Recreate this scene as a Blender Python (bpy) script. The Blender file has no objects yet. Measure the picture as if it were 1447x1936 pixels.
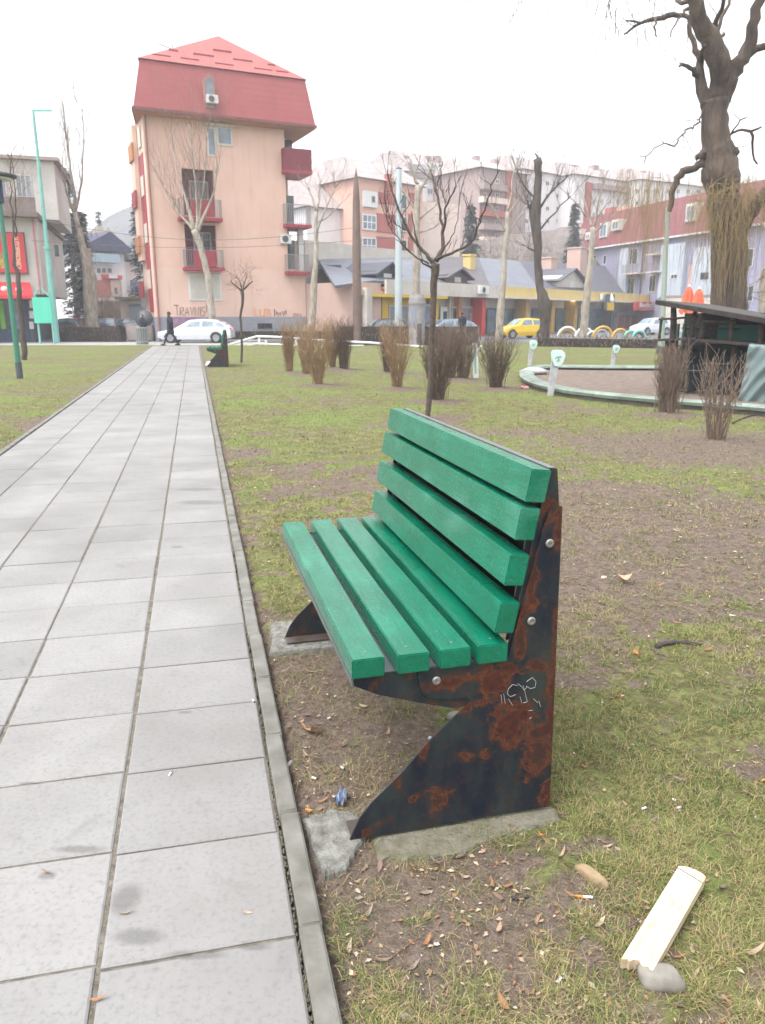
import bpy, bmesh, math, random
import numpy as np
from mathutils import Vector, Matrix, noise as mnoise
R = math.radians
C = bpy.context.scene.collection
sc = bpy.context.scene
# ------------------------------------------------------------------ camera
F_, CX, CY, CAMH, YH = 1450., 723.5, 968., 1.6, 598.
TH = math.atan((CY-YH)/F_); ct, st = math.cos(TH), math.sin(TH)
YAW = math.atan((723.5-371)/(F_/ct))
cam_d = bpy.data.cameras.new("camera"); cam = bpy.data.objects.new("camera", cam_d); C.objects.link(cam)
cam.location = (0, 0, CAMH); cam.rotation_euler = (math.pi/2-TH, 0, 0)
cam_d.sensor_fit = 'VERTICAL'; cam_d.sensor_height = 36; cam_d.lens = F_/1936*36
cam_d.clip_start = .05; cam_d.clip_end = 3000
cam_d.dof.use_dof = True; cam_d.dof.focus_distance = 2.6; cam_d.dof.aperture_fstop = 9.0
sc.camera = cam
# ------------------------------------------------------------------ world, sun, exposure
w = bpy.data.worlds.new("World"); sc.world = w; w.use_nodes = True
nt = w.node_tree; bg = nt.nodes['Background']
sky = nt.nodes.new('ShaderNodeTexSky'); sky.sky_type = 'NISHITA'; sky.sun_disc = False
SUN_EL, SUN_AZ = R(62), R(-125)      # azimuth measured from +Y clockwise; light comes from behind-left, very soft
sky.sun_elevation = SUN_EL; sky.sun_rotation = SUN_AZ; sky.dust_density = 1.5; sky.air_density = 1.0; sky.ozone_density = 1
hs = nt.nodes.new('ShaderNodeHueSaturation'); hs.inputs['Saturation'].default_value = .13
nt.links.new(sky.outputs[0], hs.inputs['Color']); tcw = nt.nodes.new('ShaderNodeTexCoord'); sep = nt.nodes.new('ShaderNodeSeparateXYZ'); nt.links.new(tcw.outputs['Generated'], sep.inputs[0])
mr = nt.nodes.new('ShaderNodeMapRange'); mr.inputs[1].default_value = 0; mr.inputs[2].default_value = .9; mr.inputs[3].default_value = .74; mr.inputs[4].default_value = 2.3; nt.links.new(sep.outputs[2], mr.inputs[0])
vm = nt.nodes.new('ShaderNodeVectorMath'); vm.operation = 'SCALE'; nt.links.new(hs.outputs[0], vm.inputs[0]); nt.links.new(mr.outputs[0], vm.inputs['Scale'])   # overcast sky: brighter overhead than at the horizon
nt.links.new(vm.outputs[0], bg.inputs[0]); bg.inputs[1].default_value = .135
sd = bpy.data.lights.new("sun", 'SUN'); sd.energy = .9; sd.angle = R(22); sd.color = (1, .97, .93)
so = bpy.data.objects.new("sun", sd); C.objects.link(so)
sdir = Vector((math.sin(SUN_AZ)*math.cos(SUN_EL), math.cos(SUN_AZ)*math.cos(SUN_EL), math.sin(SUN_EL)))
so.rotation_euler = sdir.to_track_quat('Z', 'Y').to_euler(); so.location = (0, 0, 30)
sc.view_settings.view_transform = 'Standard'; sc.view_settings.look = 'None'
sc.view_settings.exposure = 1.42; sc.view_settings.gamma = 1

# ------------------------------------------------------------------ geometry of the place
PD = (-math.sin(YAW), math.cos(YAW)); PR = (math.cos(YAW), math.sin(YAW))
def ray(px, py):
    x = (px-CX)/F_; y = (py-CY)/F_
    return (x, ct-y*st, -st-y*ct)
def G(px, py, z=0.):
    r = ray(px, py); k = (z-CAMH)/r[2]; return (r[0]*k, r[1]*k)
def at(px, py, Y):
    r = ray(px, py); k = Y/r[1]; return Vector((r[0]*k, Y, CAMH+r[2]*k))
def PW(u, v, z=0.): return Vector((u*PD[0]+v*PR[0], u*PD[1]+v*PR[1], z))
def toPF(x, y): return (x*PD[0]+y*PD[1], x*PR[0]+y*PR[1])

# ------------------------------------------------------------------ tags
def tag(o, label=None, cat=None, group=None, kind=None):
    if label: o['label'] = label
    if cat: o['category'] = cat
    if group: o['group'] = group
    if kind: o['kind'] = kind
    return o
def empty(name, loc=(0, 0, 0), rz=0., label=None, cat=None, group=None):
    o = bpy.data.objects.new(name, None); C.objects.link(o); o.location = loc; o.rotation_euler = (0, 0, rz)
    o.empty_display_size = .2
    return tag(o, label, cat, group)
KIDS = {}
def link(name, me, mat=None, parent=None, smooth=False):
    o = bpy.data.objects.new(name, me); C.objects.link(o)
    if mat is not None: me.materials.append(mat)
    if parent is not None:
        o.parent = parent; KIDS.setdefault(parent.name, []).append(o)
    if smooth and len(me.polygons): me.polygons.foreach_set('use_smooth', [True]*len(me.polygons))
    return o
def copy_tree(o, parent=None):
    c = o.copy(); C.objects.link(c)
    if parent is not None: c.parent = parent
    for k in list(KIDS.get(o.name, [])):
        kk = copy_tree(k, c); KIDS.setdefault(c.name, []).append(kk)
    return c

class MB:
    def __init__(s): s.v = []; s.f = []
    def add(s, vs, fs):
        n = len(s.v); s.v += [tuple(q) for q in vs]; s.f += [tuple(i+n for i in f) for f in fs]; return s
    def box(s, x0, x1, y0, y1, z0, z1, M=None):
        vs = [Vector(p) for p in ((x0,y0,z0),(x1,y0,z0),(x1,y1,z0),(x0,y1,z0),(x0,y0,z1),(x1,y0,z1),(x1,y1,z1),(x0,y1,z1))]
        if M is not None: vs = [M @ p for p in vs]
        return s.add(vs, [(0,3,2,1),(4,5,6,7),(0,1,5,4),(1,2,6,5),(2,3,7,6),(3,0,4,7)])
    def hexa(s, vs): return s.add(vs, [(0,3,2,1),(4,5,6,7),(0,1,5,4),(1,2,6,5),(2,3,7,6),(3,0,4,7)])
    def prism(s, poly, y0, y1):           # poly in (x,z), extruded along y
        n = len(poly)
        vs = [(p[0], y0, p[1]) for p in poly] + [(p[0], y1, p[1]) for p in poly]
        return s.add(vs, [tuple(range(n)), tuple(range(2*n-1, n-1, -1))] + [(i, i+n, (i+1) % n+n, (i+1) % n) for i in range(n)])
    def slab(s, poly, nrm, t):            # planar polygon of 3-D points given a thickness along nrm
        n = len(poly); nrm = Vector(nrm)
        vs = [Vector(p) for p in poly] + [Vector(p)-nrm*t for p in poly]
        return s.add(vs, [tuple(range(n)), tuple(range(2*n-1, n-1, -1))] + [(i, i+n, (i+1) % n+n, (i+1) % n) for i in range(n)])
    def tube(s, pts, rad, n=6, cap=True):
        pts = [Vector(p) for p in pts]; m = len(pts)
        if not hasattr(rad, '__len__'): rad = [rad]*m
        vs = []; t0 = None; ref = None
        for i, p in enumerate(pts):
            t = (pts[min(i+1, m-1)]-pts[max(i-1, 0)])
            if t.length < 1e-9: t = Vector((0, 0, 1))
            t.normalize()
            if ref is None:
                ref = Vector((1, 0, 0)) if abs(t.x) < .8 else Vector((0, 1, 0))
            a = ref-t*ref.dot(t)
            if a.length < 1e-4: a = t.orthogonal()
            a.normalize(); ref = a; b = t.cross(a)
            for k in range(n):
                an = 2*math.pi*k/n; vs.append(p+(a*math.cos(an)+b*math.sin(an))*rad[i])
        fs = [(i*n+k, i*n+(k+1) % n, (i+1)*n+(k+1) % n, (i+1)*n+k) for i in range(m-1) for k in range(n)]
        if cap: fs += [tuple(range(n-1, -1, -1)), tuple((m-1)*n+k for k in range(n))]
        return s.add(vs, fs)
    def lathe(s, prof, n=16, c=(0, 0, 0)):   # prof: (r,z)
        m = len(prof); vs = []
        for r, z in prof:
            for k in range(n):
                a = 2*math.pi*k/n; vs.append((c[0]+r*math.cos(a), c[1]+r*math.sin(a), c[2]+z))
        fs = [(i*n+k, i*n+(k+1) % n, (i+1)*n+(k+1) % n, (i+1)*n+k) for i in range(m-1) for k in range(n)]
        fs += [tuple(range(n-1, -1, -1)), tuple((m-1)*n+k for k in range(n))]
        return s.add(vs, fs)
    def mesh(s, name):
        me = bpy.data.meshes.new(name); me.from_pydata(s.v, [], s.f); me.update(); return me
    def build(s, name, mat, parent=None, smooth=False, bevel=0):
        me = s.mesh(name)
        if bevel:
            bm = bmesh.new(); bm.from_mesh(me)
            bmesh.ops.bevel(bm, geom=bm.edges[:], offset=bevel, segments=2, affect='EDGES', clamp_overlap=True)
            bm.to_mesh(me); bm.free()
        return link(name, me, mat, parent, smooth)

# ------------------------------------------------------------------ materials
def srgb(r, g, b):
    f = lambda c: (c/12.92 if c <= .04045 else ((c+.055)/1.055)**2.4)
    return (f(r/255), f(g/255), f(b/255), 1)
def mul(c, k): return (c[0]*k, c[1]*k, c[2]*k, 1)
def newmat(name):
    m = bpy.data.materials.new(name); m.use_nodes = True; t = m.node_tree
    return m, t, t.nodes['Principled BSDF']
def nd(t, typ, **kw):
    n = t.nodes.new(typ)
    for k, v in kw.items():
        if k in n.inputs.keys(): n.inputs[k].default_value = v
        else: setattr(n, k, v)
    return n
def coords(t, scale=(1, 1, 1)):
    tc = t.nodes.new('ShaderNodeTexCoord'); mp = t.nodes.new('ShaderNodeMapping'); mp.inputs['Scale'].default_value = scale
    t.links.new(tc.outputs['Object'], mp.inputs['Vector']); return mp.outputs[0]
def ramp(t, src, stops):
    r = t.nodes.new('ShaderNodeValToRGB'); e = r.color_ramp.elements
    while len(e) < len(stops): e.new(.5)
    for i, (p, c) in enumerate(stops):
        e[i].position = p; e[i].color = c if hasattr(c, '__len__') else (c, c, c, 1)
    t.links.new(src, r.inputs[0]); return r.outputs[0]
def mix(t, fac, a, b):
    n = t.nodes.new('ShaderNodeMix'); n.data_type = 'RGBA'
    for sock, v in ((n.inputs[0], fac), (n.inputs[6], a), (n.inputs[7], b)):
        if hasattr(v, 'default_value') or hasattr(v, 'is_linked'): t.links.new(v, sock)
        else: sock.default_value = v
    return n.outputs[2]
def nz(t, vec, scale, detail=5, rough=.6, dist=0):
    n = t.nodes.new('ShaderNodeTexNoise'); n.inputs['Scale'].default_value = scale; n.inputs['Detail'].default_value = detail
    n.inputs['Roughness'].default_value = rough; n.inputs['Distortion'].default_value = dist
    t.links.new(vec, n.inputs['Vector']); return n.outputs[0]
def bump(t, p, h, strength=.3, dist=.01):
    b = t.nodes.new('ShaderNodeBump'); b.inputs['Strength'].default_value = strength; b.inputs['Distance'].default_value = dist
    t.links.new(h, b.inputs['Height']); t.links.new(b.outputs[0], p.inputs['Normal'])
def M(name, col, rough=.7, var=.25, scale=3., scale3=(1, 1, 1), metal=0., bmp=0., bscale=30., col2=None, spec=.5, bd=.01):
    m, t, p = newmat(name); v = coords(t, scale3)
    n = nz(t, v, scale)
    c2 = col2 or mul(col, 1-var)
    f = ramp(t, n, [(.35, 0.), (.68, 1.)])
    c = mix(t, f, mul(col, 1.+var*.25) if not col2 else col, c2)
    t.links.new(c, p.inputs['Base Color']); p.inputs['Roughness'].default_value = rough; p.inputs['Metallic'].default_value = metal
    p.inputs['Specular IOR Level'].default_value = spec
    if bmp: bump(t, p, nz(t, v, bscale), bmp, bd)
    return m
def glassmat(name, col, rough=.08):
    m, t, p = newmat(name); v = coords(t)
    n = nz(t, v, 1.3, 3); c = mix(t, ramp(t, n, [(.4, 0.), (.65, 1.)]), col, mul(col, 1.9))
    t.links.new(c, p.inputs['Base Color']); p.inputs['Roughness'].default_value = rough; p.inputs['Specular IOR Level'].default_value = .8
    return m

# numpy noise
def vnoise(x, y, seed=0):
    xi = np.floor(x).astype(np.int64); yi = np.floor(y).astype(np.int64); xf = x-xi; yf = y-yi
    def h(a, b):
        n = (a*374761393+b*668265263+seed*1442695041) & 0x7fffffff
        n = ((n ^ (n >> 13))*1274126177) & 0x7fffffff; n = (n ^ (n >> 16))
        return (n & 0xffff)/65535.
    u = xf*xf*(3-2*xf); v = yf*yf*(3-2*yf)
    return (h(xi, yi)*(1-u)+h(xi+1, yi)*u)*(1-v)+(h(xi, yi+1)*(1-u)+h(xi+1, yi+1)*u)*v
def fbm(x, y, seed=0, o=4):
    s = 0; a = .5; tot = 0
    for i in range(o):
        s = s+a*vnoise(x*2**i, y*2**i, seed+i*7); tot += a; a *= .5
    return s/tot
def sm(a, b, x): 
    t = np.clip((x-a)/(b-a), 0, 1); return t*t*(3-2*t)

SHRUBS = [(548,704,.8,'t'),(580,709,.75,'t'),(603,729,.95,'t'),(628,699,.8,'t'),(650,700,.9,'d'),(735,706,.9,'d'),(752,736,1.0,'t'),
          (827,760,1.05,'d'),(852,719,.95,'r'),(878,719,.95,'r'),(938,735,1.05,'d'),(1262,785,.85,'r'),(1355,836,.85,'s')]
SP = [G(a, b)+(c, d) for a, b, c, d in SHRUBS]
TREE9 = G(808, 792)
def dirt_mask(x, y):
    u = x*PD[0]+y*PD[1]; v = x*PR[0]+y*PR[1]
    d = fbm(x*1.1+7, y*1.1, 3, 5)
    d2 = fbm(x*5, y*5+3, 11, 4)
    d3 = fbm(x*11, y*11+3, 17, 3)
    m = sm(.45, .60, d*.40+d2*.3+d3*.30)*.85*sm(14, 5, y)+sm(.5, .64, d*.55+d2*.45)*.55*sm(5, 14, y)
    # worn strip between kerb and bench
    m = np.maximum(m, sm(.62, .35, np.abs(v-.42)+.3*(d2-.5)+.4*(d3-.5))*sm(1.2, 1.9, u)*sm(4.1, 3.5, u)*.9)
    m = np.maximum(m, sm(.55, .3, v+.5*(d2-.5))*sm(.2, .5, v)*sm(2.4, 1.6, u))
    m = np.maximum(m, sm(.75, .35, np.hypot(x-.12, y-1.55)+.5*(d2-.5)+.9*(d3-.5))*.75)
    # big worn patch on the right
    m = np.maximum(m, sm(1.9, .6, np.hypot((x-2.1)/1.35, (y-5.6)/1.5)+2.4*(d2-.5)+2.4*(d3-.5))*.8)
    m = np.maximum(m, sm(2.5, .8, np.hypot((x-4.7)/1.6, (y-9.6)/1.0)+2.2*(d2-.5)+2.2*(d3-.5))*.6)
    for sx, sy, hh, _ in SP:
        m = np.maximum(m, sm(.8, .35, np.hypot(x-sx, (y-sy)*1.0)+.5*(d2-.5))*.85)
    m = np.maximum(m, sm(.8, .4, np.hypot(x-TREE9[0], y-TREE9[1])+.5*(d2-.5)))
    m = np.maximum(m, sm(1., .5, np.abs(y-19.3-.05*x)+1.2*(d2-.5))*sm(-3.6, -2.6, x)*sm(4.2, 3, x)*.35)
    m = np.where((v < .27-.0028*u) & (v > -2.45) & (u < 46), 1.0, m)
    return np.clip(m, 0, 1)
def in_path(x, y, pad=0.):
    u = x*PD[0]+y*PD[1]; v = x*PR[0]+y*PR[1]
    vr = .26-.0028*u; vl = -2.42
    return (v < vr+pad) & (v > vl-pad) & (u < 46)
def gheight(x, y):
    z = -.012+(fbm(x*.9, y*.9, 5, 3)-.5)*.03+(fbm(x*9, y*9, 9, 3)-.5)*.02
    z = z-dirt_mask(x, y)*.008*sm(12, 6, y)
    for sx, sy, hh, _ in SP: z = z+.07*np.exp(-(np.hypot(x-sx, y-sy)/.38)**2)
    u = x*PD[0]+y*PD[1]; v = x*PR[0]+y*PR[1]
    near = ((v < .27-.0028*u) & (v > -2.5)).astype(float)
    z = np.where(near > 0, np.minimum(z-.03, -.045), np.minimum(z, .01+.2*np.clip(v-.3, 0, 1)))
    z = z*np.where(y > 44, 0, 1)-np.where(y > 44, .02, 0)
    return z

# ================================================================== THE SETTING
def ground():
    xs = list(np.arange(-.6, 3.2, .03)); st_ = .03
    while xs[-1] < 280: st_ *= 1.065; xs.append(xs[-1]+st_)
    st_ = .03
    while xs[0] > -280: st_ *= 1.065; xs.insert(0, xs[0]-st_)
    ys = list(np.arange(1.0, 4.6, .03)); st_ = .03
    while ys[-1] < 400: st_ = min(st_*1.03, 60); ys.append(ys[-1]+st_)
    st_ = .1
    while ys[0] > -40: st_ *= 1.5; ys.insert(0, ys[0]-st_)
    X, Y = np.meshgrid(np.array(xs), np.array(ys)); Z = gheight(X, Y); D = dirt_mask(X, Y)
    ny, nx = X.shape; v = np.stack([X.ravel(), Y.ravel(), Z.ravel()], 1).astype(np.float32)
    i = np.arange((ny-1)*(nx-1)); r = i//(nx-1); c = i % (nx-1); a = r*nx+c
    f = np.stack([a, a+1, a+1+nx, a+nx], 1)
    me = bpy.data.meshes.new('lawn'); me.vertices.add(len(v)); me.vertices.foreach_set('co', v.ravel())
    me.loops.add(len(f)*4); me.loops.foreach_set('vertex_index', f.ravel().astype(np.int32))
    me.polygons.add(len(f)); me.polygons.foreach_set('loop_start', (np.arange(len(f))*4).astype(np.int32))
    me.update(calc_edges=True); me.validate()
    at_ = me.attributes.new('soil', 'FLOAT', 'POINT'); at_.data.foreach_set('value', D.ravel().astype(np.float32))
    m, t, p = newmat('lawn_soil'); vec = coords(t)
    A = nd(t, 'ShaderNodeAttribute', attribute_name='soil')
    nf = nz(t, vec, 26, 6, .7); nm = nz(t, vec, 4.5, 6, .65); nl = nz(t, vec, .55, 4, .6); nxf = nz(t, vec, 120, 3, .7)
    soil = mix(t, ramp(t, nf, [(.3, 0.), (.7, 1.)]), srgb(78, 68, 60), srgb(124, 110, 100))
    soil = mix(t, ramp(t, nxf, [(.58, 0.), (.72, 1.)]), soil, srgb(140, 122, 104))
    green = mix(t, ramp(t, nm, [(.35, 0.), (.66, 1.)]), srgb(84, 90, 50), srgb(126, 126, 82))
    green = mix(t, ramp(t, nl, [(.45, 0.), (.7, 1.)]), green, srgb(106, 130, 60))
    green = mix(t, ramp(t, nf, [(.34, 1.), (.56, 0.)]), green, srgb(86, 74, 56))
    fac = nd(t, 'ShaderNodeMath', operation='ADD'); t.links.new(A.outputs['Fac'], fac.inputs[0])
    s2 = nd(t, 'ShaderNodeMath', operation='MULTIPLY_ADD'); t.links.new(nf, s2.inputs[0]); s2.inputs[1].default_value = .9; s2.inputs[2].default_value = -.45
    t.links.new(s2.outputs[0], fac.inputs[1])
    c = mix(t, ramp(t, fac.outputs[0], [(.3, 0.), (.62, 1.)]), green, soil)
    nq = nz(t, vec, 11, 5, .75, .5); c = mix(t, ramp(t, nq, [(.3, .55), (.48, 0.)]), c, srgb(64, 56, 44)); c = mix(t, ramp(t, nq, [(.6, 0.), (.75, .45)]), c, srgb(150, 142, 112))
    t.links.new(c, p.inputs['Base Color']); p.inputs['Roughness'].default_value = .95; p.inputs['Specular IOR Level'].default_value = .15
    bump(t, p, nf, 1., .03)
    o = link('lawn', me, m, smooth=True); tag(o, kind='structure')
ground()

slab_m, t, p = newmat('paving_concrete'); vec = coords(t)
A = nd(t, 'ShaderNodeAttribute', attribute_name='tone')
a1 = nz(t, vec, 1.7, 5, .6); a2 = nz(t, vec, 55, 5, .75); a3 = nz(t, vec, 6, 4, .7, .6)
c = mix(t, ramp(t, a1, [(.35, 0.), (.65, 1.)]), srgb(121, 119, 116), srgb(132, 130, 128))
c = mix(t, ramp(t, a2, [(.30, .55), (.5, 0.)]), c, srgb(92, 90, 88))
c = mix(t, ramp(t, a2, [(.66, 0.), (.74, .6)]), c, srgb(176, 174, 172))
c = mix(t, ramp(t, a3, [(.58, 0.), (.74, .4)]), c, srgb(94, 92, 90))
a4 = nz(t, vec, .45, 4, .6, .5); c = mix(t, ramp(t, a4, [(.48, 0.), (.66, .55)]), c, srgb(100, 98, 95)); a5 = nz(t, vec, 16, 5, .8, 1.); c = mix(t, ramp(t, a5, [(.66, 0.), (.73, .7)]), c, srgb(80, 77, 74))
spx = nd(t, 'ShaderNodeSeparateXYZ'); t.links.new(vec, spx.inputs[0]); cur = None    # old damp patches and blots on single slabs
def _m(op, a_, b_=0.):
    n = nd(t, 'ShaderNodeMath', operation=op)
    for i, q in enumerate((a_, b_)):
        if hasattr(q, 'is_linked'): t.links.new(q, n.inputs[i])
        else: n.inputs[i].default_value = q
    return n.outputs[0]
for (px, py, rx, ry) in ((238, 1700, .05, .07), (262, 1772, .08, .035), (350, 1347, .035, .014), (335, 1034, .05, .035), (482, 1788, .05, .02), (370, 1806, .09, .018), (385, 950, .28, .10), (150, 1605, .09, .02), (90, 1655, .03, .02), (375, 925, .25, .08), (60, 1480, .05, .012)):
    gx, gy = G(px, py); d = _m('SQRT', _m('ADD', _m('POWER', _m('MULTIPLY', _m('SUBTRACT', spx.outputs[0], gx), 1/rx), 2.), _m('POWER', _m('MULTIPLY', _m('SUBTRACT', spx.outputs[1], gy), 1/ry), 2.)))
    g = _m('MAXIMUM', _m('SUBTRACT', 1.25, d), 0.); cur = g if cur is None else _m('MAXIMUM', cur, g)
blot = _m('MULTIPLY', _m('MINIMUM', cur, .8), _m('ADD', nz(t, vec, 38, 5, .75), .35))
c = mix(t, ramp(t, blot, [(.15, 0.), (.62, .55)]), c, srgb(80, 78, 76))
mm = nd(t, 'ShaderNodeMix', data_type='RGBA', blend_type='MULTIPLY'); mm.inputs[0].default_value = 1
t.links.new(c, mm.inputs[6]); t.links.new(A.outputs['Color'], mm.inputs[7])
t.links.new(mm.outputs[2], p.inputs['Base Color']); p.inputs['Roughness'].default_value = .82; bump(t, p, a2, .25, .003)
kerb_m = M('kerb_concrete', srgb(116, 114, 108), .9, .3, 7, bmp=.5, bscale=60, bd=.004, col2=srgb(88, 86, 78))

def paving():
    rng = random.Random(4); V = []; Fc = []; tone = []
    u0s = [-.02-i*.0 for i in range(1)]
    pitch = .4415
    widths = [(.167, -.325), (-.34, -.825), (-.837, -1.322), (-1.334, -1.82), (-1.832, -2.32)]
    for ci, (vr, vl) in enumerate(widths):
        off = 1.712-2*pitch+[0, .022, .03, .03, .05][ci]; k = -4
        jv = lambda u: -.0028*u
        for k in range(-4, 104):
            ua = off+k*pitch+.003+rng.uniform(0, .003); ub = off+(k+1)*pitch-.003-rng.uniform(0, .003)
            if ua > 45.2: break
            dv = rng.uniform(-.003, .003); z = rng.uniform(-.002, .002); tx = rng.uniform(-.0015, .0015); e = .006
            P = [(ua, vl+dv), (ub, vl+dv), (ub, vr+dv), (ua, vr+dv)]
            n = len(V)
            # slightly worn edges: inner top ring + outer chamfer ring + bottom
            for q, (dz, ins) in enumerate(((0, e), (-.004, 0), (-.05, 0))):
                for j, (uu, vv) in enumerate(P):
                    su = 1 if j in (0, 3) else -1; sv = 1 if j in (0, 1) else -1
                    x = PW(uu+su*ins+rng.uniform(-.0008, .0008), vv+sv*ins+jv(uu)+rng.uniform(-.0008, .0008), z+dz+tx*(1 if j < 2 else -1)); V.append(tuple(x))
            fs = [(n, n+3, n+2, n+1)]
            for a in range(2):
                for j in range(4):
                    b = (j+1) % 4; fs.append((n+a*4+j, n+a*4+b, n+(a+1)*4+b, n+(a+1)*4+j))
            Fc += fs; tn = rng.uniform(.91, 1.04); tone += [tn]*12
    me = bpy.data.meshes.new('path'); me.from_pydata(V, [], Fc); me.update()
    at_ = me.attributes.new('tone', 'FLOAT_COLOR', 'POINT')
    at_.data.foreach_set('color', np.repeat(np.array(tone), 4).reshape(-1, 4).astype(np.float32).ravel()*np.tile([1, 1, 1, 0], len(tone)).astype(np.float32)+np.tile([0, 0, 0, 1], len(tone)).astype(np.float32))
    tag(link('path', me, slab_m), kind='structure')
    b = MB(); u = 1.73-.5*4
    while u < 45:
        L = .497; d = rng.uniform(-.003, .003); z = rng.uniform(-.002, .004)
        for va, vb, sg in ((.181, .243, 1), (-2.335, -2.40, -1)):
            v0, v1 = sorted((va, vb)); v0 += d; v1 += d; z1 = .012+z
            q = [PW(u, v0-.0028*u, -.1), PW(u+L, v0-.0028*(u+L), -.1), PW(u+L, v1-.0028*(u+L), -.1), PW(u, v1-.0028*u, -.1)]
            top = [Vector((p_.x, p_.y, z1)) for p_ in q]
            b.hexa([q[0], q[3], q[2], q[1], top[0], top[3], top[2], top[1]])
        u += .5
    me = b.mesh('kerb'); bm = bmesh.new(); bm.from_mesh(me)
    bmesh.ops.recalc_face_normals(bm, faces=bm.faces)
    bmesh.ops.bevel(bm, geom=[e for e in bm.edges if e.calc_length() > .03 and all(v.co.z > 0 for v in e.verts)], offset=.006, segments=3, affect='EDGES')
    for f in bm.faces: f.smooth = f.calc_area() < .01
    bm.to_mesh(me); bm.free(); tag(link('kerb', me, kerb_m), kind='structure')
paving()

asph = M('asphalt', srgb(96, 96, 98), .9, .25, 1.5, bmp=.2, bscale=40)
pave2 = M('pavement_concrete', srgb(150, 148, 144), .85, .2, .8)
b = MB()
b.add([(-75, 50, -.012), (150, 50, -.012), (150, 190, -.012), (-75, 190, -.012)], [(0, 1, 2, 3)]); tag(b.build('road', asph), kind='structure')
b = MB()
P0 = [(-60, 45.2), (-7.6, 45.2), (-7.2, 50.5), (-60, 50.5)]
b.add([(x, y, -.006) for x, y in P0]+[(x, y, -.06) for x, y in P0], [(0, 1, 2, 3), (0, 4, 5, 1)]); tag(b.build('pavement', pave2), kind='structure')
b = MB()   # pavement along the shop fronts
a = Vector((-6, 52.8)); d = Vector((36.4, 46)).normalized(); n_ = Vector((-d.y, d.x))
q = [a-d*4, a+d*80, a+d*80+n_*4, a-d*4+n_*4]
b.hexa([(x.x, x.y, -.1) for x in q]+[(x.x, x.y, .1) for x in q]); tag(b.build('pavement', pave2), kind='structure')

# concrete pads under the bench
pad_m = M('rough_concrete', srgb(132, 131, 124), .95, .35, 22, bmp=1., bscale=90, bd=.012, col2=srgb(84, 82, 74))
def pad(name, pts, z, seed, mt=None):
    rng = random.Random(seed); ring = []
    n = len(pts)
    for i in range(n):
        a = Vector(pts[i]); b_ = Vector(pts[(i+1) % n])
        for k in range(8):
            q = a.lerp(b_, k/8); q += Vector((rng.uniform(-.006, .006), rng.uniform(-.006, .006))); ring.append(q)
    ctr = sum((Vector(p) for p in pts), Vector((0, 0)))/n
    V = []; m = len(ring)
    for s_, dz in ((1.06, -.05), (1.0, -.008), (.95, 0), (.6, .002), (.25, .0)):
        for q in ring:
            r = ctr+(q-ctr)*s_; V.append((r.x, r.y, z+dz+(rng.uniform(-.0012, .0012) if s_ > .9 else 0)))
    V.append((ctr.x, ctr.y, z)); Fs = []
    for a in range(4):
        for i in range(m): Fs.append((a*m+i, a*m+(i+1) % m, (a+1)*m+(i+1) % m, (a+1)*m+i))
    for i in range(m): Fs.append((4*m+i, 4*m+(i+1) % m, 5*m))
    me = bpy.data.meshes.new(name); me.from_pydata(V, [], Fs); me.update()
    bm = bmesh.new(); bm.from_mesh(me); bmesh.ops.recalc_face_normals(bm, faces=bm.faces); bm.to_mesh(me); bm.free()
    return tag(link(name, me, mt or pad_m), kind='structure')
pad_d = M('mossy_footing', srgb(112, 108, 96), .95, .4, 14, bmp=.9, bscale=50, bd=.01, col2=srgb(84, 82, 62))
pad('concrete_footing', [G(574, 1548), G(625, 1530), G(672, 1535), G(690, 1580), G(655, 1640), G(612, 1655)], .004, 1)
pad('concrete_footing', [G(700, 1560), G(860, 1515), G(1030, 1500), G(1062, 1545), G(960, 1575), G(850, 1612), G(716, 1622)], -.005, 3, pad_d)
b = MB(); q = [PW(-.5, .172), PW(46, .172-.13), PW(46, -2.45), PW(-.5, -2.33)]
b.hexa([(x.x, x.y, -.04) for x in q][::-1]+[(x.x, x.y, -.0075) for x in q][::-1]); tag(b.build('joint_sand', M('joint_sand', srgb(112, 106, 96), .95, .45, 25, bmp=.5, bscale=90, bd=.004, col2=srgb(78, 72, 64))), kind='structure')
pad('concrete_footing', [PW(3.5, .27), PW(3.5, .95), PW(3.85, .97), PW(3.9, .30)][::1] and [tuple(PW(3.52, .27))[:2], tuple(PW(3.5, .95))[:2], tuple(PW(3.85, .97))[:2], tuple(PW(3.9, .30))[:2]], .006, 2)

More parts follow.
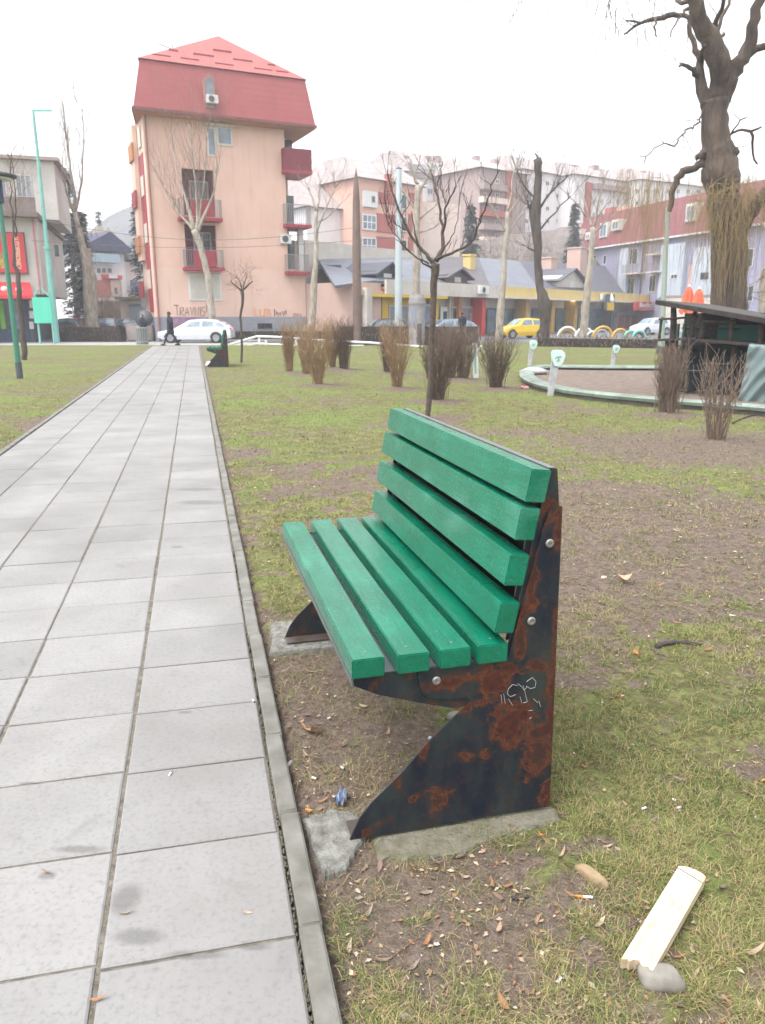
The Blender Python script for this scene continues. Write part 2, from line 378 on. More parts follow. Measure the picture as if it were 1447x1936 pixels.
# ================================================================== BENCH
U0 = 2.054
def onU(px, py, u0=U0):
    r = ray(px, py); k = u0/(r[0]*PD[0]+r[1]*PD[1]); X, Y, Z = r[0]*k, r[1]*k, CAMH+r[2]*k
    return (toPF(X, Y)[1], Z)
def paint_green():
    m, t, p = newmat('green_paint'); vec = coords(t, (1, .12, 1)); v1 = coords(t)
    g = nz(t, vec, 34, 5, .65, 1.2); l = nz(t, v1, 3.2, 4, .6); s = nz(t, v1, 11, 6, .75, .8); f = nz(t, v1, 90, 3, .6)
    c = mix(t, ramp(t, l, [(.35, 0.), (.65, 1.)]), srgb(0, 94, 70), srgb(2, 112, 86))
    c = mix(t, ramp(t, g, [(.42, 0.), (.62, .55)]), c, srgb(2, 84, 58))
    w_ = nz(t, coords(t, (1, .5, 1)), 2.6, 3, .5)
    c = mix(t, ramp(t, w_, [(.58, 0.), (.72, .38)]), c, srgb(96, 160, 142))  # broad pale patches: whitish glare and scuffs put into the paint colour
    c = mix(t, ramp(t, s, [(.685, 0.), (.71, .8)]), c, srgb(170, 200, 184))
    t.links.new(c, p.inputs['Base Color'])
    c = mix(t, ramp(t, f, [(.62, 0.), (.78, .35)]), c, srgb(2, 74, 54))
    t.links.new(c, p.inputs['Base Color'])
    t.links.new(ramp(t, s, [(.3, .22), (.7, .42)]), p.inputs['Roughness']); p.inputs['Specular IOR Level'].default_value = .5; p.inputs['Coat Weight'].default_value = .12; p.inputs['Coat Roughness'].default_value = .18
    ad = nd(t, 'ShaderNodeMath', operation='ADD'); t.links.new(g, ad.inputs[0]); t.links.new(f, ad.inputs[1]); bump(t, p, ad.outputs[0], .45, .004); return m
GREEN = paint_green()
def rust_mat(name, blobs=None, lo=.58):
    m, t, p = newmat(name); v = coords(t)
    n1 = nz(t, v, 13, 9, .78, .6); n2 = nz(t, v, 40, 6, .7); n3 = nz(t, coords(t, (1.6, 1.6, .6)), 4, 6, .65); n4 = nz(t, v, 3, 3, .5)
    cur = None
    if blobs:
        sp = nd(t, 'ShaderNodeSeparateXYZ'); tc = t.nodes.new('ShaderNodeTexCoord'); t.links.new(tc.outputs['Object'], sp.inputs[0])
        for (bx, bz, rx, rz, k) in blobs:
            def ma(op, a, b_=0.):
                n = nd(t, 'ShaderNodeMath', operation=op)
                for i, q in enumerate((a, b_)):
                    if hasattr(q, 'is_linked'): t.links.new(q, n.inputs[i])
                    else: n.inputs[i].default_value = q
                return n.outputs[0]
            dx = ma('MULTIPLY', ma('SUBTRACT', sp.outputs[0], bx), 1/rx); dz = ma('MULTIPLY', ma('SUBTRACT', sp.outputs[2], bz), 1/rz)
            d = ma('SQRT', ma('ADD', ma('MULTIPLY', dx, dx), ma('MULTIPLY', dz, dz)))
            g = ma('MULTIPLY', ma('MAXIMUM', ma('SUBTRACT', 1.35, d), 0.), k)
            cur = g if cur is None else ma('MAXIMUM', cur, g)
        n_ = nd(t, 'ShaderNodeMath', operation='MULTIPLY_ADD'); t.links.new(n1, n_.inputs[0]); n_.inputs[1].default_value = 2.0; n_.inputs[2].default_value = -1.10
        s = nd(t, 'ShaderNodeMath', operation='ADD'); t.links.new(n_.outputs[0], s.inputs[0]); t.links.new(cur, s.inputs[1]); src = s.outputs[0]
    else:
        n_ = nd(t, 'ShaderNodeMath', operation='MULTIPLY_ADD'); t.links.new(n1, n_.inputs[0]); n_.inputs[1].default_value = 3; n_.inputs[2].default_value = -3*lo+.25; src = n_.outputs[0]
    base = mix(t, ramp(t, n3, [(.4, 0.), (.62, 1.)]), srgb(20, 27, 40), srgb(42, 50, 50))
    base = mix(t, ramp(t, n2, [(.62, 0.), (.75, .5)]), base, srgb(70, 78, 72))
    inner = mix(t, ramp(t, n2, [(.35, 0.), (.65, 1.)]), srgb(44, 22, 18), srgb(74, 36, 24))
    inner = mix(t, ramp(t, n4, [(.45, 0.), (.6, .6)]), inner, srgb(44, 34, 30))
    rim = mix(t, ramp(t, n2, [(.35, 0.), (.65, 1.)]), srgb(74, 36, 20), srgb(118, 62, 28))
    base = mix(t, ramp(t, src, [(-.0, 0.), (.2, .75)]), base, srgb(62, 40, 32))
    base = mix(t, ramp(t, nz(t, v, 22, 6, .75), [(.52, 0.), (.7, .5)]), base, srgb(74, 48, 34))
    c = mix(t, ramp(t, src, [(.16, 0.), (.26, 1.)]), base, rim)
    c = mix(t, ramp(t, src, [(.20, 0.), (.32, .97)]), c, inner)
    c = mix(t, ramp(t, nz(t, v, 16, 6, .7, 1.), [(.58, 0.), (.68, .55)]), c, srgb(30, 32, 34))
    t.links.new(c, p.inputs['Base Color']); t.links.new(ramp(t, src, [(.15, .42), (.3, .85)]), p.inputs['Roughness'])
    p.inputs['Specular IOR Level'].default_value = .35
    bump(t, p, n2, .5, .003); return m
def B(px, py): return onU(px, py)
bl = []
for (x, y, r1, r2, k) in ((930,1290,34,34,1),(1010,1262,26,14,1),(860,1290,50,16,.8),(965,1265,30,12,.8),(820,1300,40,14,.7),(970,1370,52,42,.95),(1020,1420,30,60,.9),(880,1428,20,18,.8),
        (918,1425,14,14,.7),(835,1512,34,24,.6),(780,1510,14,12,.6),(715,1560,26,16,.55),(690,1570,14,14,.6),(1038,1500,14,50,.8),(1050,1330,16,120,1),(1052,1200,9,60,.7),(1062,1010,14,50,1),(1030,985,26,20,.9),
        (1008,1100,14,60,1),(985,1200,13,60,1),(975,1140,12,30,.8),(905,1330,18,12,.7),(880,1335,18,10,.7),(1000,1480,26,10,.4),(800,1420,12,24,.6),(750,1475,12,30,.5)):
    c0 = B(x, y); s_ = abs(B(x+100, y)[0]-c0[0])/100; bl.append((c0[0], c0[1], r1*s_*1.12, r2*s_*1.12, k*.5))
RUSTP = rust_mat('rusty_painted_steel', bl); RUSTB = rust_mat('dark_painted_steel', None, .62); RUSTM = M('weathered_steel', srgb(92, 84, 80), .5, .35, 9, metal=.3, col2=srgb(70, 56, 48))
DARKS = M('black_steel', srgb(16, 17, 20), .45, .2, 4); STRIP = M('grey_steel_edge', srgb(110, 114, 116), .35, .2, 8, metal=.5)
BOLT = M('bolt_steel', srgb(150, 148, 144), .4, .25, 60, metal=.6)
LEN = 1.60
base_out = [(1.062, .006), (1.043, 1.045), (1.008, 1.05), (.985, .985), (.885, .563), (.60, .563), (.592, .54)] + \
    [onU(*q) for q in ((800,1316),(822,1320),(850,1322),(880,1318),(890,1325),(884,1334),(866,1350),(816,1396),(762,1457),(701,1517),(679.5,1545),(668,1570),(661,1592))]
base_out[-1] = (base_out[-1][0], .006)
brk_out = [(1.023, 1.160), (.999, 1.163), (.881, .563), (.387, .562), (.392, .532)] + [onU(*q) for q in ((716,1314),(774,1326),(822,1335),(866,1342),(900,1330))] + [(.95, .5), (1.0, .75), (1.036, 1.04)]
def make_bench(label, cat='bench'):
    r = empty('park_bench', (0, 0, 0), YAW+R(1.2), label, cat, 'green slatted park benches beside the path')
    for k, y0 in enumerate((0., LEN-.006)):
        sg = 1 if k == 0 else -1; inn = 1 if k == 0 else -1
        bp = MB(); ya, yb = (y0, y0+.006)
        bp.prism([p for p in base_out], ya, yb)
        # inward flanges along the diagonal front, the rear and the foot
        fl = .055*inn
        o_ = base_out
        def flange(a, b_, wd):
            (ax, az), (bx, bz) = a, b_; dx, dz = bx-ax, bz-az; L = math.hypot(dx, dz); nx_, nz_ = -dz/L*.004, dx/L*.004
            y1_, y2_ = sorted(((yb if k == 0 else ya)+.0005*inn, (yb if k == 0 else ya)+wd*inn))
            bp.hexa([(ax, y1_, az), (bx, y1_, bz), (bx, y2_, bz), (ax, y2_, az), (ax+nx_, y1_, az+nz_), (bx+nx_, y1_, bz+nz_), (bx+nx_, y2_, bz+nz_), (ax+nx_, y2_, az+nz_)])
        me = bp.mesh('side_plate'); 
        o = link('side_plate', me, RUSTP, r)
        fb = MB(); bp = fb
        flange((o_[-1][0]+.004, .014), (.78, .014), .075)
        flange((1.056, .02), (1.046, 1.03), .06)
        fb.build('foot_flange', RUSTM, o)
        for q in ((825, 1286), (1006, 1175), (1041, 1028)):
            vv, zz = onU(*q); bb = MB(); ys = -.006 if k == 0 else LEN
            n = 20; vs = []; 
            for rr, yy in ((.0135, .0), (.0135, -.0035), (.011, -.006), (.0055, -.0062), (.0045, -.003)):
                for a in range(n):
                    vs.append((vv+rr*math.cos(2*math.pi*a/n), (yy if k == 0 else LEN-yy), zz+rr*math.sin(2*math.pi*a/n)))
            fs = [(i*n+a, i*n+(a+1) % n, (i+1)*n+(a+1) % n, (i+1)*n+a) for i in range(4) for a in range(n)]+[tuple(4*n+a for a in range(n))]
            bb.add(vs, fs); bb.build('bolt', BOLT, r)
        bk = MB(); ya2, yb2 = (.007, .012) if k == 0 else (LEN-.012, LEN-.007)
        bk.prism(brk_out, ya2, yb2); bk.build('bracket', RUSTB, r)
        inn_ = MB(); yy = .06 if k == 0 else LEN-.066      # inner angle bars carrying the slats
        t_ = math.tan(R(11.3))
        inn_.hexa([(.905, yy, .60), (.945, yy, .60), (.945, yy+.006, .60), (.905, yy+.006, .60), (.99, yy, 1.14), (1.004, yy, 1.14), (1.004, yy+.006, 1.14), (.99, yy+.006, 1.14)])
        inn_.build('back_support', STRIP, r)
    # sheets under the seat and behind the back, with a lip in front
    s = MB(); s.prism([(.392, .556), (.90, .556), (.90, .551), (.392, .551)], .014, LEN-.014)
    s.prism([(.386, .560), (.391, .560), (.396, .530), (.391, .528)], .0, LEN); s.build('seat_sheet', STRIP, r)
    s = MB(); s.prism([(.955, .60), (.958, .60), (1.0, 1.15), (.997, 1.15)], .014, LEN-.014); s.build('back_sheet', DARKS, r)
    s = MB(); s.prism([(.999, 1.158), (1.021, 1.1575), (1.021, 1.1625), (.999, 1.163)], .014, LEN-.014); s.build('top_strip', STRIP, r)
    rng = random.Random(7)
    def slat(name, quad, y0, y1):
        # long board, mildly bowed, subdivided along its length
        N = 9; V = []; am = rng.uniform(-.003, .003)
        for i in range(N):
            tt = i/(N-1); y = y0+(y1-y0)*tt; d = am*math.sin(math.pi*tt)
            for (x, z) in quad: V.append((x+d, y, z+d*.6))
        Fs = [(3, 2, 1, 0), tuple((N-1)*4+j for j in range(4))]+[(i*4+j, i*4+(j+1) % 4, (i+1)*4+(j+1) % 4, (i+1)*4+j) for i in range(N-1) for j in range(4)]
        me = bpy.data.meshes.new(name); me.from_pydata(V, [], Fs); me.update()
        bm = bmesh.new(); bm.from_mesh(me); bmesh.ops.recalc_face_normals(bm, faces=bm.faces)
        ed = [e for e in bm.edges if len(e.link_faces) == 2 and e.calc_face_angle() > .5]
        bmesh.ops.bevel(bm, geom=ed, offset=.0035, segments=2, affect='EDGES'); bm.to_mesh(me); bm.free()
        return link(name, me, GREEN, r)
    for i, (a, b_) in enumerate(((.387, .487), (.528, .627), (.660, .760), (.783, .882))):
        o = slat('seat_slat', [(a, .560), (b_, .560), (b_, .622), (a, .622)], -.010+rng.uniform(-.003, .003), LEN+rng.uniform(-.005, .01))
        for yy in (.045+rng.uniform(-.01, .01), LEN-.05):
            m = MB(); m.lathe([(.0042, .0), (.0042, .0012), (.002, .0018)], 10, ((a+b_)/2+rng.uniform(-.01, .01), yy, .6222)); m.build('screw_head', BOLT, o)
    tl = R(10.5); fx = lambda h: (math.sin(tl)*h, math.cos(tl)*h)
    for (x, z) in ((.853, .757), (.880, .907), (.907, 1.050), (.934, 1.166)):
        hx, hz = fx(.1); dx, dz = math.cos(tl)*.064, -math.sin(tl)*.064*.55
        slat('back_slat', [(x-hx, z-hz), (x-hx+dx, z-hz+dz), (x+dx, z+dz), (x, z)], -.008+rng.uniform(-.003, .003), LEN+rng.uniform(-.005, .01))
    return r
bench = make_bench('green slatted bench with rusty dark steel sides in the foreground beside the path')
bench.location = PW(U0, 0) - Vector((0, 0, 0)); 
# keep the near end where it was measured in spite of the small skew
_p = Matrix.Rotation(YAW+R(1.2), 4, 'Z') @ Vector((.72, 0, 0)); bench.location = PW(U0, .72)-_p
far = copy_tree(bench); tag(far, 'small far green bench near the end of the path, before the white car')
far.location = PW(25.9, .60)-Matrix.Rotation(YAW-R(2.5), 4, 'Z') @ Vector((.72, 0, 0)); far.rotation_euler.z = YAW-R(2.5)
# scratched tag on the near side plate
GRAF = M('scratched_white_marks', srgb(160, 162, 162), .7, .2, 40)
g = MB()
def pol(pts, rad=.0008):
    out = []
    for a in range(len(pts)-1):
        for k in range(4): out.append(Vector(pts[a]).lerp(Vector(pts[a+1]), k/4))
    out.append(Vector(pts[-1])); g.tube([(x, -.0012, z) for x, z in [onU(*q) for q in out]], rad, 4)
for P_ in ([(980,1297),(970,1295),(962,1303),(960,1313),(966,1318),(976,1314)], [(980,1293),(988,1300),(992,1306),(998,1299)], [(990,1297),(994,1310),(998,1328),(990,1330)],
           [(996,1290),(1008,1282),(1015,1290),(1013,1301),(1004,1303),(996,1298)], [(948,1314),(950,1330)], [(953,1312),(956,1331)], [(962,1322),(970,1334)], [(984,1318),(988,1330)], [(1010,1322),(1018,1330)], [(1020,1326),(1024,1338)],
           [(1001,1345),(1008,1344)], [(1003,1360),(1006,1357)]):
    pol(P_)
g.build('scratched_tag', GRAF, KIDS[bench.name][0])

# ================================================================== BUILDINGS
class Bld:
    """root at ground corner A, local +x along the facade to B, +y into the building"""
    def __init__(s, name, pxa, Ya, pxb, Yb, label, cat='building', group=None, slope_dir=None):
        def gx(px, Y):  # ground x for a pixel column at forward distance Y
            zc = Y*ct+CAMH*st; return (px-CX)/F_*zc
        A = Vector((gx(pxa, Ya), Ya, 0)); Bp = Vector((gx(pxb, Yb), Yb, 0)); d = (Bp-A)
        s.A = A; s.L = d.length; s.ang = math.atan2(d.y, d.x); s.r = empty(name, A, s.ang, label, cat, group)
        s.dx = Vector((math.cos(s.ang), math.sin(s.ang), 0)); s.dy = Vector((-math.sin(s.ang), math.cos(s.ang), 0))
    def F(s, px, py, d=0.):
        r = Vector(ray(px, py)); o = Vector((0, 0, CAMH))-s.A-s.dy*d
        k = -o.dot(s.dy)/r.dot(s.dy); q = o+r*k
        return (q.dot(s.dx), q.z)
    def P(s, px, py, d=0.):
        a, z = s.F(px, py, d); return (a, d, z)
    def rect(s, x0, y0, x1, y1, d=0.):      # pixel rect -> s0,s1,z0,z1 (uses centre lines)
        ym = (y0+y1)/2; xm = (x0+x1)/2
        a = s.F(x0, ym, d)[0]; b = s.F(x1, ym, d)[0]; z1 = s.F(xm, y0, d)[1]; z0 = s.F(xm, y1, d)[1]
        return a, b, z0, z1
    def window(s, x0, y0, x1, y1, glass, frame, nx=2, ny=1, d=0., fw=.07, name='window', parent=None, gap=.02):
        a, b, z0, z1 = s.rect(x0, y0, x1, y1, d)
        return s.window_m(a, b, z0, z1, glass, frame, nx, ny, d, fw, name, parent, gap)
    def window_m(s, a, b, z0, z1, glass, frame, nx=2, ny=1, d=0., fw=.07, name='window', parent=None, gap=.02):
        m = MB(); y0, y1 = d-.05, d-.005
        m.box(a, a+fw, y0, y1, z0, z1); m.box(b-fw, b, y0, y1, z0, z1)
        m.box(a+fw, b-fw, y0, y1, z1-fw, z1); m.box(a+fw, b-fw, y0, y1, z0, z0+fw)
        w_ = (b-a-2*fw)
        for i in range(1, nx):
            c = a+fw+w_*i/nx; m.box(c-fw*.4, c+fw*.4, y0+.004, y1, z0+fw, z1-fw)
        h_ = z1-z0-2*fw
        for i in range(1, ny):
            c = z0+fw+h_*i/ny; m.box(a+fw, b-fw, y0+.008, y1-.004, c-fw*.35, c+fw*.35)
        f = m.build(name, frame, parent or s.r)
        g = MB(); g.box(a+fw*.8, b-fw*.8, d-.028, d-.012, z0+fw*.8, z1-fw*.8); g.build('pane', glass, f); return f
    def part(s, name, mat, x0, y0, x1, y1, d0, d1, ref=0., parent=None, bevel=0):
        a, b, z0, z1 = s.rect(x0, y0, x1, y1, ref); m = MB(); m.box(a, b, d0, d1, z0, z1); return m.build(name, mat, parent or s.r, bevel=bevel)
    def wall(s, a, b, z0, z1, holes, mat, d=0., th=.25, name='wall', parent=None):
        xs = sorted({a, b}|{min(max(h[k], a), b) for h in holes for k in (0, 1)}); zs = sorted({z0, z1}|{min(max(h[k], z0), z1) for h in holes for k in (2, 3)})
        m = MB()
        for j in range(len(zs)-1):
            i = 0
            while i < len(xs)-1:
                def inh(i): 
                    cx, cz = (xs[i]+xs[i+1])/2, (zs[j]+zs[j+1])/2
                    return any(h[0] < cx < h[1] and h[2] < cz < h[3] for h in holes)
                if inh(i): i += 1; continue
                k = i
                while k+1 < len(xs)-1 and not inh(k+1): k += 1
                m.box(xs[i], xs[k+1], d, d+th, zs[j], zs[j+1]); i = k+1
        # merge doubles so the wall reads as one sheet
        me = m.mesh(name); bm = bmesh.new(); bm.from_mesh(me); bmesh.ops.remove_doubles(bm, verts=bm.verts, dist=.0005)
        seen = {}
        for f in bm.faces: seen.setdefault(tuple(sorted(v.index for v in f.verts)), []).append(f)
        dl = [f for fs in seen.values() if len(fs) > 1 for f in fs]
        bmesh.ops.delete(bm, geom=dl, context='FACES_ONLY'); bm.to_mesh(me); bm.free()
        return link(name, me, mat, parent or s.r)

def stucco(name, col, col2=None, sc_=1.2):
    m, t, p = newmat(name); v = coords(t); a = nz(t, v, sc_*.6, 5, .65); st_ = nz(t, coords(t, (2.2, 2.2, .12)), 1.6, 5, .7); f = nz(t, v, 25, 3)
    c = mix(t, ramp(t, a, [(.35, 0.), (.68, 1.)]), col, col2 or mul(col, .9)); c = mix(t, ramp(t, st_, [(.5, 0.), (.72, .32)]), c, mul(col, .62)); c = mix(t, ramp(t, nz(t, v, 5, 5, .7), [(.62, 0.), (.75, .2)]), c, mul(col, 1.25))
    t.links.new(c, p.inputs['Base Color']); p.inputs['Roughness'].default_value = .9; bump(t, p, f, .2, .01); return m
G_SKY = glassmat('pale_window_glass', srgb(92, 104, 116)); G_DARK = glassmat('dark_window_glass', srgb(40, 48, 54))
WHITE = M('white_plastic', srgb(205, 205, 204), .5, .08, 2); CREAMF = M('cream_frame', srgb(196, 190, 178), .6, .1, 2)
PINKW = stucco('salmon_stucco', srgb(214, 180, 164), srgb(206, 170, 154)); PINKB = stucco('salmon_stucco_light', srgb(216, 184, 168))
MAROON = M('maroon_paint', srgb(150, 44, 58), .6, .2, 3); MAROON2 = M('maroon_stucco', srgb(118, 40, 54), .85, .2, 3)
PLINTH = M('grey_plinth', srgb(140, 142, 150), .9, .15, 2, bmp=.2); SOFFIT = M('wooden_soffit', srgb(176, 120, 74), .8, .3, 4, scale3=(1, 8, 1))
def tilemat(name, col, rows, cols, dk=.62):
    m, t, p = newmat(name); tc = t.nodes.new('ShaderNodeTexCoord'); sp = t.nodes.new('ShaderNodeSeparateXYZ'); t.links.new(tc.outputs['Object'], sp.inputs[0])
    def saw(src, k):
        a = nd(t, 'ShaderNodeMath', operation='MULTIPLY'); t.links.new(src, a.inputs[0]); a.inputs[1].default_value = k
        b = nd(t, 'ShaderNodeMath', operation='FRACT'); t.links.new(a.outputs[0], b.inputs[0]); return b.outputs[0]
    rz = saw(sp.outputs[2], rows); rx = saw(sp.outputs[0], cols)
    n = nz(t, tc.outputs['Object'], 1.1, 4); n2 = nz(t, tc.outputs['Object'], 14, 3)
    c = mix(t, ramp(t, n, [(.35, 0.), (.65, 1.)]), col, mul(col, .85)); c = mix(t, ramp(t, n2, [(.4, 0.), (.7, .25)]), c, mul(col, .7))
    c = mix(t, ramp(t, rz, [(.0, 1.), (.16, 0.)]), c, mul(col, dk)); c = mix(t, ramp(t, rx, [(.0, .5), (.14, 0.)]), c, mul(col, dk))
    t.links.new(c, p.inputs['Base Color']); p.inputs['Roughness'].default_value = .6
    bump(t, p, rz, .5, .04); return m
REDT = tilemat('red_roof_tiles', srgb(146, 66, 66), 2.6, 3.2); REDT2 = tilemat('salmon_roof_sheets', srgb(158, 84, 78), 2.2, 2.4, .75)
RAILM = M('grey_railing', srgb(140, 136, 138), .5, .15, 5)

def railing(a, b, z0, z1, y, name='railing', parent=None, n=None, mat=None, ends=0.):
    m = MB(); n = n or max(3, int((b-a)/.13))
    m.box(a, b, y-.025, y+.025, z1-.04, z1); m.box(a, b, y-.02, y+.02, z0+.06, z0+.09)
    for i in range(n+1):
        c = a+(b-a)*i/n; m.box(c-.012, c+.012, y-.012, y+.012, z0, z1-.04)
    if ends:
        for c in (a, b):
            m.box(c-.02, c+.02, y+.026, y+ends, z1-.04, z1)
            for k in range(1, int(ends/.14)): m.box(c-.01, c+.01, y+k*.14-.01, y+k*.14+.01, z0, z1-.04)
    return m.build(name, mat or RAILM, parent)

def ac_unit(Bd, x0, y0, x1, y1, d, parent=None, name='air_conditioner'):
    a, b, z0, z1 = Bd.rect(x0, y0, x1, y1, d); m = MB(); m.box(a, b, d-.32, d-.03, z0, z1)
    o = m.build(name, WHITE, parent or Bd.r, bevel=.02)
    f = MB(); r_ = min(b-a, z1-z0)*.38; cx_ = a+(b-a)*.42; cz = (z0+z1)/2; n = 16
    vs = [(cx_+q*math.cos(2*math.pi*k/n), d-yy, cz+q*math.sin(2*math.pi*k/n)) for q, yy in ((r_, .325), (r_, .335), (r_*.35, .338)) for k in range(n)]
    f.add(vs, [(i*n+k, i*n+(k+1) % n, (i+1)*n+(k+1) % n, (i+1)*n+k) for i in range(2) for k in range(n)]+[tuple(2*n+k for k in range(n))])
    f.build('fan_grille', DGREY, o); return o
DGREY = M('dark_grey_metal', srgb(70, 74, 78), .6, .2, 6)

# ---- salmon apartment house
def pink_house():
    b = Bld('apartment_house', 300, 52, 580, 56.3, 'tall salmon apartment house with red mansard roof at the end of the path')
    r = b.r; L = b.L; sUp = b.F(540, 330)[0]
    ze = b.F(420, 225)[1]; zpl = b.F(440, 599)[1]; zg = b.F(560, 512)[1]; DEP = 4.7
    lo1 = b.rect(346, 320, 406, 408); lo2 = b.rect(351, 425, 410, 505)
    wtop = b.rect(391, 240, 409, 296)
    b.wall(0, sUp, zg, ze, [lo1, lo2], PINKW)
    m = MB(); m.box(0, L, 0, .25, zpl, zg); m.box(L-.25, L, .25, DEP, zpl, zg); m.box(0, .25, .25, DEP, zpl, ze); m.box(sUp-.25, sUp, 2.2, DEP, zg, ze); m.box(.25, L-.25, DEP-.25, DEP, zpl, ze); m.box(sUp, L, .25, DEP-.25, zg-.2, zg-.02); m.build('lower_wall', PINKB, r)
    m = MB(); m.box(-.04, L+.04, -.05, DEP+.05, -.1, zpl-.003); m.build('plinth', PLINTH, r)
    # recessed loggias
    for lo, (px0, py0, px1, py1) in ((lo1, (358, 343, 394, 374)), (lo2, (366, 440, 400, 473))):
        a, c, z0, z1 = lo; m = MB(); e = .004
        m.box(a-.15, a-.002, .251, 1.5, z0-.1, z1+.1); m.box(c+.002, c+.15, .251, 1.5, z0-.1, z1+.1); m.box(a-.15, c+.15, 1.3, 1.5-.01, z0-.1, z1+.1)
        m.box(a, c, .251, 1.3, z1-.0, z1+.12); m.box(a, c, .251, 1.3, z0-.12, z0)
        o = m.build('loggia', MAROON2, r); b.window(px0, py0-1, px1, py1+8, G_DARK, CREAMF, 2, 1, 1.3, .1, parent=o)
    for (x0, ys, x1, yt, p0, p1, yb) in ((341, 376, 419, 376, 361, 403, 411), (351, 472, 423, 472, 367, 408, 505)):
        a, c, z0, z1 = b.rect(x0, ys, x1, yb, -.9); m = MB(); m.box(a-.05, c+.05, -.95, -.003, z0-.2, z0); o = m.build('balcony', MAROON, r)
        railing(a, c, z0, z1, -.9, parent=o, ends=.85)
        pa, pc, _, _ = b.rect(p0, ys, p1, yb, -.9); m = MB(); m.box(pa, pc, -.965, -.93, z0+.05, z1-.06); m.build('panel', MAROON, o)
    # windows
    b.window(391, 240, 409, 296, G_SKY, CREAMF, 1, 1, 0, .12, name='balcony_door'); b.window(409, 239, 440, 276, G_SKY, CREAMF, 1, 1, 0, .13)
    m = MB(); a, c, z0, z1 = b.rect(385, 235, 442, 239.5); m.box(a, c, -.22, -.003, z0, z1); m.build('lintel', CREAMF, r)
    o = b.part('shutter', WHITE, 357, 518, 419, 568, -.06, -.003)
    a, c, z0, z1 = b.rect(360, 521, 416, 565)
    m = MB(); n = 16
    for k in range(n): m.box(a, c, -.075, -.061, z0+(z1-z0)*k/n+.02, z0+(z1-z0)*(k+1)/n)
    m.build('slats', M('cream_shutter', srgb(186, 184, 172), .7, .08, 2), o)
    b.window(487, 611, 515, 622, G_DARK, DGREY, 2, 1, -.05, .05, name='vent_window')
    ac_unit(b, 529, 444, 549, 461, 0)
    # side (left) wall: maroon strip with window slots and balconies seen edge-on
    m = MB(); m.box(-.035, -.003, .9, 2.6, zpl+.3, ze-2.2); o = m.build('side_panel', MAROON, r)
    m = MB(); m.box(-.3, -.04, 2.9, 4.5, zg+.6, ze-.25); m.build('side_bay', PINKB, r)
    for k in range(4):
        z = 3.0+k*2.9; m = MB(); m.box(-.42, -.301, 2.8, 4.6, z-.15, z+.9); m.build('side_balcony', [MAROON, SOFFIT][k % 2], r)
        f = MB(); f.box(-.075, -.036, 1.2, 2.3, z+.4, z+1.6); f.build('side_window', CREAMF, r)
    # corner balconies on the right
    yb3 = .1
    for (x0, yt, x1, ysl, solid) in ((537, 281, 590, 322, True), (540, 386, 589, 424, False), (543, 481, 586, 513, False)):
        a, c, z0, z1 = b.rect(x0, yt, x1, ysl, -.6)
        m = MB(); m.box(a, c, -.65, 2.2, z0-.2, z0); o = m.build('corner_balcony', MAROON, r)
        if solid:
            m = MB(); m.box(a+.02, c-.02, -.62, -.54, z0+.005, z1); m.box(c-.1, c-.02, -.54, 2.15, z0+.005, z1); m.box(a+.02, a+.1, -.54, -.003, z0+.005, z1); m.build('parapet', MAROON2, o)
        else: railing(a+.04, c-.04, z0, z1, -.58, parent=o, ends=1.2)
    a, c, z0, z1 = b.rect(565, 300, 574, 598, .6); m = MB(); m.box(a, c, .6, .6+(c-a), zg, b.F(570, 425, .6)[1]); m.build('column', WHITE, r)
    # recessed side wall behind these balconies
    for (x0, y0, x1, y1) in ((545, 250, 556, 282), (549, 360, 557, 420), (549, 448, 561, 505)):
        z1, z0 = b.F(550, y0)[1], b.F(550, y1)[1]; m = MB(); m.box(sUp, sUp+.05, .5, 2.1, z0, z1); m.build('balcony_door', CREAMF, r)
        m = MB(); m.box(sUp+.01, sUp+1.3, 2.3, 2.4, z0, z1); m.build('back_window', G_DARK, r)
    m = MB(); m.box(sUp+.002, L-.3, 2.42, 2.6, zg, ze); m.build('recess_wall', PINKB, r)
    # roof: mansard + hipped top
    d0 = -.85; e0 = b.F(252, 202, d0); e1 = b.F(597, 238, d0); zee = (e0[1]+e1[1])/2
    k0 = b.F(264, 111, .1); k1 = b.F(577, 151, .1); zk = (k0[1]+k1[1])/2; ap = b.F(413, 68, 3.4)
    E0, E1 = e0[0], e1[0]; K0, K1 = k0[0], k1[0]; D1 = DEP+.4; DK = DEP-.1
    m = MB()
    V = [(E0, d0, zee), (E1, d0, zee), (E1, D1, zee), (E0+1.1, D1, zee), (K0, .1, zk), (K1, .1, zk), (K1, DK, zk), (K0+.9, DK, zk)]
    m.add(V, [(0, 1, 5, 4), (1, 2, 6, 5), (2, 3, 7, 6), (3, 0, 4, 7)]); m.build('mansard', REDT, r)
    m = MB(); o_ = .12
    V = [(K0-o_, .1-o_, zk+.01), (K1+o_, .1-o_, zk+.01), (K1+o_, DK+o_, zk+.01), (K0-o_+.9, DK+o_, zk+.01), (ap[0], 3.4, ap[1]), (ap[0], 3.7, ap[1])]
    m.add(V, [(0, 1, 4), (1, 2, 5, 4), (2, 3, 5), (3, 0, 4, 5), (0, 3, 2, 1)]); top = m.build('hipped_roof', REDT2, r)
    m = MB(); m.hexa([(E0+.03, d0+.03, zee-.22), (E1-.03, d0+.03, zee-.22), (E1-.03, D1-.03, zee-.22), (E0+1.13, D1-.03, zee-.22), (E0+.03, d0+.03, zee-.02), (E1-.03, d0+.03, zee-.02), (E1-.03, D1-.03, zee-.02), (E0+1.13, D1-.03, zee-.02)]); m.build('soffit', SOFFIT, r)
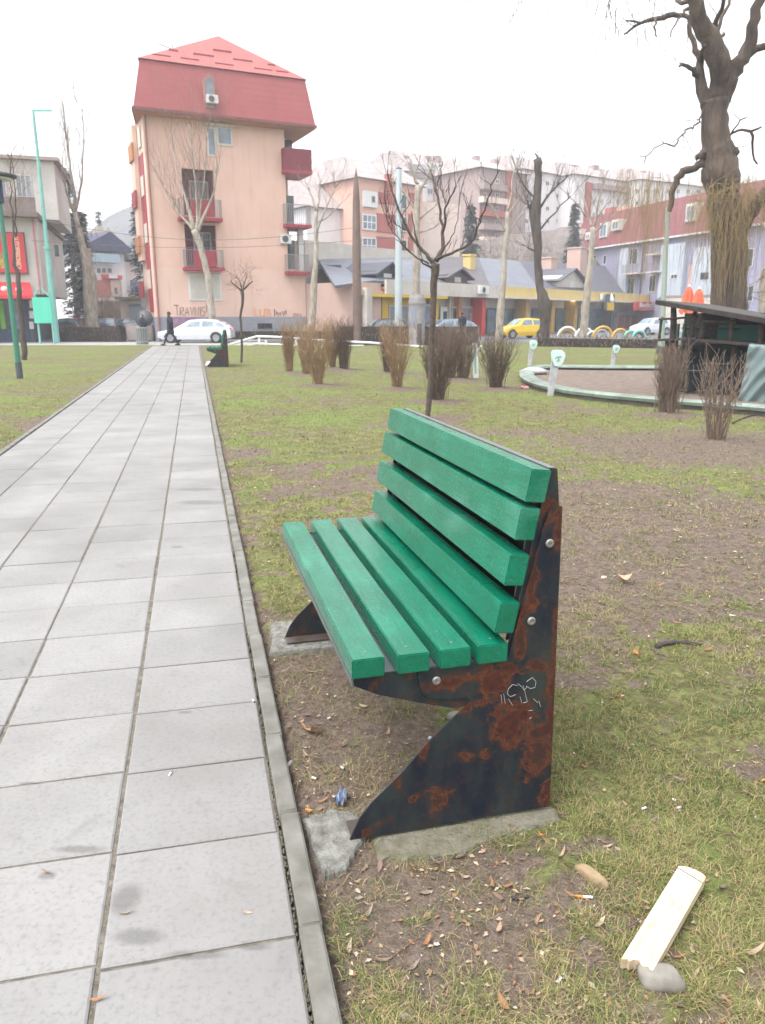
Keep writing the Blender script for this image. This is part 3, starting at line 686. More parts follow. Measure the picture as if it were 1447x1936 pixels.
    m = MB(); m.box(E0-.06, E1+.06, d0-.1, d0+.028, zee-.16, zee+.03); m.hexa([(E0-.1, d0+.03, zee-.16), (E0+.026, d0+.03, zee-.16), (E0+1.12, D1, zee-.16), (E0+1., D1, zee-.16), (E0-.1, d0+.03, zee+.03), (E0+.026, d0+.03, zee+.03), (E0+1.12, D1, zee+.03), (E0+1., D1, zee+.03)]); m.build('gutter', M('brown_gutter', srgb(112, 62, 58), .5, .2, 4), r)
    # snow guards on the hip
    SG = M('snow_guard', srgb(128, 44, 58), .6, .2, 5)
    import itertools
    hipn = Vector((ap[0]-K0, 3.3, ap[1]-zk))
    for (x0, y0, x1, y1) in ((287,106,323,111),(319,96,337,100),(342,113,377,118),(366,105,404,109),(403,97,438,102),(407,123,442,127),(441,115,477,119),(481,132,515,137),(506,124,520,127),(522,137,546,141)):
        # intersect with hip plane: z = zk + (d-.1)*(apz-zk)/3.3
        sl = (ap[1]-zk)/3.3; q = []
        for (px, py) in ((x0, y0), (x1, y1)):
            lo_, hi_ = -.3, 3.4
            for _ in range(30):
                md = (lo_+hi_)/2; z = b.F(px, py, md)[1]
                if z > zk+(md-.1)*sl: lo_ = md
                else: hi_ = md
            q.append((b.F(px, py, md)[0], md, zk+(md-.1)*sl))
        m = MB(); (a1, a2, a3), (c1, c2, c3) = q; m.box(a1, c1, min(a2, c2)-.02, min(a2, c2)+.02, min(a3, c3)-.02, min(a3, c3)+.16); m.build('snow_guard', SG, top)
    # pointed dormer window with air conditioner
    ddr = -.78; a, c, z0, z1 = b.rect(387, 150, 407, 204, ddr); zt = b.F(395, 137, ddr)[1]; mid = (a+c)/2
    m = MB(); pl = [(a, z0), (c, z0), (c, z1), (mid, zt), (a, z1)]; m.prism(pl, ddr, .9); o = m.build('dormer', M('dormer_trim', srgb(150, 116, 110), .7, .2, 4), r)
    i_ = .14; m = MB(); m.prism([(a+i_, z0+.1), (c-i_, z0+.1), (c-i_, z1-.02), (mid, zt-.28), (a+i_, z1-.02)], ddr-.03, ddr-.004); m.build('pane', G_SKY, o)
    ac_unit(b, 389, 181, 411, 197, ddr-.03, parent=o)
    # down pipe, cables and aerials
    m = MB(); m.tube([(.12, -.1, 0), (.12, -.1, ze-.2)], .06, 8); m.build('downpipe', M('copper_pipe', srgb(140, 88, 76), .5, .2, 4), r)
    m = MB(); q0 = b.F(298, 82, 4.)
    q1 = b.F(332, 90, 4.); m.tube([(q0[0], 4, q0[1]), (q1[0]+.6, 4, q1[1]-.3)], .03, 5); m.tube([(q1[0]-.2, 4, q1[1]+.3), (q1[0]-.2, 4, q1[1]-1)], .03, 5); m.build('aerial', DGREY, r)
    # graffiti
    GM = M('brown_spray_paint', srgb(112, 76, 84), .8, .2, 20)
    def strokes(strs, mat, th, name='graffiti', d=-.012):
        m = MB()
        for s_ in strs:
            pts = [b.F(px, py, d) for px, py in s_]; m.tube([(x, d, z) for x, z in pts], th, 4)
        return m.build(name, mat, r)
    strokes([[(329,577),(338,577)],[(334,577),(336,597)]], GM, .02)
    strokes([[(341,597),(341,582),(347,582),(347,588),(341,589),(348,597)]], GM, .02)
    strokes([[(350,597),(354,581),(358,597)],[(351,591),(357,591)]], GM, .02)
    strokes([[(360,580),(363,596),(367,581)]], GM, .02); strokes([[(369,597),(369,580),(375,597),(376,580)]], GM, .02)
    strokes([[(379,580),(379,597)]], GM, .02); strokes([[(388,580),(382,582),(382,587),(388,590),(387,596),(381,597)]], GM, .02); strokes([[(391,576),(391,590)]], GM, .02)
    strokes([[(519,584),(519,597),(524,592),(522,588)],[(526,590),(526,597),(531,590),(531,597)],[(534,588),(536,597),(539,588)],[(541,586),(541,595)]], GM, .03)
    ORG = M('orange_spray_paint', srgb(224, 150, 96), .8, .2, 20)
    strokes([[(482,582),(482,597),(487,597)],[(492,584),(492,597),(498,597)],[(500,584),(505,584),(504,597),(499,597),(500,584)],[(508,597),(509,584),(513,597)]], ORG, .03)
    strokes([[(556,593),(556,599),(560,599),(560,593),(556,593)],[(563,599),(563,593),(567,597)],[(569,593),(570,599)]], GM, .02)
    a, c, z0, z1 = b.rect(318, 599, 386, 622, -.05); m = MB(); m.box(a, c, -.062, -.053, .35, zpl-.01)
    m.build('purple_mural', M('purple_mural', srgb(122, 92, 124), .9, .3, 2.2, col2=srgb(158, 128, 148)), r)
    return b
pink_house()

# ---- row of shops
SH_YEL = stucco('yellow_stucco', srgb(206, 182, 110), srgb(190, 170, 120)); SH_CRM = stucco('cream_stucco', srgb(196, 190, 182), srgb(176, 168, 158))
SH_PNK = stucco('pinkish_stucco', srgb(188, 160, 148)); YELP = M('bright_yellow_panel', srgb(214, 176, 14), .5, .1, 2); REDP = M('red_panel', srgb(188, 48, 42), .5, .1, 2); ORP = M('orange_trim', srgb(196, 120, 50), .6, .1, 2)
def roofmat(name, col): return tilemat(name, col, .9, .25, .7)
RG1 = roofmat('blue_grey_roof', srgb(108, 111, 120)); RG2 = roofmat('brown_grey_roof', srgb(88, 82, 86)); RG3 = roofmat('slate_roof', srgb(78, 78, 88))
SHADEB = M('canopy_underside', srgb(150, 96, 56), .8, .3, 3)
def text(name, body, mat, parent, s_, z, h, d, rot=0, wid=None, bold=0.):
    cu = bpy.data.curves.new(name, 'FONT'); cu.body = body; cu.size = h; cu.extrude = .01; cu.offset = bold; cu.align_x = 'CENTER'; cu.align_y = 'CENTER'
    ob = bpy.data.objects.new(name, cu); C.objects.link(ob)
    me = bpy.data.meshes.new_from_object(ob.evaluated_get(bpy.context.evaluated_depsgraph_get())); bpy.data.objects.remove(ob)
    me.transform(Matrix.Translation((s_, d, z)) @ Matrix.Rotation(math.pi/2, 4, 'X') @ Matrix.Rotation(rot, 4, 'Z'))
    if wid:
        xs = [v.co.x for v in me.vertices] if not rot else [v.co.z for v in me.vertices]; cur = max(xs)-min(xs); k = wid/cur
        for v in me.vertices:
            if not rot: v.co.x = s_+(v.co.x-s_)*k
            else: v.co.z = z+(v.co.z-z)*k
    me.materials.clear(); return link(name, me, mat, parent)
def shops():
    b = Bld('shop_row', 690, 55.5, 1245, 101, 'long low row of shops with cream and yellow fascia behind the park')
    r = b.r; L = b.L; zt = b.F(702, 529)[1]; zb = b.F(706, 557)[1]
    sC = b.F(925, 560)[0]; s0 = b.F(702, 540)[0]
    m = MB(); m.box(s0, sC, -1.4, -1.2, zb, zt); m.build('cream_fascia', SH_CRM, r)
    m = MB(); m.box(sC, L+3, -1.4, -1.2, zb+.1, zt-.003); m.build('yellow_fascia', SH_YEL, r)
    m = MB(); m.box(s0, L+3, -1.2, .3, zb+.3, zb+.5); m.build('canopy', SHADEB, r)
    m = MB(); m.box(s0, L+3, -1.2, 9., zt-.35, zt-.2); m.build('flat_roof', DGREY, r)
    m = MB(); m.box(sC, L+3, -1.75, -1.402, zb-.02, zb+.13); m.build('canopy_edge', CREAMF, r)
    m = MB(); m.box(s0+.3, L+3, .3, .5, 0, zb+.3); m.build('back_wall', SH_CRM, r)
    # end wall on the left with small lean-to
    a0 = b.F(655, 600)[0]; m = MB(); m.box(a0, s0-.02, -.9, 8, 0, zt-.25); m.build('end_wall', SH_PNK, r)
    m = MB(); m.box(a0-.25, s0-.02, -1.15, -.905, zt-1.1, zt-.75); m.build('end_cornice', SH_PNK, r)
    m = MB(); a, c, _, _ = b.rect(690, 550, 700, 640, -1.2); m.box(a, c, -1.39, -1.0, 0, zb+.4); m.build('column', SH_CRM, r)
    def pane(x0, x1, y0, y1, mat, name='shop_window', nx=2, ny=1, fm=None, d=.28, fw=.1):
        a, c, z0, z1 = b.rect(x0, y0, x1, y1, d); z0 = max(z0, .12); z1 = min(z1, zb+.28)
        return b.window_m(a, c, z0, z1, mat, fm or CREAMF, nx, ny, d, fw, name)
    def slabp(x0, x1, mat, d0=-.2, d1=.27, y0=None, name='pilaster'):
        a, c, _, _ = b.rect(x0, 600, x1, 601, d0); m = MB(); m.box(a, c, d0, d1, 0, zb+.28); return m.build(name, mat, r)
    slabp(702, 778, YELP, .0, .20, name='yellow_panel')
    pane(707, 722, 572, 640, G_DARK, nx=1, ny=2, fm=REDP, d=-.02)
    pane(735, 772, 577, 640, G_SKY, nx=3, fm=CREAMF, d=-.02)
    slabp(723, 734, YELP, -.25, -.03); a, c, _, _ = b.rect(778, 600, 845, 601, -1.0)
    m = MB(); a, c, z0, z1 = b.rect(702, 560, 845, 566, -1.3); m.box(a, c, -1.38, -1.25, zb-.18, zb-.003); m.build('yellow_band', YELP, r)
    pane(800, 817, 575, 640, G_SKY, nx=1, d=-.02); slabp(818, 829, YELP, -.15, .2)
    pane(832, 849, 580, 640, G_DARK, name='door', nx=1, ny=1, fm=WHITE, d=.1, fw=.35)
    slabp(851, 853, CREAMF); pane(854, 867, 580, 640, G_DARK, nx=1, d=.1); slabp(868, 872, ORP)
    pane(873, 907, 580, 640, glassmat('grey_curtain_glass', srgb(110, 112, 118)), nx=1, d=.1); slabp(908, 911, ORP); slabp(911.5, 918, REDP, -.9, .2)
    GT = glassmat('teal_glass', srgb(66, 84, 88))
    for (x0, x1, n_) in ((920, 965, 3), (969, 992, 2), (1006, 1042, 3), (1050, 1085, 3), (1092, 1155, 5)):
        pane(x0, x1, 583, 640, GT, nx=n_, ny=2, fm=DGREY, d=.1)
    for x in (994, 1043, 1086): slabp(x, x+6, M('ochre_column', srgb(176, 140, 66), .8, .15, 2), -.9, .2)
    slabp(1156, 1163, DGREY, -.9, .2)
    o = pane(1166, 1205, 588, 632, glassmat('red_tinted_shop_glass', srgb(120, 66, 56)), nx=3, ny=1, fm=CREAMF, d=.1); pane(1208, 1240, 585, 632, G_DARK, nx=2, fm=WHITE, d=.1)  # red lit look is put into the glass base colour
    a, c, z0, z1 = b.rect(1165, 588, 1212, 597, -.1); m = MB(); m.box(a, c, -.12, .05, z0, z1); m.build('shop_awning', M('grey_awning', srgb(120, 118, 116), .8, .2, 3), r)
    # lit ceiling lamp under the canopy
    a, c, z0, z1 = b.rect(1083, 590, 1091, 595, -.8); m = MB(); m.lathe([(.05, 0), (.3, .02), (.34, .12), (.2, .2)], 12, (a, -.8, zb-.02))
    mm, t, p = newmat('lamp_glow'); p.inputs['Emission Color'].default_value = (1, .75, .3, 1); p.inputs['Emission Strength'].default_value = 2.; m.build('ceiling_lamp', mm, r, smooth=True)
    ac_unit(b, 902, 541, 919, 556, -1.4, r); ac_unit(b, 1134, 556, 1148, 567, -1.4, r)
    # yellow hanging sign and red sign
    a, c, z0, z1 = b.rect(1143, 562, 1158, 588, -2.2); m = MB(); m.box(a, c, -2.45, -2.2, z0, z1+.3); o = m.build('hanging_sign', DGREY, r, bevel=.06)
    m = MB(); m.box(a+.15, c-.15, -2.475, -2.452, z0+.08, z0+(z1-z0)*.62); m.build('yellow_face', YELP, o)
    m = MB(); mx = (a+c)/2; m.lathe([(.01, 0), (.3, .12), (.34, .4), (.18, .75), (.02, 1.0)], 10, (mx, -2.46, z0+(z1-z0)*.55)); 
    m.build('white_flame_emblem', WHITE, o, smooth=True)
    a, c, z0, z1 = b.rect(1198, 571, 1247, 587.5, -1.9); m = MB(); m.box(a, c, -2.1, -1.9, z0, z1); o = m.build('red_sign', REDP, r)
    text('lettering', 'Bedic:SU', WHITE, o, a+(c-a)*.5, z0+(z1-z0)*.62, (z1-z0)*.72, -2.11, 0, (c-a)*.68, .012)
    m = MB(); m.box(a+(c-a)*.28, a+(c-a)*.72, -2.115, -2.102, z0+(z1-z0)*.17, z0+(z1-z0)*.23); m.build('white_line', WHITE, o)
    # roofs behind the parapet: each drawn as a sloping slab between parapet line and ridge
    def roof(pts, mat, dE=-.6, dR=6.5, name='roof', th=.18):
        # pts: (px,py,is_ridge)
        V = [Vector(b.P(px, py, dR if k else dE)) for px, py, k in pts]; n = (V[1]-V[0]).cross(V[2]-V[0]).normalized()
        if n.z < 0: n = -n
        m = MB(); m.slab(V, n, th); return m.build(name, mat, r)
    roof([(601,489,1),(634,540,0),(706,530,0),(822,536,0),(806,486,1)], RG1)
    roof([(806,485,1),(822,537,0),(928,544,0),(905,486,1)], RG2)
    roof([(903,487,1),(928,545,0),(945,547,0),(1022,552,0),(985,493,1)], RG1)
    roof([(975,492,1),(1022,552,0),(1182,556,0),(1144,503,1)], RG3)
    m = MB(); a = b.P(606, 512, 3)[0]; m.box(b.P(640, 500, 3)[0], b.P(1150, 510, 6)[0]-1, 6.3, 9.0, 0, b.F(1150, 506, 6.5)[1]-.6); m.build('rear_wall', SH_CRM, r)
    def dormer(x0, yb_, x1, xa, ya, d0, wallm, roofm, face=None):
        a, c, z0, zt_ = b.rect(x0, ya, x1, yb_, d0); xa_, za = b.F(xa, ya, d0); zm = z0+(za-z0)*.5
        m = MB(); m.prism([(a+.35, z0), (c-.35, z0), (c-.35, zm), (xa_, za-.15), (a+.35, zm)], d0, d0+3.2); o = m.build('dormer', wallm, r)
        m = MB(); m.slab([(a-.1, d0-.5, zm-.25), (xa_, d0-.5, za), (xa_, d0+3.4, za), (a-.1, d0+3.4, zm-.25)], (-.5, 0, .85), .12)
        m.slab([(xa_, d0-.5, za), (c+.1, d0-.5, zm-.25), (c+.1, d0+3.4, zm-.25), (xa_, d0+3.4, za)], (.5, 0, .85), .12); m.build('dormer_roof', roofm, o)
        if face:
            m = MB(); m.box(xa_-.45, xa_+.45, d0-.03, d0-.003, z0+.05, zm-.15); m.build('dormer_window', face, o)
    dormer(704, 531, 750, 733, 495, .2, DGREY, RG3, WHITE); dormer(838, 535, 888, 866, 506, .2, RG2, RG2, CREAMF); dormer(1052, 549, 1105, 1083, 507, .6, CREAMF, RG3, WHITE)
    for (x0, y0, x1, y1, mt) in ((888, 484, 897, 514, SH_YEL), (1041, 489, 1053, 505, SH_PNK), (1096, 470, 1108, 520, SH_PNK)):
        a, c, z0, z1 = b.rect(x0, y0, x1, y1, 3.5); m = MB(); m.box(a, c, 3.4, 3.4+(c-a), z0-.5, z1); m.box(a-.08, c+.08, 3.32, 3.48+(c-a), z1+.002, z1+.15); m.build('chimney', mt, r)
    for k, px in enumerate((612, 650, 700, 770, 850, 905, 950, 1120, 1150)):
        pass
    return b
shops()

def gate_shed():   # small shed roofs between the salmon house and the shops
    b = Bld('lean_to_shed', 600, 60, 656, 60, 'low dark wooden shed with grey roof between the salmon house and the shops', 'shed')
    m = MB(); m.box(.0, b.L, 0, 4, 0, 3.3); m.build('dark_wall', M('dark_timber', srgb(60, 50, 48), .9, .4, 3), b.r)
    b.part('roof', RG3, 598, 502, 646, 512, -.8, 4.5)
    for (x0, x1, mt) in ((603, 609, DGREY), (613, 622, MAROON2), (630, 640, DGREY), (645, 648, M('green_drape', srgb(20, 120, 100), .7, .2, 4))):
        b.part('post', mt, x0, 560, x1, 640, -.3, -.1)
    b.part('orange_gable', SH_PNK, 628, 535, 656, 560, -.5, -.02)
    m = MB(); m.box(.2, b.L-.1, -.4, -.32, 2.3, 2.45); m.build('beam', MAROON2, b.r)
gate_shed()

# ---- apartment blocks behind
def wingrid(b, x0, y0, x1, y1, nx, ny, glass, frame, fx=.55, fy=.6, d=0., n=2, skew=0):
    for i in range(nx):
        for j in range(ny):
            cx_ = x0+(x1-x0)*(i+.5)/nx; cy_ = y0+(y1-y0)*(j+.5)/ny+skew*(cx_-x0); hx = (x1-x0)/nx*fx/2; hy = (y1-y0)/ny*fy/2
            b.window(cx_-hx, cy_-hy, cx_+hx, cy_+hy, glass, frame, n, 1, d, .12)
ROOFG = M('weathered_grey_roof', srgb(158, 148, 146), .85, .25, 1.5); WHITEW = stucco('white_stucco', srgb(216, 212, 212)); BRICKO = stucco('brick_red_stucco', srgb(160, 92, 84)); ORANGE = stucco('orange_stucco', srgb(206, 166, 150)); BEIGE = stucco('beige_stucco', srgb(208, 190, 180)); GREYB = stucco('grey_brown_stucco', srgb(156, 138, 134))
def block(name, pxa, Ya, pxb, Yb, label, wallm, ytop, depth=10, ybase=None, roof=None, roofm=None):
    b = Bld(name, pxa, Ya, pxb, Yb, label); zt = b.F((pxa+pxb)/2, ytop)[1]; z0 = -.1 if ybase is None else b.F((pxa+pxb)/2, ybase)[1]
    m = MB(); m.box(0, b.L, 0, depth, z0, zt); m.build('wall', wallm, b.r); b.zt = zt; b.z0 = z0; b.dep = depth
    if roof is not None:
        zr = b.F((pxa+pxb)/2, roof, depth*.35)[1]; m = MB(); o = .5
        m.add([(-o, -o, zt+.02), (b.L+o, -o, zt+.02), (b.L+o, depth+o, zt+.02), (-o, depth+o, zt+.02), (.8, depth*.35, zr), (b.L-.8, depth*.35, zr), (b.L-.8, depth*.65, zr), (.8, depth*.65, zr)],
              [(0, 1, 5, 4), (1, 2, 6, 5), (2, 3, 7, 6), (3, 0, 4, 7), (4, 5, 6, 7), (0, 3, 2, 1)]); m.build('roof', roofm or ROOFG, b.r)
    return b
b = block('apartment_block', 585, 84, 690, 88, 'white gabled block with grey roof behind the brown spike', WHITEW, 396, 12, roof=342)
wingrid(b, 588, 500, 598, 520, 1, 1, G_DARK, CREAMF)
b = block('apartment_block', 681, 84, 796, 90, 'brick red and orange block with white balcony windows behind the silver pole', ORANGE, 345, 11, roof=312)
b.part('white_bay', WHITE, 685, 362, 712, 392, -.25, -.003); b.window(702, 370, 710, 384, G_DARK, CREAMF, 1, 1, -.25)
for (x0, x1) in ((712, 746), (772, 786)): 
    for (y0, y1) in ((365, 385), (405, 440), (448, 482)): b.part('brick_panel', BRICKO, x0, y0, x1, y1, -.12, -.003)
for y in (405, 449): b.window(685, y, 712, y+30, G_SKY, WHITE, 3, 2, -.1, .14)
for y in (366, 408, 452): b.window(748, y, 770, y+30, G_DARK, CREAMF, 2, 1, -.1, .14)
m = MB(); q = b.P(729, 340, 0); b.part('red_edge', BRICKO, 727, 330, 735, 362, -.5, -.003)
b = block('apartment_block', 790, 92, 866, 95, 'tall beige windowless gable end behind the bare foreground tree', BEIGE, 383, 12)
b = block('apartment_block', 768, 120, 964, 132, 'long white upper block with grey mansard and row of roof windows on the hill', WHITEW, 336, 14, ybase=500, roof=302)
for (x0, x1, y0, y1) in ((790, 812, 307, 320), (862, 895, 312, 324), (815, 850, 308, 322)): wingrid(b, x0, y0, x1, y1, 3, 1, G_SKY, WHITE, .8, .8, -.3)
b.part('mansard_band', ROOFG, 770, 322, 962, 346, -.28, 1.5); wingrid(b, 800, 350, 955, 420, 6, 3, G_SKY, CREAMF, .4, .5)
for px in (790, 833, 851, 925):
    b.part('chimney', GREYB, px, 288, px+7, 306, 3, 4.2)
b = block('apartment_block', 900, 115, 985, 121, 'grey brown stepped block with balconies and a red stair strip', GREYB, 322, 12, ybase=500, roof=310)
for y in (350, 375, 400, 425, 450): b.part('balcony', [BEIGE, BRICKO, GREYB][y//25 % 3], 905, y, 950, y+11, -1.1, -.003); 
b.part('red_strip', BRICKO, 955, 322, 967, 410, -.3, -.003); wingrid(b, 905, 330, 952, 460, 2, 5, G_DARK, CREAMF, .35, .35)
b = block('apartment_block', 975, 122, 1072, 130, 'white block with brown mansard roof between the dark pollard and the birch', WHITEW, 326, 12, ybase=480, roof=306)
wingrid(b, 985, 335, 1065, 430, 4, 4, G_DARK, CREAMF, .35, .4); b.part('chimney', GREYB, 965, 295, 972, 312, 3, 4); b.part('chimney', BRICKO, 1000, 300, 1010, 320, 3, 4.5)
b = block('apartment_block', 1070, 125, 1190, 134, 'far pale block with brown roof and chimneys behind the tall birch', WHITEW, 336, 12, ybase=480, roof=318)
wingrid(b, 1115, 342, 1190, 420, 5, 3, G_SKY, CREAMF, .4, .4); b.part('red_strip', BRICKO, 1105, 345, 1116, 420, -.3, -.003)
for px in (1110, 1152): b.part('chimney', GREYB, px, 306, px+9, 324, 3, 4.2)
b.part('balcony', GREYB, 1120, 352, 1186, 362, -.9, -.003)
b = block('apartment_block', 1188, 130, 1340, 140, 'far pale block with long brown roof behind the willow strands', WHITEW, 346, 12, ybase=480, roof=328)
wingrid(b, 1195, 350, 1330, 420, 7, 3, G_SKY, CREAMF, .4, .4); b.part('chimney', GREYB, 1240, 318, 1249, 334, 3, 4.2)
b = block('apartment_block', 1335, 135, 1520, 145, 'far tan block behind the willow trunk', BEIGE, 356, 12, ybase=480, roof=340)
wingrid(b, 1400, 380, 1500, 430, 4, 1, G_SKY, CREAMF, .4, .4)

# ---- lilac building with red mansard, coming towards the viewer on the right
def lilac():
    LIL = stucco('lilac_stucco', srgb(146, 145, 168), srgb(136, 134, 156)); LILP = stucco('pale_blue_stucco', srgb(174, 182, 192))
    b = Bld('lilac_house', 1068, 112, 1560, 70, 'lilac and pale blue row house with red mansard roof behind the willow', 'building')
    r = b.r; zt = b.F(1180, 462)[1]; zr = b.F(1200, 392, 1.6)[1]
    m = MB(); m.box(0, b.L, 0, 11, -.1, zt); m.build('wall', LIL, r)
    m = MB(); m.add([(-.4, -.5, zt), (b.L+.4, -.5, zt), (b.L+.4, 11.5, zt), (-.4, 11.5, zt), (1.2, 1.6, zr), (b.L-1, 1.6, zr), (b.L-1, 9.5, zr), (1.2, 9.5, zr)],
                    [(0, 1, 5, 4), (1, 2, 6, 5), (2, 3, 7, 6), (3, 0, 4, 7), (4, 5, 6, 7), (0, 3, 2, 1)]); m.build('mansard', tilemat('dark_red_roof', srgb(120, 58, 62), 1.6, .8), r)
    m = MB(); m.box(-.5, b.L+.5, -.62, -.502, zt-.12, zt+.06); m.build('gutter', WHITE, r)
    for (x0, y0, x1, y1) in ((1084, 437, 1096, 462), (1135, 424, 1147, 448), (1158, 418, 1170, 434), (1298, 388, 1313, 417), (1108, 470-28, 1115, 452)):
        a, c, z0, z1 = b.rect(x0, y0, x1, y1, -.1); m = MB(); m.box(a-.15, c+.15, -.1, 1.4, z0-.1, z1+.2); o = m.build('dormer', CREAMF, r); b.window(x0, y0, x1, y1, G_SKY, WHITE, 2, 1, -.1, .1, parent=o)
    b.part('pale_bay', LILP, 1254, 462, 1298, 562, -.5, -.003); b.part('pale_bay', LILP, 1314, 467, 1352, 600, -.5, -.003)
    b.part('pale_bay', LILP, 1175, 470, 1190, 562, -.4, -.003)
    for (x0, y0, x1, y1, fr, n) in ((1269, 518, 1281, 527, WHITE, 2), (1325, 515, 1340, 528, DGREY, 2), (1186, 526, 1200, 556, CREAMF, 2), (1228, 520, 1240, 552, CREAMF, 2), (1120, 482, 1128, 492, WHITE, 1), (1141, 482, 1147, 500, WHITE, 1), (1186, 470, 1206, 500, CREAMF, 2), (1405, 470, 1425, 505, WHITE, 2), (1405, 540, 1425, 570, CREAMF, 2)):
        b.window(x0, y0, x1, y1, G_DARK, fr, n, 1, -.5 if x0 > 1250 and x0 < 1350 else 0)
    for (x0, y0, x1) in ((1177, 516, 1208), (1222, 513, 1245), (1222, 480, 1245)):
        a, c, z0, z1 = b.rect(x0, y0-18, x1, y0, -1.); m = MB(); m.box(a, c, -1.1, -.003, z0-.15, z0); o = m.build('balcony', BEIGE, r); railing(a, c, z0, z0+1, -1.05, parent=o)
    b.part('brown_strip', SH_PNK, 1300, 500, 1312, 600, -.1, -.003)
    m = MB(); q = b.F(1216, 500); m.tube([(q[0], -.12, 0), (q[0], -.12, zt)], .08, 6); m.build('downpipe', DGREY, r)
    for (x0, x1, y0, mt) in ((1164, 1180, 391, ORANGE), (1143, 1158, 393, BRICKO)):
        b.part('chimney', mt, x0, y0, x1, y0+34, 2.2, 3.6, ref=2.2)
lilac()
b = Bld('low_wall', 1245, 85, 1350, 80, 'pale rendered low wall below the lilac house', 'wall'); m = MB(); m.box(0, b.L, 0, .5, 0, 3.6); m.build('wall_body', SH_CRM, b.r); m = MB(); m.box(-.1, b.L+.1, -.1, .6, 3.602, 3.75); m.build('coping', GREYB, b.r)

# ---- shop building on the left
def left_shop():
    b = Bld('corner_shop', -120, 47.7, 93, 49.5, 'white corner shop with red billboard and red awning at the left edge')
    r = b.r; W = stucco('offwhite_stucco', srgb(196, 190, 184), srgb(176, 170, 164)); L = b.L
    z1 = b.F(40, 412)[1]; z0 = b.F(40, 556)[1]; zt = b.F(40, 296, 2)[1]; zb = b.F(40, 376)[1]
    q = b.F(131, 572, 0); 
    m = MB(); m.box(0, L, 0, 15, z0, z1); m.build('upper_wall', W, r)
    m = MB(); m.box(0, L-1.2, 1.3, 14, 0, z0); m.build('lower_wall', M('dark_blue_front', srgb(44, 62, 88), .6, .2, 2), r)
    m = MB(); m.box(0, L+.2, -.9, 15, z1+.003, z1+.28); m.build('terrace_slab', M('brown_cladding', srgb(112, 96, 92), .8, .3, 3), r)
    m = MB(); m.box(0, L+.15, -.85, -.8, z1+.283, zb); m.build('brown_parapet', M('brown_cladding2', srgb(122, 108, 104), .8, .3, 3), r)
    m = MB(); a = b.F(103, 325, 3)[0]; m.box(0, a, 3, 12, z1+.28, zt); m.build('top_storey', W, r)
    m = MB(); m.box(0, a+.3, 2.7, 10.3, zt+.002, zt+.2); m.build('roof', GREYB, r)
    railing(0, L+.1, zb, zb+.85, -.82, parent=r, mat=RAILM, n=60)
    for (x0, x1) in ((-20, 12), (30, 60)): b.window(x0, 330, x1, 372, G_SKY, CREAMF, 3, 1, 3)
    # billboard
    RED = M('billboard_red', srgb(196, 40, 48), .5, .15, 2)
    a, c, q0, q1 = b.rect(-60, 438, 50, 517, -.1); m = MB(); m.box(a, c, -.18, -.003, q0, q1); o = m.build('billboard', DGREY, r)
    m = MB(); m.box(a+.06, c-.06, -.195, -.182, q0+.06, q1-.06); m.build('poster', RED, o)
    a2, c2, _, _ = b.rect(24, 450, 42, 510, -.2); text('lettering', 'AUTOPERIONICA', M('cream_lettering', srgb(220, 190, 160), .7, .1, 3), o, (a2+c2)/2, (q0+q1)/2, (c2-a2)*.75, -.205, -math.pi/2, (q1-q0)*.82, .01)
    a3, c3, _, _ = b.rect(-30, 470, 12, 515, -.2); m = MB(); m.box(a3, c3, -.21, -.197, q0+.3, q0+1.2); m.build('poster_picture', M('poster_food_picture', srgb(200, 150, 60), .7, .4, 6, col2=srgb(70, 90, 60)), o)
    # awning
    a, c, w0, w1 = b.rect(-100, 541, 70, 557, -1.2); zz = z0+.25
    m = MB(); m.slab([(a, -1.3, zz-.35), (c-.2, -1.3, zz-.35), (c-.5, -.02, zz+.45), (a, -.02, zz+.45)], (0, -.5, .85), .05); m.box(a, c-.2, -1.34, -1.305, zz-.55, zz-.36); o = m.build('awning', RED, r)
    for px in (6, 34):
        s_, z_ = b.F(px, 549, -1.3); m = MB(); m.lathe([(.01, -.2), (.18, -.12), (.22, 0), (.16, .14), (.01, .2)], 10, (s_, -.75, zz)); m.build('white_logo', WHITE, o)
    # shop front posters, panels
    for (x0, x1, mt) in ((-40, -4, G_SKY), (0, 9, M('green_poster', srgb(110, 170, 60), .6, .3, 3)), (12, 24, G_DARK), (28, 40, G_SKY)):
        s0, s1, h0, h1 = b.rect(x0, 568, x1, 622, 1.28); m = MB(); m.box(s0, s1, 1.24, 1.297, max(h0, .2), h1); m.build('shop_window', mt, r)
    for y in (568, 588, 608): b.part('menu_board', WHITE, 56, y, 64, y+14, 1.2, 1.29, ref=1.25)
    b.window(104, 463, 112, 485, G_DARK, DGREY, 1, 1, -.001)
    m = MB(); m.tube([(L-.2, -.06, z0), (L-.2, -.06, z1)], .05, 6); m.build('pink_downpipe', M('pink_pipe', srgb(200, 120, 140), .5, .1, 3), r)
    m = MB(); m.box(L-1.19, L-1.0, 1.31, 13.9, 0, z0-.01); m.build('painted_shade_wall', DGREY, r)  # dark grey sheet; shade below the overhang put into its colour
    # side facade
    f = MB(); f.box(L, L+.03, 3.4, 4.3, z0+2.2, z0+3.4); f.build('side_window', DGREY, r)
left_shop()

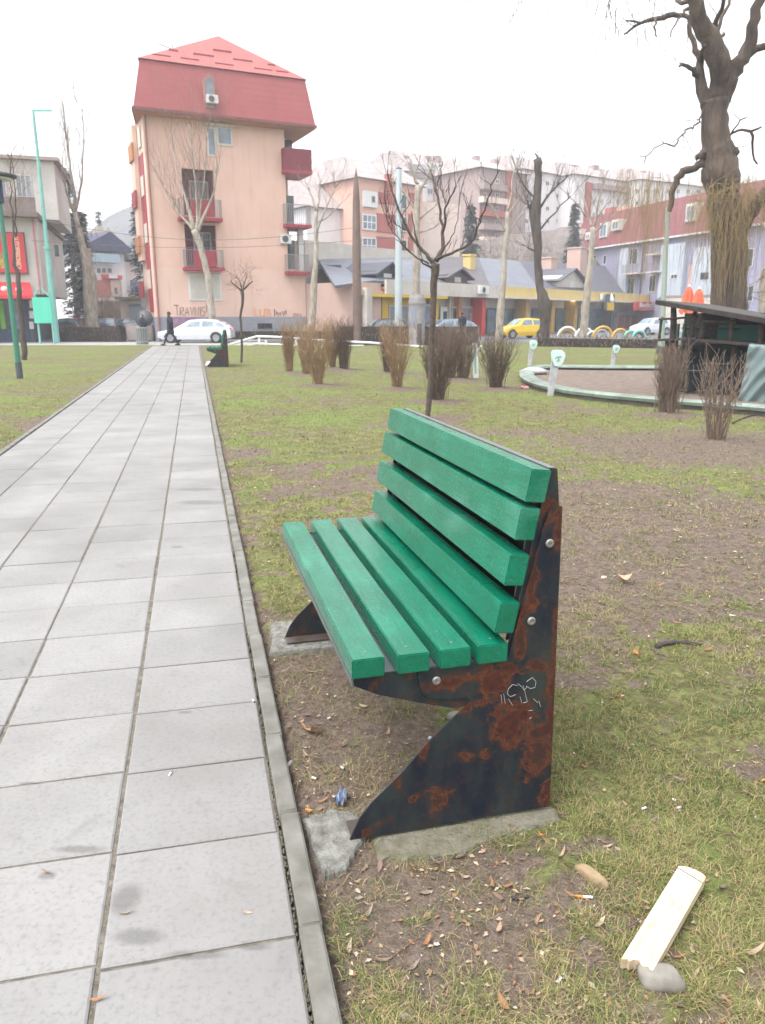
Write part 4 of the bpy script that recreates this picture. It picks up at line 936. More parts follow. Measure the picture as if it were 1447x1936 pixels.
def chalet():
    b = Bld('white_chalet', 178, 88, 246, 92, 'white house with dark gable roof far down the side street'); r = b.r; L = b.L
    z1 = b.F(205, 478)[1]; za = b.F(208, 438, -1)[1]
    m = MB(); a, c = b.F(160, 470, -1)[0], b.F(246, 470, -1)[0]; ax = b.F(208, 450, -1)[0]; ze = b.F(200, 466, -1)[1]
    m.prism([(a, ze-.5), (c, ze-.5), (c, ze), (ax, za), (a, ze)], -1.2, 9); m.build('gable_roof', M('dark_blue_gable', srgb(62, 64, 90), .8, .2, 2), r)
    m = MB(); m.box(0, L, 0, 9, 0, ze-.5); m.build('wall', WHITEW, r)
    a, c, z0, z2 = b.rect(180, 480, 226, 496, -1.2); m = MB(); m.box(a, c, -1.3, -.003, z0, z2); m.build('balcony', M('pale_blue_balcony', srgb(150, 170, 180), .6, .1, 2), r)
    for x0 in (182, 192, 203): b.window(x0, 506, x0+9, 517, G_DARK, WHITE, 1, 1, -.01)
    b.part('red_sign', REDP, 192, 520, 225, 528, -.6, -.003); b.part('sign_board', WHITE, 206, 520, 222, 526, -.68, -.602, ref=-.6)
    b.part('brick_lower', BRICKO, 180, 530, 206, 562, -.3, -.003); b.part('pink_lower', SH_PNK, 207, 530, 228, 560, -.3, -.003)
    b.part('door', G_DARK, 217, 544, 222, 556, -.36, -.303, ref=-.3)
    m = MB(); a, c, z0, z2 = b.rect(228, 470, 258, 500, 0); m.slab([(L*.75, -1, z2+.5), (L+2.4, -1, z0), (L+2.4, 8, z0), (L*.75, 8, z2+.5)], (.5, 0, .8), .3); m.build('side_roof', WHITE, r)
    m = MB(); m.box(L+.01, L+2.2, .3, 8, 0, z0+.3); m.build('side_wing', BEIGE, r); b.part('blue_awning', M('blue_canopy', srgb(80, 96, 130), .7, .2, 3), 244, 533, 262, 552, -1.5, -.3)
chalet()
def garage():
    b = Bld('garage', 232, 62, 300, 60, 'low pale garage beside the salmon house, behind the standing figure', 'garage'); r = b.r
    zt = b.F(250, 566)[1]; m = MB(); a, c, z0, z1 = b.rect(243, 577, 274, 640); m.box(0, a-.15, 0, 5, 0, zt); m.box(c+.15, b.L, 0, 5, 0, zt); m.box(a-.15, c+.15, 0, 5, z1+.1, zt); m.build('wall', BEIGE, r)
    m = MB(); m.box(a-.14, c+.14, .3, .4, 0, z1+.1); o = m.build('door', M('pale_blue_door', srgb(176, 184, 196), .6, .1, 2, scale3=(12, 1, 1)), r)
    m = MB(); m.box(-.2, b.L, -.3, 5.2, zt+.002, zt+.18); m.build('mossy_roof', M('mossy_roof', srgb(120, 122, 88), .9, .3, 3), r)
    b.part('side_wall', PLINTH, 277, 565, 300, 640, -.4, -.003)
garage()
def rwall():
    b = Bld('retaining_wall', 185, 75, 243, 70, 'brown overgrown retaining wall behind the parked cars', 'wall'); m = MB(); m.box(0, b.L, 0, .6, 0, 2.9); m.build('wall_body', M('brown_wall', srgb(96, 80, 70), .95, .4, 1.5), b.r); m = MB(); m.box(-.1, b.L+.1, -.1, .7, 2.902, 3.05); m.build('coping', GREYB, b.r)
rwall()

# hills
def hill(name, ridge, Y, depth, base, mat, seed):
    V = []; Fs = []; n = 60; m_ = 8
    xs = [r_[0] for r_ in ridge]
    for j in range(m_+1):
        tt = j/m_
        for i in range(n+1):
            px = xs[0]+(xs[-1]-xs[0])*i/n; py = np.interp(px, xs, [r_[1] for r_ in ridge]); q = at(px, py, Y)
            h = (q.z-base)*math.sin(tt*math.pi)**.7+base; h += (mnoise.noise((i*.35, j*.5, seed))*1.2)*(math.sin(tt*math.pi))
            V.append((q.x*(1+(tt-.5)*depth/Y), Y+(tt-.5)*depth, h))
    for j in range(m_):
        for i in range(n): a = j*(n+1)+i; Fs.append((a, a+1, a+n+2, a+n+1))
    me = bpy.data.meshes.new(name); me.from_pydata(V, [], Fs); me.update(); return tag(link(name, me, mat, smooth=True), kind='structure')
HILLM = M('wooded_hill', srgb(104, 104, 108), .95, .35, .06, bmp=1, bscale=.4, bd=2, col2=srgb(84, 82, 80))
SCRUB = M('scrub_hill', srgb(128, 116, 110), .95, .4, .5, bmp=1, bscale=2, bd=.6, col2=srgb(100, 94, 88))
hill('hills', [(-400, 470), (60, 470), (150, 455), (205, 410), (250, 386), (300, 372), (420, 400), (700, 440)], 250, 110, -1, HILLM, 3)
hill('hills', [(90, 480), (130, 460), (165, 440), (190, 428), (215, 440), (245, 470), (300, 500)], 150, 60, -1, M('tan_hill', srgb(120, 110, 92), .95, .3, .15, bmp=1, bscale=1, bd=1), 5)
hill('hills', [(700, 520), (780, 485), (860, 465), (1000, 440), (1100, 430), (1300, 440), (1600, 440)], 118, 40, -1, SCRUB, 8)

# ================================================================== TREES
BIRCH = M('pale_bark', srgb(168, 160, 148), .9, .2, 6, scale3=(1, 1, .35), bmp=.3, bscale=20, col2=srgb(124, 112, 100))
TWIGP = M('tan_twig', srgb(128, 108, 92), .9, .2, 3); TWIGD = M('dark_twig', srgb(64, 54, 52), .9, .25, 5)
BARKD = M('dark_bark', srgb(84, 74, 68), .95, .4, 5, scale3=(1, 1, .3), bmp=.9, bscale=14, bd=.04, col2=srgb(52, 45, 43))
BARKW = M('willow_bark', srgb(98, 84, 72), .95, .4, 3.5, scale3=(1, 1, .22), bmp=1., bscale=9, bd=.08, col2=srgb(52, 42, 38))
BARK9 = M('young_bark', srgb(88, 76, 66), .9, .35, 30, scale3=(1, 1, .5), bmp=.5, bscale=60, col2=srgb(52, 44, 42))
STRAND = M('willow_strand', srgb(140, 126, 82), .9, .3, 2, col2=srgb(136, 110, 84))
def wob(pts, n, amp, rng):
    """resample polyline smoothly with n points per span and some wobble"""
    out = []; P = [Vector(p) for p in pts]
    for i in range(len(P)-1):
        p0 = P[max(i-1, 0)]; p1 = P[i]; p2 = P[i+1]; p3 = P[min(i+2, len(P)-1)]
        for k in range(n):
            t_ = k/n; q = .5*((2*p1)+(-p0+p2)*t_+(2*p0-5*p1+4*p2-p3)*t_**2+(-p0+3*p1-3*p2+p3)*t_**3)
            out.append(q+Vector((rng.gauss(0, amp), rng.gauss(0, amp), rng.gauss(0, amp*.5))))
    out.append(P[-1]); return out
def twig(mb, p, d, L, r, depth, rng, up=.3, spread=.6, kids=3, sides=3, gnarl=.12):
    n = 5 if depth > 0 else 4; pts = [Vector(p)]; d = Vector(d).normalized(); dirs = [d]
    for i in range(n):
        d = (d+Vector((rng.gauss(0, gnarl), rng.gauss(0, gnarl), rng.gauss(0, gnarl)+up*.12))).normalized(); pts.append(pts[-1]+d*L/n); dirs.append(d)
    mb.tube(pts, [max(r*(1-.75*i/n), .003) for i in range(n+1)], sides, cap=False)
    if depth > 0:
        for k in range(kids):
            i = rng.randint(1, n); ax = dirs[i].orthogonal(); ax.rotate(Matrix.Rotation(rng.uniform(0, 6.28), 3, dirs[i]))
            nd_ = (dirs[i]*(1-spread*.5)+ax*spread+Vector((0, 0, up*.5))).normalized()
            twig(mb, pts[i], nd_, L*rng.uniform(.45, .8), r*.55, depth-1, rng, up, spread, kids, sides, gnarl)
def smooth_r(rs, n):
    out = []
    for i in range(len(rs)-1):
        for k in range(n): out.append(rs[i]+(rs[i+1]-rs[i])*k/n)
    return out+[rs[-1]]
def tree(name, label, Y, trunk, limbs, bark, twigm, seed, ntw=40, tl=1.6, tr=.02, up=.5, spread=.5, depth=2, kids=3, group=None, amp=.03, sides=8, dy=.6, cat='tree', gnarl=.12):
    """trunk: [(px,py,width_px)...]; limbs: list of the same; all at forward distance Y with a spread in depth"""
    rng = random.Random(seed)
    q0 = at(trunk[0][0], trunk[0][1], Y); gx = G(trunk[0][0], YH+F_*CAMH/ct/((Y*ct+CAMH*st)))
    r = empty(name, (q0.x, Y, 0), 0, label, cat, group); off = Vector((q0.x, Y, 0))
    def conv(line, slope):
        out = []; n = len(line); wk = .72 if name == 'bare_tree' and Y < 20 and line is not trunk else 1
        for i, (px, py, w_) in enumerate(line):
            yy = Y+slope*(i/(max(n-1, 1))); out.append((at(px, py, yy)-off, w_*wk/F_*Y/2))
        return out
    tb = MB(); tp = conv(trunk, 0); 
    if tp[0][0].z > -.1: tp = [(Vector((tp[0][0].x, 0, -.1)), tp[0][1]*1.15)]+tp
    pts = wob([p for p, _ in tp], 3, amp*.6, rng); tb.tube(pts, [a*(1+rng.uniform(-.06, .06)) for a in smooth_r([a for _, a in tp], 3)], sides)
    ends = []; k0 = tp[-1][0]
    allp = []
    for L_ in limbs:
        c = conv(L_, rng.uniform(-dy, dy)); ps = wob([p for p, _ in c], 3, amp, rng); rr = smooth_r([a for _, a in c], 3); tb.tube(ps, rr, max(5, sides-2))
        for i in range(2, len(ps)): allp.append((ps[i], (ps[i]-ps[i-1]).normalized(), rr[i]))
    tb.build('trunk', bark, r, smooth=True)
    cb = MB()
    if not allp: allp = [(pts[i], (pts[i]-pts[i-1]).normalized(), .05) for i in range(len(pts)*2//3, len(pts))]
    for k in range(ntw):
        p, d, rr = rng.choice(allp); ax = d.orthogonal(); ax.rotate(Matrix.Rotation(rng.uniform(0, 6.28), 3, d))
        twig(cb, p, d*(1-spread)+ax*spread+Vector((0, 0, up)), tl*rng.uniform(.5, 1.2), tr, depth, rng, up, spread, kids, gnarl=gnarl)
    cb.build('crown', twigm, r)
    return r
# pale poplars and birches along the street
tree('poplar_tree', 'tall pale poplar with forked trunk behind the left hedge', 55, [(178,645,28),(172,600,24),(168,560,20),(163,500,15),(155,460,13),(148,430,11)],
     [[(148,430,10),(143,400,8),(140,360,6),(132,310,4),(125,250,3),(118,190,2)], [(143,400,6),(152,360,4),(156,320,3),(158,250,2),(155,200,1.5)], [(148,430,7),(135,390,5),(122,350,3),(112,300,2)], [(178,640,16),(180,590,13),(178,540,11),(172,500,8),(168,470,6)], [(140,360,3),(125,330,2.5),(108,310,2)]], BIRCH, TWIGP, 1, 46, 2.6, .018, .7, .35, 2, 3, dy=1.5)
tree('poplar_tree', 'pale leaning poplar in front of the salmon house with upright bare crown', 50.5, [(404,645,15),(402,600,13),(398,560,12),(393,520,12),(386,490,11),(376,455,12),(368,436,13)],
     [[(368,436,9),(360,405,7),(350,370,4),(335,320,2.5),(325,250,1.5)], [(372,438,8),(375,410,6),(372,370,4),(365,300,2.5),(358,235,1.5)], [(375,440,7),(388,405,5),(405,360,3),(415,300,2)], [(366,436,6),(350,415,4),(330,395,3),(310,350,2)],[(376,430,5),(382,380,3),(388,320,2),(392,250,1.5)]], BIRCH, TWIGP, 2, 60, 2.7, .016, .75, .32, 2, 3, dy=1.2)
tree('birch_tree', 'white birch trunk at the right corner of the salmon house', 50, [(588,640,13),(592,590,13),(594,540,12),(598,480,8),(598,440,8),(599,400,6)],
     [[(599,400,4),(585,360,3),(580,345,2.5)], [(598,440,5),(615,400,3),(630,365,2),(640,345,1.5)], [(599,420,4),(620,410,2.5),(645,385,1.5)], [(599,400,4),(604,370,2.5),(606,340,1.5)]], BIRCH, TWIGP, 3, 26, 1.4, .014, .5, .45, 2, 3)
tree('plane_tree', 'thick pale trunk rising behind the round advertising column', 52, [(786,645,15),(786,580,15),(788,520,14),(788,460,14),(788,400,12),(790,350,9)],
     [[(790,350,6),(780,320,4),(775,300,3)], [(790,370,6),(805,340,4),(818,305,2)], [(788,400,5),(760,360,3),(740,335,2)], [(788,420,4),(820,390,3),(850,350,2)],[(788,440,4),(820,430,3),(850,400,2)]], BIRCH, TWIGP, 4, 34, 1.8, .016, .4, .55, 2, 3)
tree('birch_tree', 'slim pale birch right of the bare foreground tree', 50, [(944,650,14),(946,600,14),(950,550,12),(953,500,10),(958,450,9),(960,400,7)],
     [[(960,400,5),(968,360,3.5),(972,310,2)], [(958,440,5),(940,410,3),(925,380,2)], [(960,410,4),(985,370,2.5),(1000,340,1.5)], [(958,450,4),(975,420,3),(990,400,2)]], BIRCH, TWIGP, 5, 30, 1.8, .015, .6, .45, 2, 3)
tree('pollard_tree', 'dark knobbly pollarded tree between the two pale birches', 44, [(1030,660,20),(1030,610,18),(1030,575,26),(1022,545,15),(1018,500,14),(1016,455,16),(1012,400,22),(1016,370,14),(1018,330,13),(1016,300,15)],
     [[(1012,400,9),(1003,392,8),(998,388,5)], [(1018,480,5),(1006,472,4),(996,468,2)], [(1016,400,5),(1045,360,3),(1075,330,1.5)], [(1016,340,5),(1020,310,4),(1012,290,3)], [(1016,440,4),(1050,400,2.5),(1080,370,1.5)], [(1014,380,4),(990,350,2.5),(975,320,1.5)]], BARKD, TWIGD, 6, 46, 1.7, .016, .7, .45, 1, 4)
tree('birch_tree', 'whitest tall birch right of the dark pollarded tree, before the yellow hanging sign', 47, [(1100,655,14),(1106,600,15),(1112,540,13),(1117,490,11),(1120,455,10),(1121,430,9)],
     [[(1121,430,6),(1112,405,4),(1105,375,3)], [(1121,430,6),(1130,400,4),(1138,360,3),(1145,330,2)], [(1121,440,5),(1140,425,3),(1165,400,2)], [(1108,410,3),(1090,385,2),(1075,370,1.5)],[(1125,415,3),(1155,375,2),(1180,355,1.5)]], BIRCH, TWIGP, 7, 34, 1.9, .015, .6, .45, 2, 3)
tree('thin_tree', 'thin brown double stemmed tree behind the green lamp post', 29.7, [(47,678,11),(44,640,11),(40,600,10),(36,560,10),(33,520,9),(27,490,6),(26,440,4)],
     [[(26,440,3.5),(24,400,3),(20,340,2),(14,290,1.5)], [(28,450,3.5),(30,400,3),(27,340,2),(22,290,1.5)]], BARKD, TWIGP, 8, 20, 1.3, .009, .4, .5, 2, 3)
tree('umbrella_tree', 'small grafted tree with umbrella crown right of the far bench', 28, [(457,684,4.5),(458,640,4.5),(455,600,4),(459,570,5),(458,550,7)],
     [[(458,550,4),(445,540,3),(436,530,1.5)], [(458,550,4),(468,540,3),(478,532,1.5)], [(458,550,3),(455,538,2),(450,526,1.2)], [(458,550,3),(463,535,2),(466,520,1.2)]], BARKD, M('reddish_twig', srgb(110, 76, 70), .9, .2, 4), 9, 26, .5, .008, .2, .6, 1, 4, dy=.3, amp=.01)
for i, (px, wd, Y) in enumerate(((238, 5, 49), (134, 3, 47))):
    pass
# bare foreground tree
def fore_tree():
    Y = 12.33
    L = [[(822,500,12),(806,480,9),(790,462,8),(775,440,7),(760,410,6),(745,375,5),(736,345,4),(733,322,3)],
         [(826,492,14),(836,470,11),(838,440,8),(832,400,6),(826,360,5),(820,340,4)], [(838,440,7),(843,410,5),(845,385,4),(858,362,3),(862,350,2)],
         [(828,490,9),(845,482,7),(870,472,6),(892,455,5),(908,420,4),(920,385,4),(930,350,3),(945,320,2)],
         [(818,505,7),(800,498,4),(780,480,3),(762,462,3),(745,440,2),(735,424,1.5)], [(812,498,5),(790,488,4),(768,470,3),(748,452,2)],
         [(790,462,4),(785,430,3),(778,400,2)], [(760,410,3),(775,380,2),(770,345,1.5)], [(826,360,3),(818,340,3),(800,325,2),(790,318,1)], [(826,350,3),(834,330,2),(836,305,1.5)],
         [(775,440,3),(750,425,2),(730,405,1.5),(718,375,1)], [(870,472,3),(880,440,2),(875,410,1.5)], [(908,420,3),(890,400,2),(880,380,1)], [(838,470,4),(852,455,3),(862,430,2),(868,390,1.3)],
         [(845,385,2),(838,370,2),(832,352,1.5)], [(930,350,2),(915,340,1.5),(905,330,1)]]
    return tree('bare_tree', 'young bare tree with open fan crown standing on the lawn behind the bench', Y, [(808,794,10),(812,740,10),(815,680,10),(818,620,11),(820,560,12),(822,520,14),(824,498,16)], L, BARK9, TWIGD, 19, 44, .36, .006, .9, .35, 1, 3, dy=.7, amp=.01, gnarl=.09)
fore_tree()
# willow
def willow():
    Y = 26.; rng = random.Random(33)
    t = [(1378,700,74),(1377,640,68),(1378,580,64),(1379,520,62),(1379,470,60),(1375,420,57),(1369,370,56),(1364,330,60),(1359,300,56),(1354,270,48),(1351,230,44),(1352,190,44)]
    L = [[(1352,190,34),(1362,150,32),(1355,110,38),(1340,70,32),(1322,35,26),(1312,-10,22),(1300,-60,18)],
         [(1336,200,22),(1326,170,20),(1324,140,16),(1322,110,12),(1312,90,9),(1303,50,8),(1293,30,7),(1262,32,9),(1235,36,7),(1210,45,5),(1180,65,3)],
         [(1322,110,9),(1330,95,7),(1333,85,5)], [(1365,190,32),(1378,150,28),(1398,120,24),(1415,90,22),(1423,50,18),(1435,0,16),(1445,-50,13)],
         [(1410,105,16),(1428,92,12),(1445,86,11),(1460,92,8)], [(1318,145,9),(1305,128,7),(1290,122,5),(1284,126,3)], [(1350,60,10),(1360,30,7),(1368,-5,6)], [(1352,75,9),(1362,45,6),(1378,10,5),(1385,-30,4)], [(1355,78,6),(1366,68,5),(1368,62,3)],
         [(1332,306,16),(1312,318,12),(1292,324,14),(1278,345,11),(1270,375,10),(1266,400,8)], [(1396,455,24),(1410,420,22),(1428,390,22),(1447,365,20),(1480,345,16)], [(1380,300,16),(1388,288,16),(1386,282,10)],
         [(1318,300,10),(1330,290,14),(1340,285,12)], [(1330,205,4),(1322,225,3),(1316,237,3),(1296,246,3),(1285,262,2.5),(1276,276,3),(1255,272,2),(1230,288,2),(1218,310,1.5)],
         [(1372,265,4),(1385,252,4),(1395,246,4),(1418,248,5),(1440,240,3)], [(1418,248,5),(1425,280,4),(1432,310,3)], [(1375,268,3),(1390,235,2.5),(1412,222,2)],
         [(1210,45,4),(1195,40,3),(1183,38,1.5)], [(1312,-10,10),(1295,5,8),(1280,0,6)], [(1300,15,6),(1282,35,3),(1268,70,2)], [(1240,35,4),(1238,50,3),(1242,70,2)]]
    r = tree('willow_tree', 'big old weeping willow with thick dark trunk behind the wooden hut', Y, t, L, BARKW, TWIGD, 21, 40, 1.2, .012, -.1, .7, 1, 3, dy=1.2, amp=.03, sides=14, gnarl=.2)
    off = Vector(r.location)
    m = MB()
    def strand(px, py0, py1, dy_, w_=.0045, drift=0):
        p = at(px, py0, Y+dy_)-off; z1 = (at(px, py1, Y+dy_)-off).z; n = 7; pts = []; sx = rng.gauss(0, .09)
        for i in range(n+1):
            tt = i/n; pts.append(p+Vector((sx*tt*3+drift*tt+rng.gauss(0, .025), rng.gauss(0, .03), (z1-p.z)*tt)))
        m.tube(pts, [w_*(1-.6*i/n) for i in range(n+1)], 3, cap=False)
    for _ in range(150): strand(rng.gauss(1225, 24), rng.uniform(318, 400), rng.uniform(440, 575), rng.uniform(-1.6, 1.6))
    for _ in range(90): strand(rng.uniform(1175, 1275), rng.uniform(315, 360), rng.uniform(400, 520), rng.uniform(-1.6, 1.6))
    for _ in range(80): strand(rng.gauss(1322, 12), rng.uniform(345, 400), rng.uniform(440, 540), rng.uniform(-1.6, -.2))
    for _ in range(130): strand(rng.uniform(1335, 1420), rng.uniform(335, 430), rng.uniform(430, 590), rng.uniform(-1.3, -.6), .008)
    for _ in range(110): strand(rng.uniform(1410, 1460), rng.uniform(300, 380), rng.uniform(420, 560), rng.uniform(-1.5, 1.5))
    m.build('hanging_strands', STRAND, r)
    m = MB()   # bushy sprouts at the old cut, and the loose thin twigs hanging at the top of the frame
    for _ in range(90):
        p = at(rng.uniform(1325, 1425), rng.uniform(345, 385), Y-rng.uniform(.3, .75))-off; twig(m, p, (rng.gauss(0, 1), -1, rng.uniform(-.6, .8)), rng.uniform(.4, 1.), .009, 1, rng, -.9, .5, 2)
    m.build('sprouts', STRAND, r)
    m = MB()
    for (px, py) in ((780,195),(815,150),(960,35),(1005,20),(1010,5),(1050,15),(1140,8),(1160,20),(1175,40),(1195,80),(1130,110),(1210,105),(1240,60),(1245,75),(1200,120),(1165,82),(1290,85),(900,5),(1100,5),(650,5)):
        for k in range(3):
            p = at(px+rng.uniform(-14, 14), py-rng.uniform(30, 110), Y-rng.uniform(0, 8))-off
            n = 8; pts = [p]; d = Vector((rng.uniform(-.5, .2), 0, -1))
            for i in range(n): d = (d+Vector((rng.gauss(0, .28), rng.gauss(0, .15), -.2))).normalized(); pts.append(pts[-1]+d*rng.uniform(.1, .22))
            if py < 90 or k == 0: m.tube(pts, .0075, 3, cap=False)
    m.build('loose_twigs', TWIGD, r)
    return r
willow()
# pale trunk at the right frame edge
tree('bare_tree', 'pale trunk cut by the right edge of the picture behind the red parasols', 30, [(1450,640,26),(1446,590,22),(1444,550,18),(1452,500,16),(1465,450,14)], [[(1465,450,8),(1450,430,5),(1436,420,3)], [(1450,500,4),(1432,530,3),(1420,560,2)]], BIRCH, TWIGD, 40, 16, 1.2, .01, .2, .6, 2, 3)

# conifers
NEED = M('dark_needles', srgb(56, 62, 58), .95, .3, 1.5, col2=srgb(86, 88, 84)); NEEDB = M('spruce_needles', srgb(84, 98, 98), .95, .35, 1.5, col2=srgb(50, 58, 56))
def conifer(name, label, px, py_top, py_base, Y, wpx, mat, seed, bare=.1, droop=.35, n=None):
    rng = random.Random(seed); top = at(px, py_top, Y); H = top.z; x0 = top.x; r = empty(name, (x0, Y, 0), 0, label, 'tree')
    tb = MB(); tb.tube([(0, 0, -.1), (.05, 0, H*.5), (0, 0, H)], [H*.018+.05, H*.011, .02], 7); tb.build('trunk', BARKD, r)
    Rm = wpx/F_*Y/2; m = MB(); n = n or 260
    for k in range(n):
        tt = rng.uniform(bare, 1.)**.85; z = tt*H; R_ = Rm*(1-tt)**.75*rng.uniform(.55, 1.15)+.12; a = rng.uniform(0, 6.283); dr = Vector((math.cos(a), math.sin(a), 0)); s_ = Vector((-dr.y, dr.x, 0))
        for q in range(9):
            u_ = rng.uniform(.15, 1.); c = dr*R_*u_+Vector((0, 0, z-droop*R_*u_*u_+rng.uniform(-.15, .1))); e = rng.uniform(.18, .42)*(1.3-.5*u_)
            d1 = (dr*rng.uniform(.5, 1)+s_*rng.uniform(-.8, .8)+Vector((0, 0, rng.uniform(-.5, .1)))).normalized()*e; d2 = d1.cross(Vector((rng.gauss(0, .4), rng.gauss(0, .4), 1))).normalized()*e*.38
            m.add([c-d2, c+d1*.5, c+d2, c-d1*.5], [(0, 1, 2, 3)]); m.add([c+d1-d2*.6, c+d1*1.6, c+d1+d2*.6, c+d1*.3], [(0, 1, 2, 3)])
    m.build('crown', mat, r); return r
conifer('spruce_tree', 'grey green spruce half hidden by the left edge of the salmon house', 262, 365, 640, 70, 80, NEEDB, 1, .12)
conifer('conifer_tree', 'tall dark conifer behind the right corner of the white corner shop', 120, 318, 640, 72, 62, NEED, 2, .03, .5, 330)
conifer('conifer_tree', 'lower dark conifer close behind the pale poplar trunk', 148, 400, 640, 66, 48, NEED, 3, .03, .5, 260)
conifer('spruce_tree', 'grey spruce on the slope above the brown shop roof', 892, 385, 500, 100, 74, NEEDB, 4, .3, .4)
conifer('spruce_tree', 'small dark spruce on the slope left of the red mansard roof', 1088, 385, 500, 104, 60, NEED, 5, .3, .4)
conifer('spruce_tree', 'tiny distant conifer on the tan hill left of the mountain', 186, 400, 440, 150, 20, NEED, 6, .5, .3, 120)
# bushes on the slope
def scrub(name, label, px0, px1, py0, py1, Y, n, mat, seed, cat='bush'):
    rng = random.Random(seed); a = at(px0, py1, Y); b_ = at(px1, py0, Y); r0 = Vector((a.x, Y, 0)); m = MB()
    for k in range(n):
        x = rng.uniform(0, b_.x-a.x); y = rng.uniform(0, 3); z = rng.uniform(a.z*.7, a.z+(b_.z-a.z)*rng.uniform(.3, 1))
        twig(m, (x, y, z-.8), (rng.gauss(0, .5), rng.gauss(0, .5), 1), rng.uniform(.8, 2), .03, 1, rng, .3, .6, 4)
    return tag(m.build(name, mat), label, cat)
o = scrub('scrub_thicket', 'grey brown leafless thicket on the slope behind the shop roofs', 860, 1060, 425, 505, 104, 420, TWIGP, 3); o.location = (at(860, 505, 104).x, 104, 0)
o = scrub('ivy_bush', 'brown leafless bush over the retaining wall beside the garage', 185, 232, 560, 600, 68, 120, TWIGP, 4); o.location = (at(185, 600, 68).x, 68, 0)

# ================================================================== SHRUBS AND HEDGES
TANT = M('tan_stems', srgb(158, 132, 100), .95, .35, 6, col2=srgb(126, 102, 80)); DKT = M('dark_stems', srgb(88, 74, 66), .95, .3, 6, col2=srgb(112, 92, 78)); RDT = M('reddish_stems', srgb(126, 108, 94), .95, .3, 6, col2=srgb(98, 82, 72))
descr = ['leftmost tan vase-shaped shrub, slim, of the shrub group behind the bench', 'second tan shrub from the left, half behind the widest tan one', 'widest tan vase-shaped shrub at the front left of the shrub group',
         'tan shrub beside its dark neighbour in the back row', 'dark shrub of the back row under the brown spike', 'dark shrub directly behind the tan fan-shaped one', 'tan fan-shaped shrub in the middle of the shrub group',
         'dark shrub right behind the trunk of the young bare tree', 'reddish brown shrub just right of the young bare tree', 'reddish brown shrub next to the teal striped post', 'dense dark vase-shaped shrub at the right end of the shrub group',
         'brown clipped shrub in front of the left post of the hut', 'sparse thorny shrub in front of the grey tarpaulin']
def shrub(i):
    px, py, H, kind = SHRUBS[i]; x, y = SP[i][0], SP[i][1]; rng = random.Random(100+i); m = MB()
    H = at(px, [620,620,617,616,618,620,622,632,632,634,642,674,690][i], y).z
    ns = {'t': 150, 'd': 190, 'r': 170, 's': 45}[kind]; top = [.24,.34,.5,.38,.36,.34,.45,.42,.4,.42,.5,.27,.33][i]
    for k in range(ns):
        a = rng.uniform(0, 6.283); rb = .085*math.sqrt(rng.random())*(1.4 if kind != 't' else 1)*(1.9 if rng.random() < .15 else 1); rt = top*math.sqrt(rng.random())*(1.35 if rng.random() < .08 else 1); a2 = a+rng.gauss(0, .4); h = H*(rng.uniform(.5, .95) if rng.random() < .35 else rng.uniform(.86, 1.08)); pts = []
        n = 7
        for j in range(n+1):
            tt = j/n; rr = rb+(rt-rb)*(tt**1.15); aa = a+(a2-a)*tt; pts.append((rr*math.cos(aa)+rng.gauss(0, .02)*(.3+tt), rr*math.sin(aa)+rng.gauss(0, .02)*(.3+tt), .02+h*tt))
        w0 = rng.uniform(.0035, .008)*(1.3 if kind == 's' else 1); m.tube(pts, [w0*(1-.6*j/n) for j in range(n+1)], 3, cap=False)
        for q in range(3 if kind != 's' else 4):
            j = rng.randint(3, n); p = Vector(pts[j]); twig(m, p, (rng.gauss(0, .5), rng.gauss(0, .5), 1), rng.uniform(.08, .28), .003, 0, rng, .2)
    o = m.build('clipped_shrub', {'t': TANT, 'd': DKT, 'r': RDT, 's': RDT}[kind]); o.location = (x, y, float(gheight(np.array([x]), np.array([y]))[0])-.03)
    tag(o, descr[i], 'shrub', 'leafless clipped shrubs on the lawn')
for i in range(len(SHRUBS)): shrub(i)
HEDM = M('hedge_twigs', srgb(116, 100, 86), .95, .35, 2, col2=srgb(88, 84, 62)); HEDI = M('hedge_inner_shade', srgb(48, 40, 34), .95, .3, 3)
def hedge(label, p0, p1, h, wd, seed, mat=HEDM, dens=70):
    rng = random.Random(seed); p0 = Vector(p0); p1 = Vector(p1); L = (p1-p0).length; ang = math.atan2(p1.y-p0.y, p1.x-p0.x)
    r = empty('hedge', (p0.x, p0.y, 0), ang, label, 'hedge'); m = MB(); m.box(.1, L-.1, -wd/2+.12, wd/2-.12, -.02, h-.12); m.build('dark_core', HEDI, r)  # solid dark box; shade between the twigs put into its colour
    m = MB()
    for k in range(int(L*dens)):
        x = rng.uniform(0, L); y = rng.uniform(-wd/2, wd/2); z = rng.uniform(.02, h); 
        if abs(y) < wd/2-.15 and z < h-.2: y = (wd/2-.08)*rng.choice((-1, -1, 1))
        d = Vector((rng.gauss(0, .4), rng.gauss(0, .4), .8)).normalized()*rng.uniform(.12, .3); s_ = d.cross(Vector((rng.gauss(0, 1), rng.gauss(0, 1), .2))).normalized()*rng.uniform(.012, .035); c = Vector((x, y, z))
        m.add([c-s_, c+s_, c+d*.8+s_*.4, c+d], [(0, 1, 2, 3)])
    m.build('twigs', mat, r)
def gp(px, py): q = G(px, py); return (q[0], q[1])
hedge('brown clipped hedge in front of the cars parked on the left', gp(108, 645), gp(236, 646), 1.02, .9, 1)
hedge('dark hedge behind the white railing at the foot of the salmon house', (-10.6, 52.4), (-2.6, 53.6), .75, .8, 2)
hedge('low purplish hedge running behind the shrubs towards the shops', gp(640, 652), gp(905, 651), 1.15, .7, 3, RDT)
hedge('low leaf-strewn hedge strip behind the white paddle posts', gp(1015, 654), gp(1245, 658), .55, .8, 4, RDT, 60)

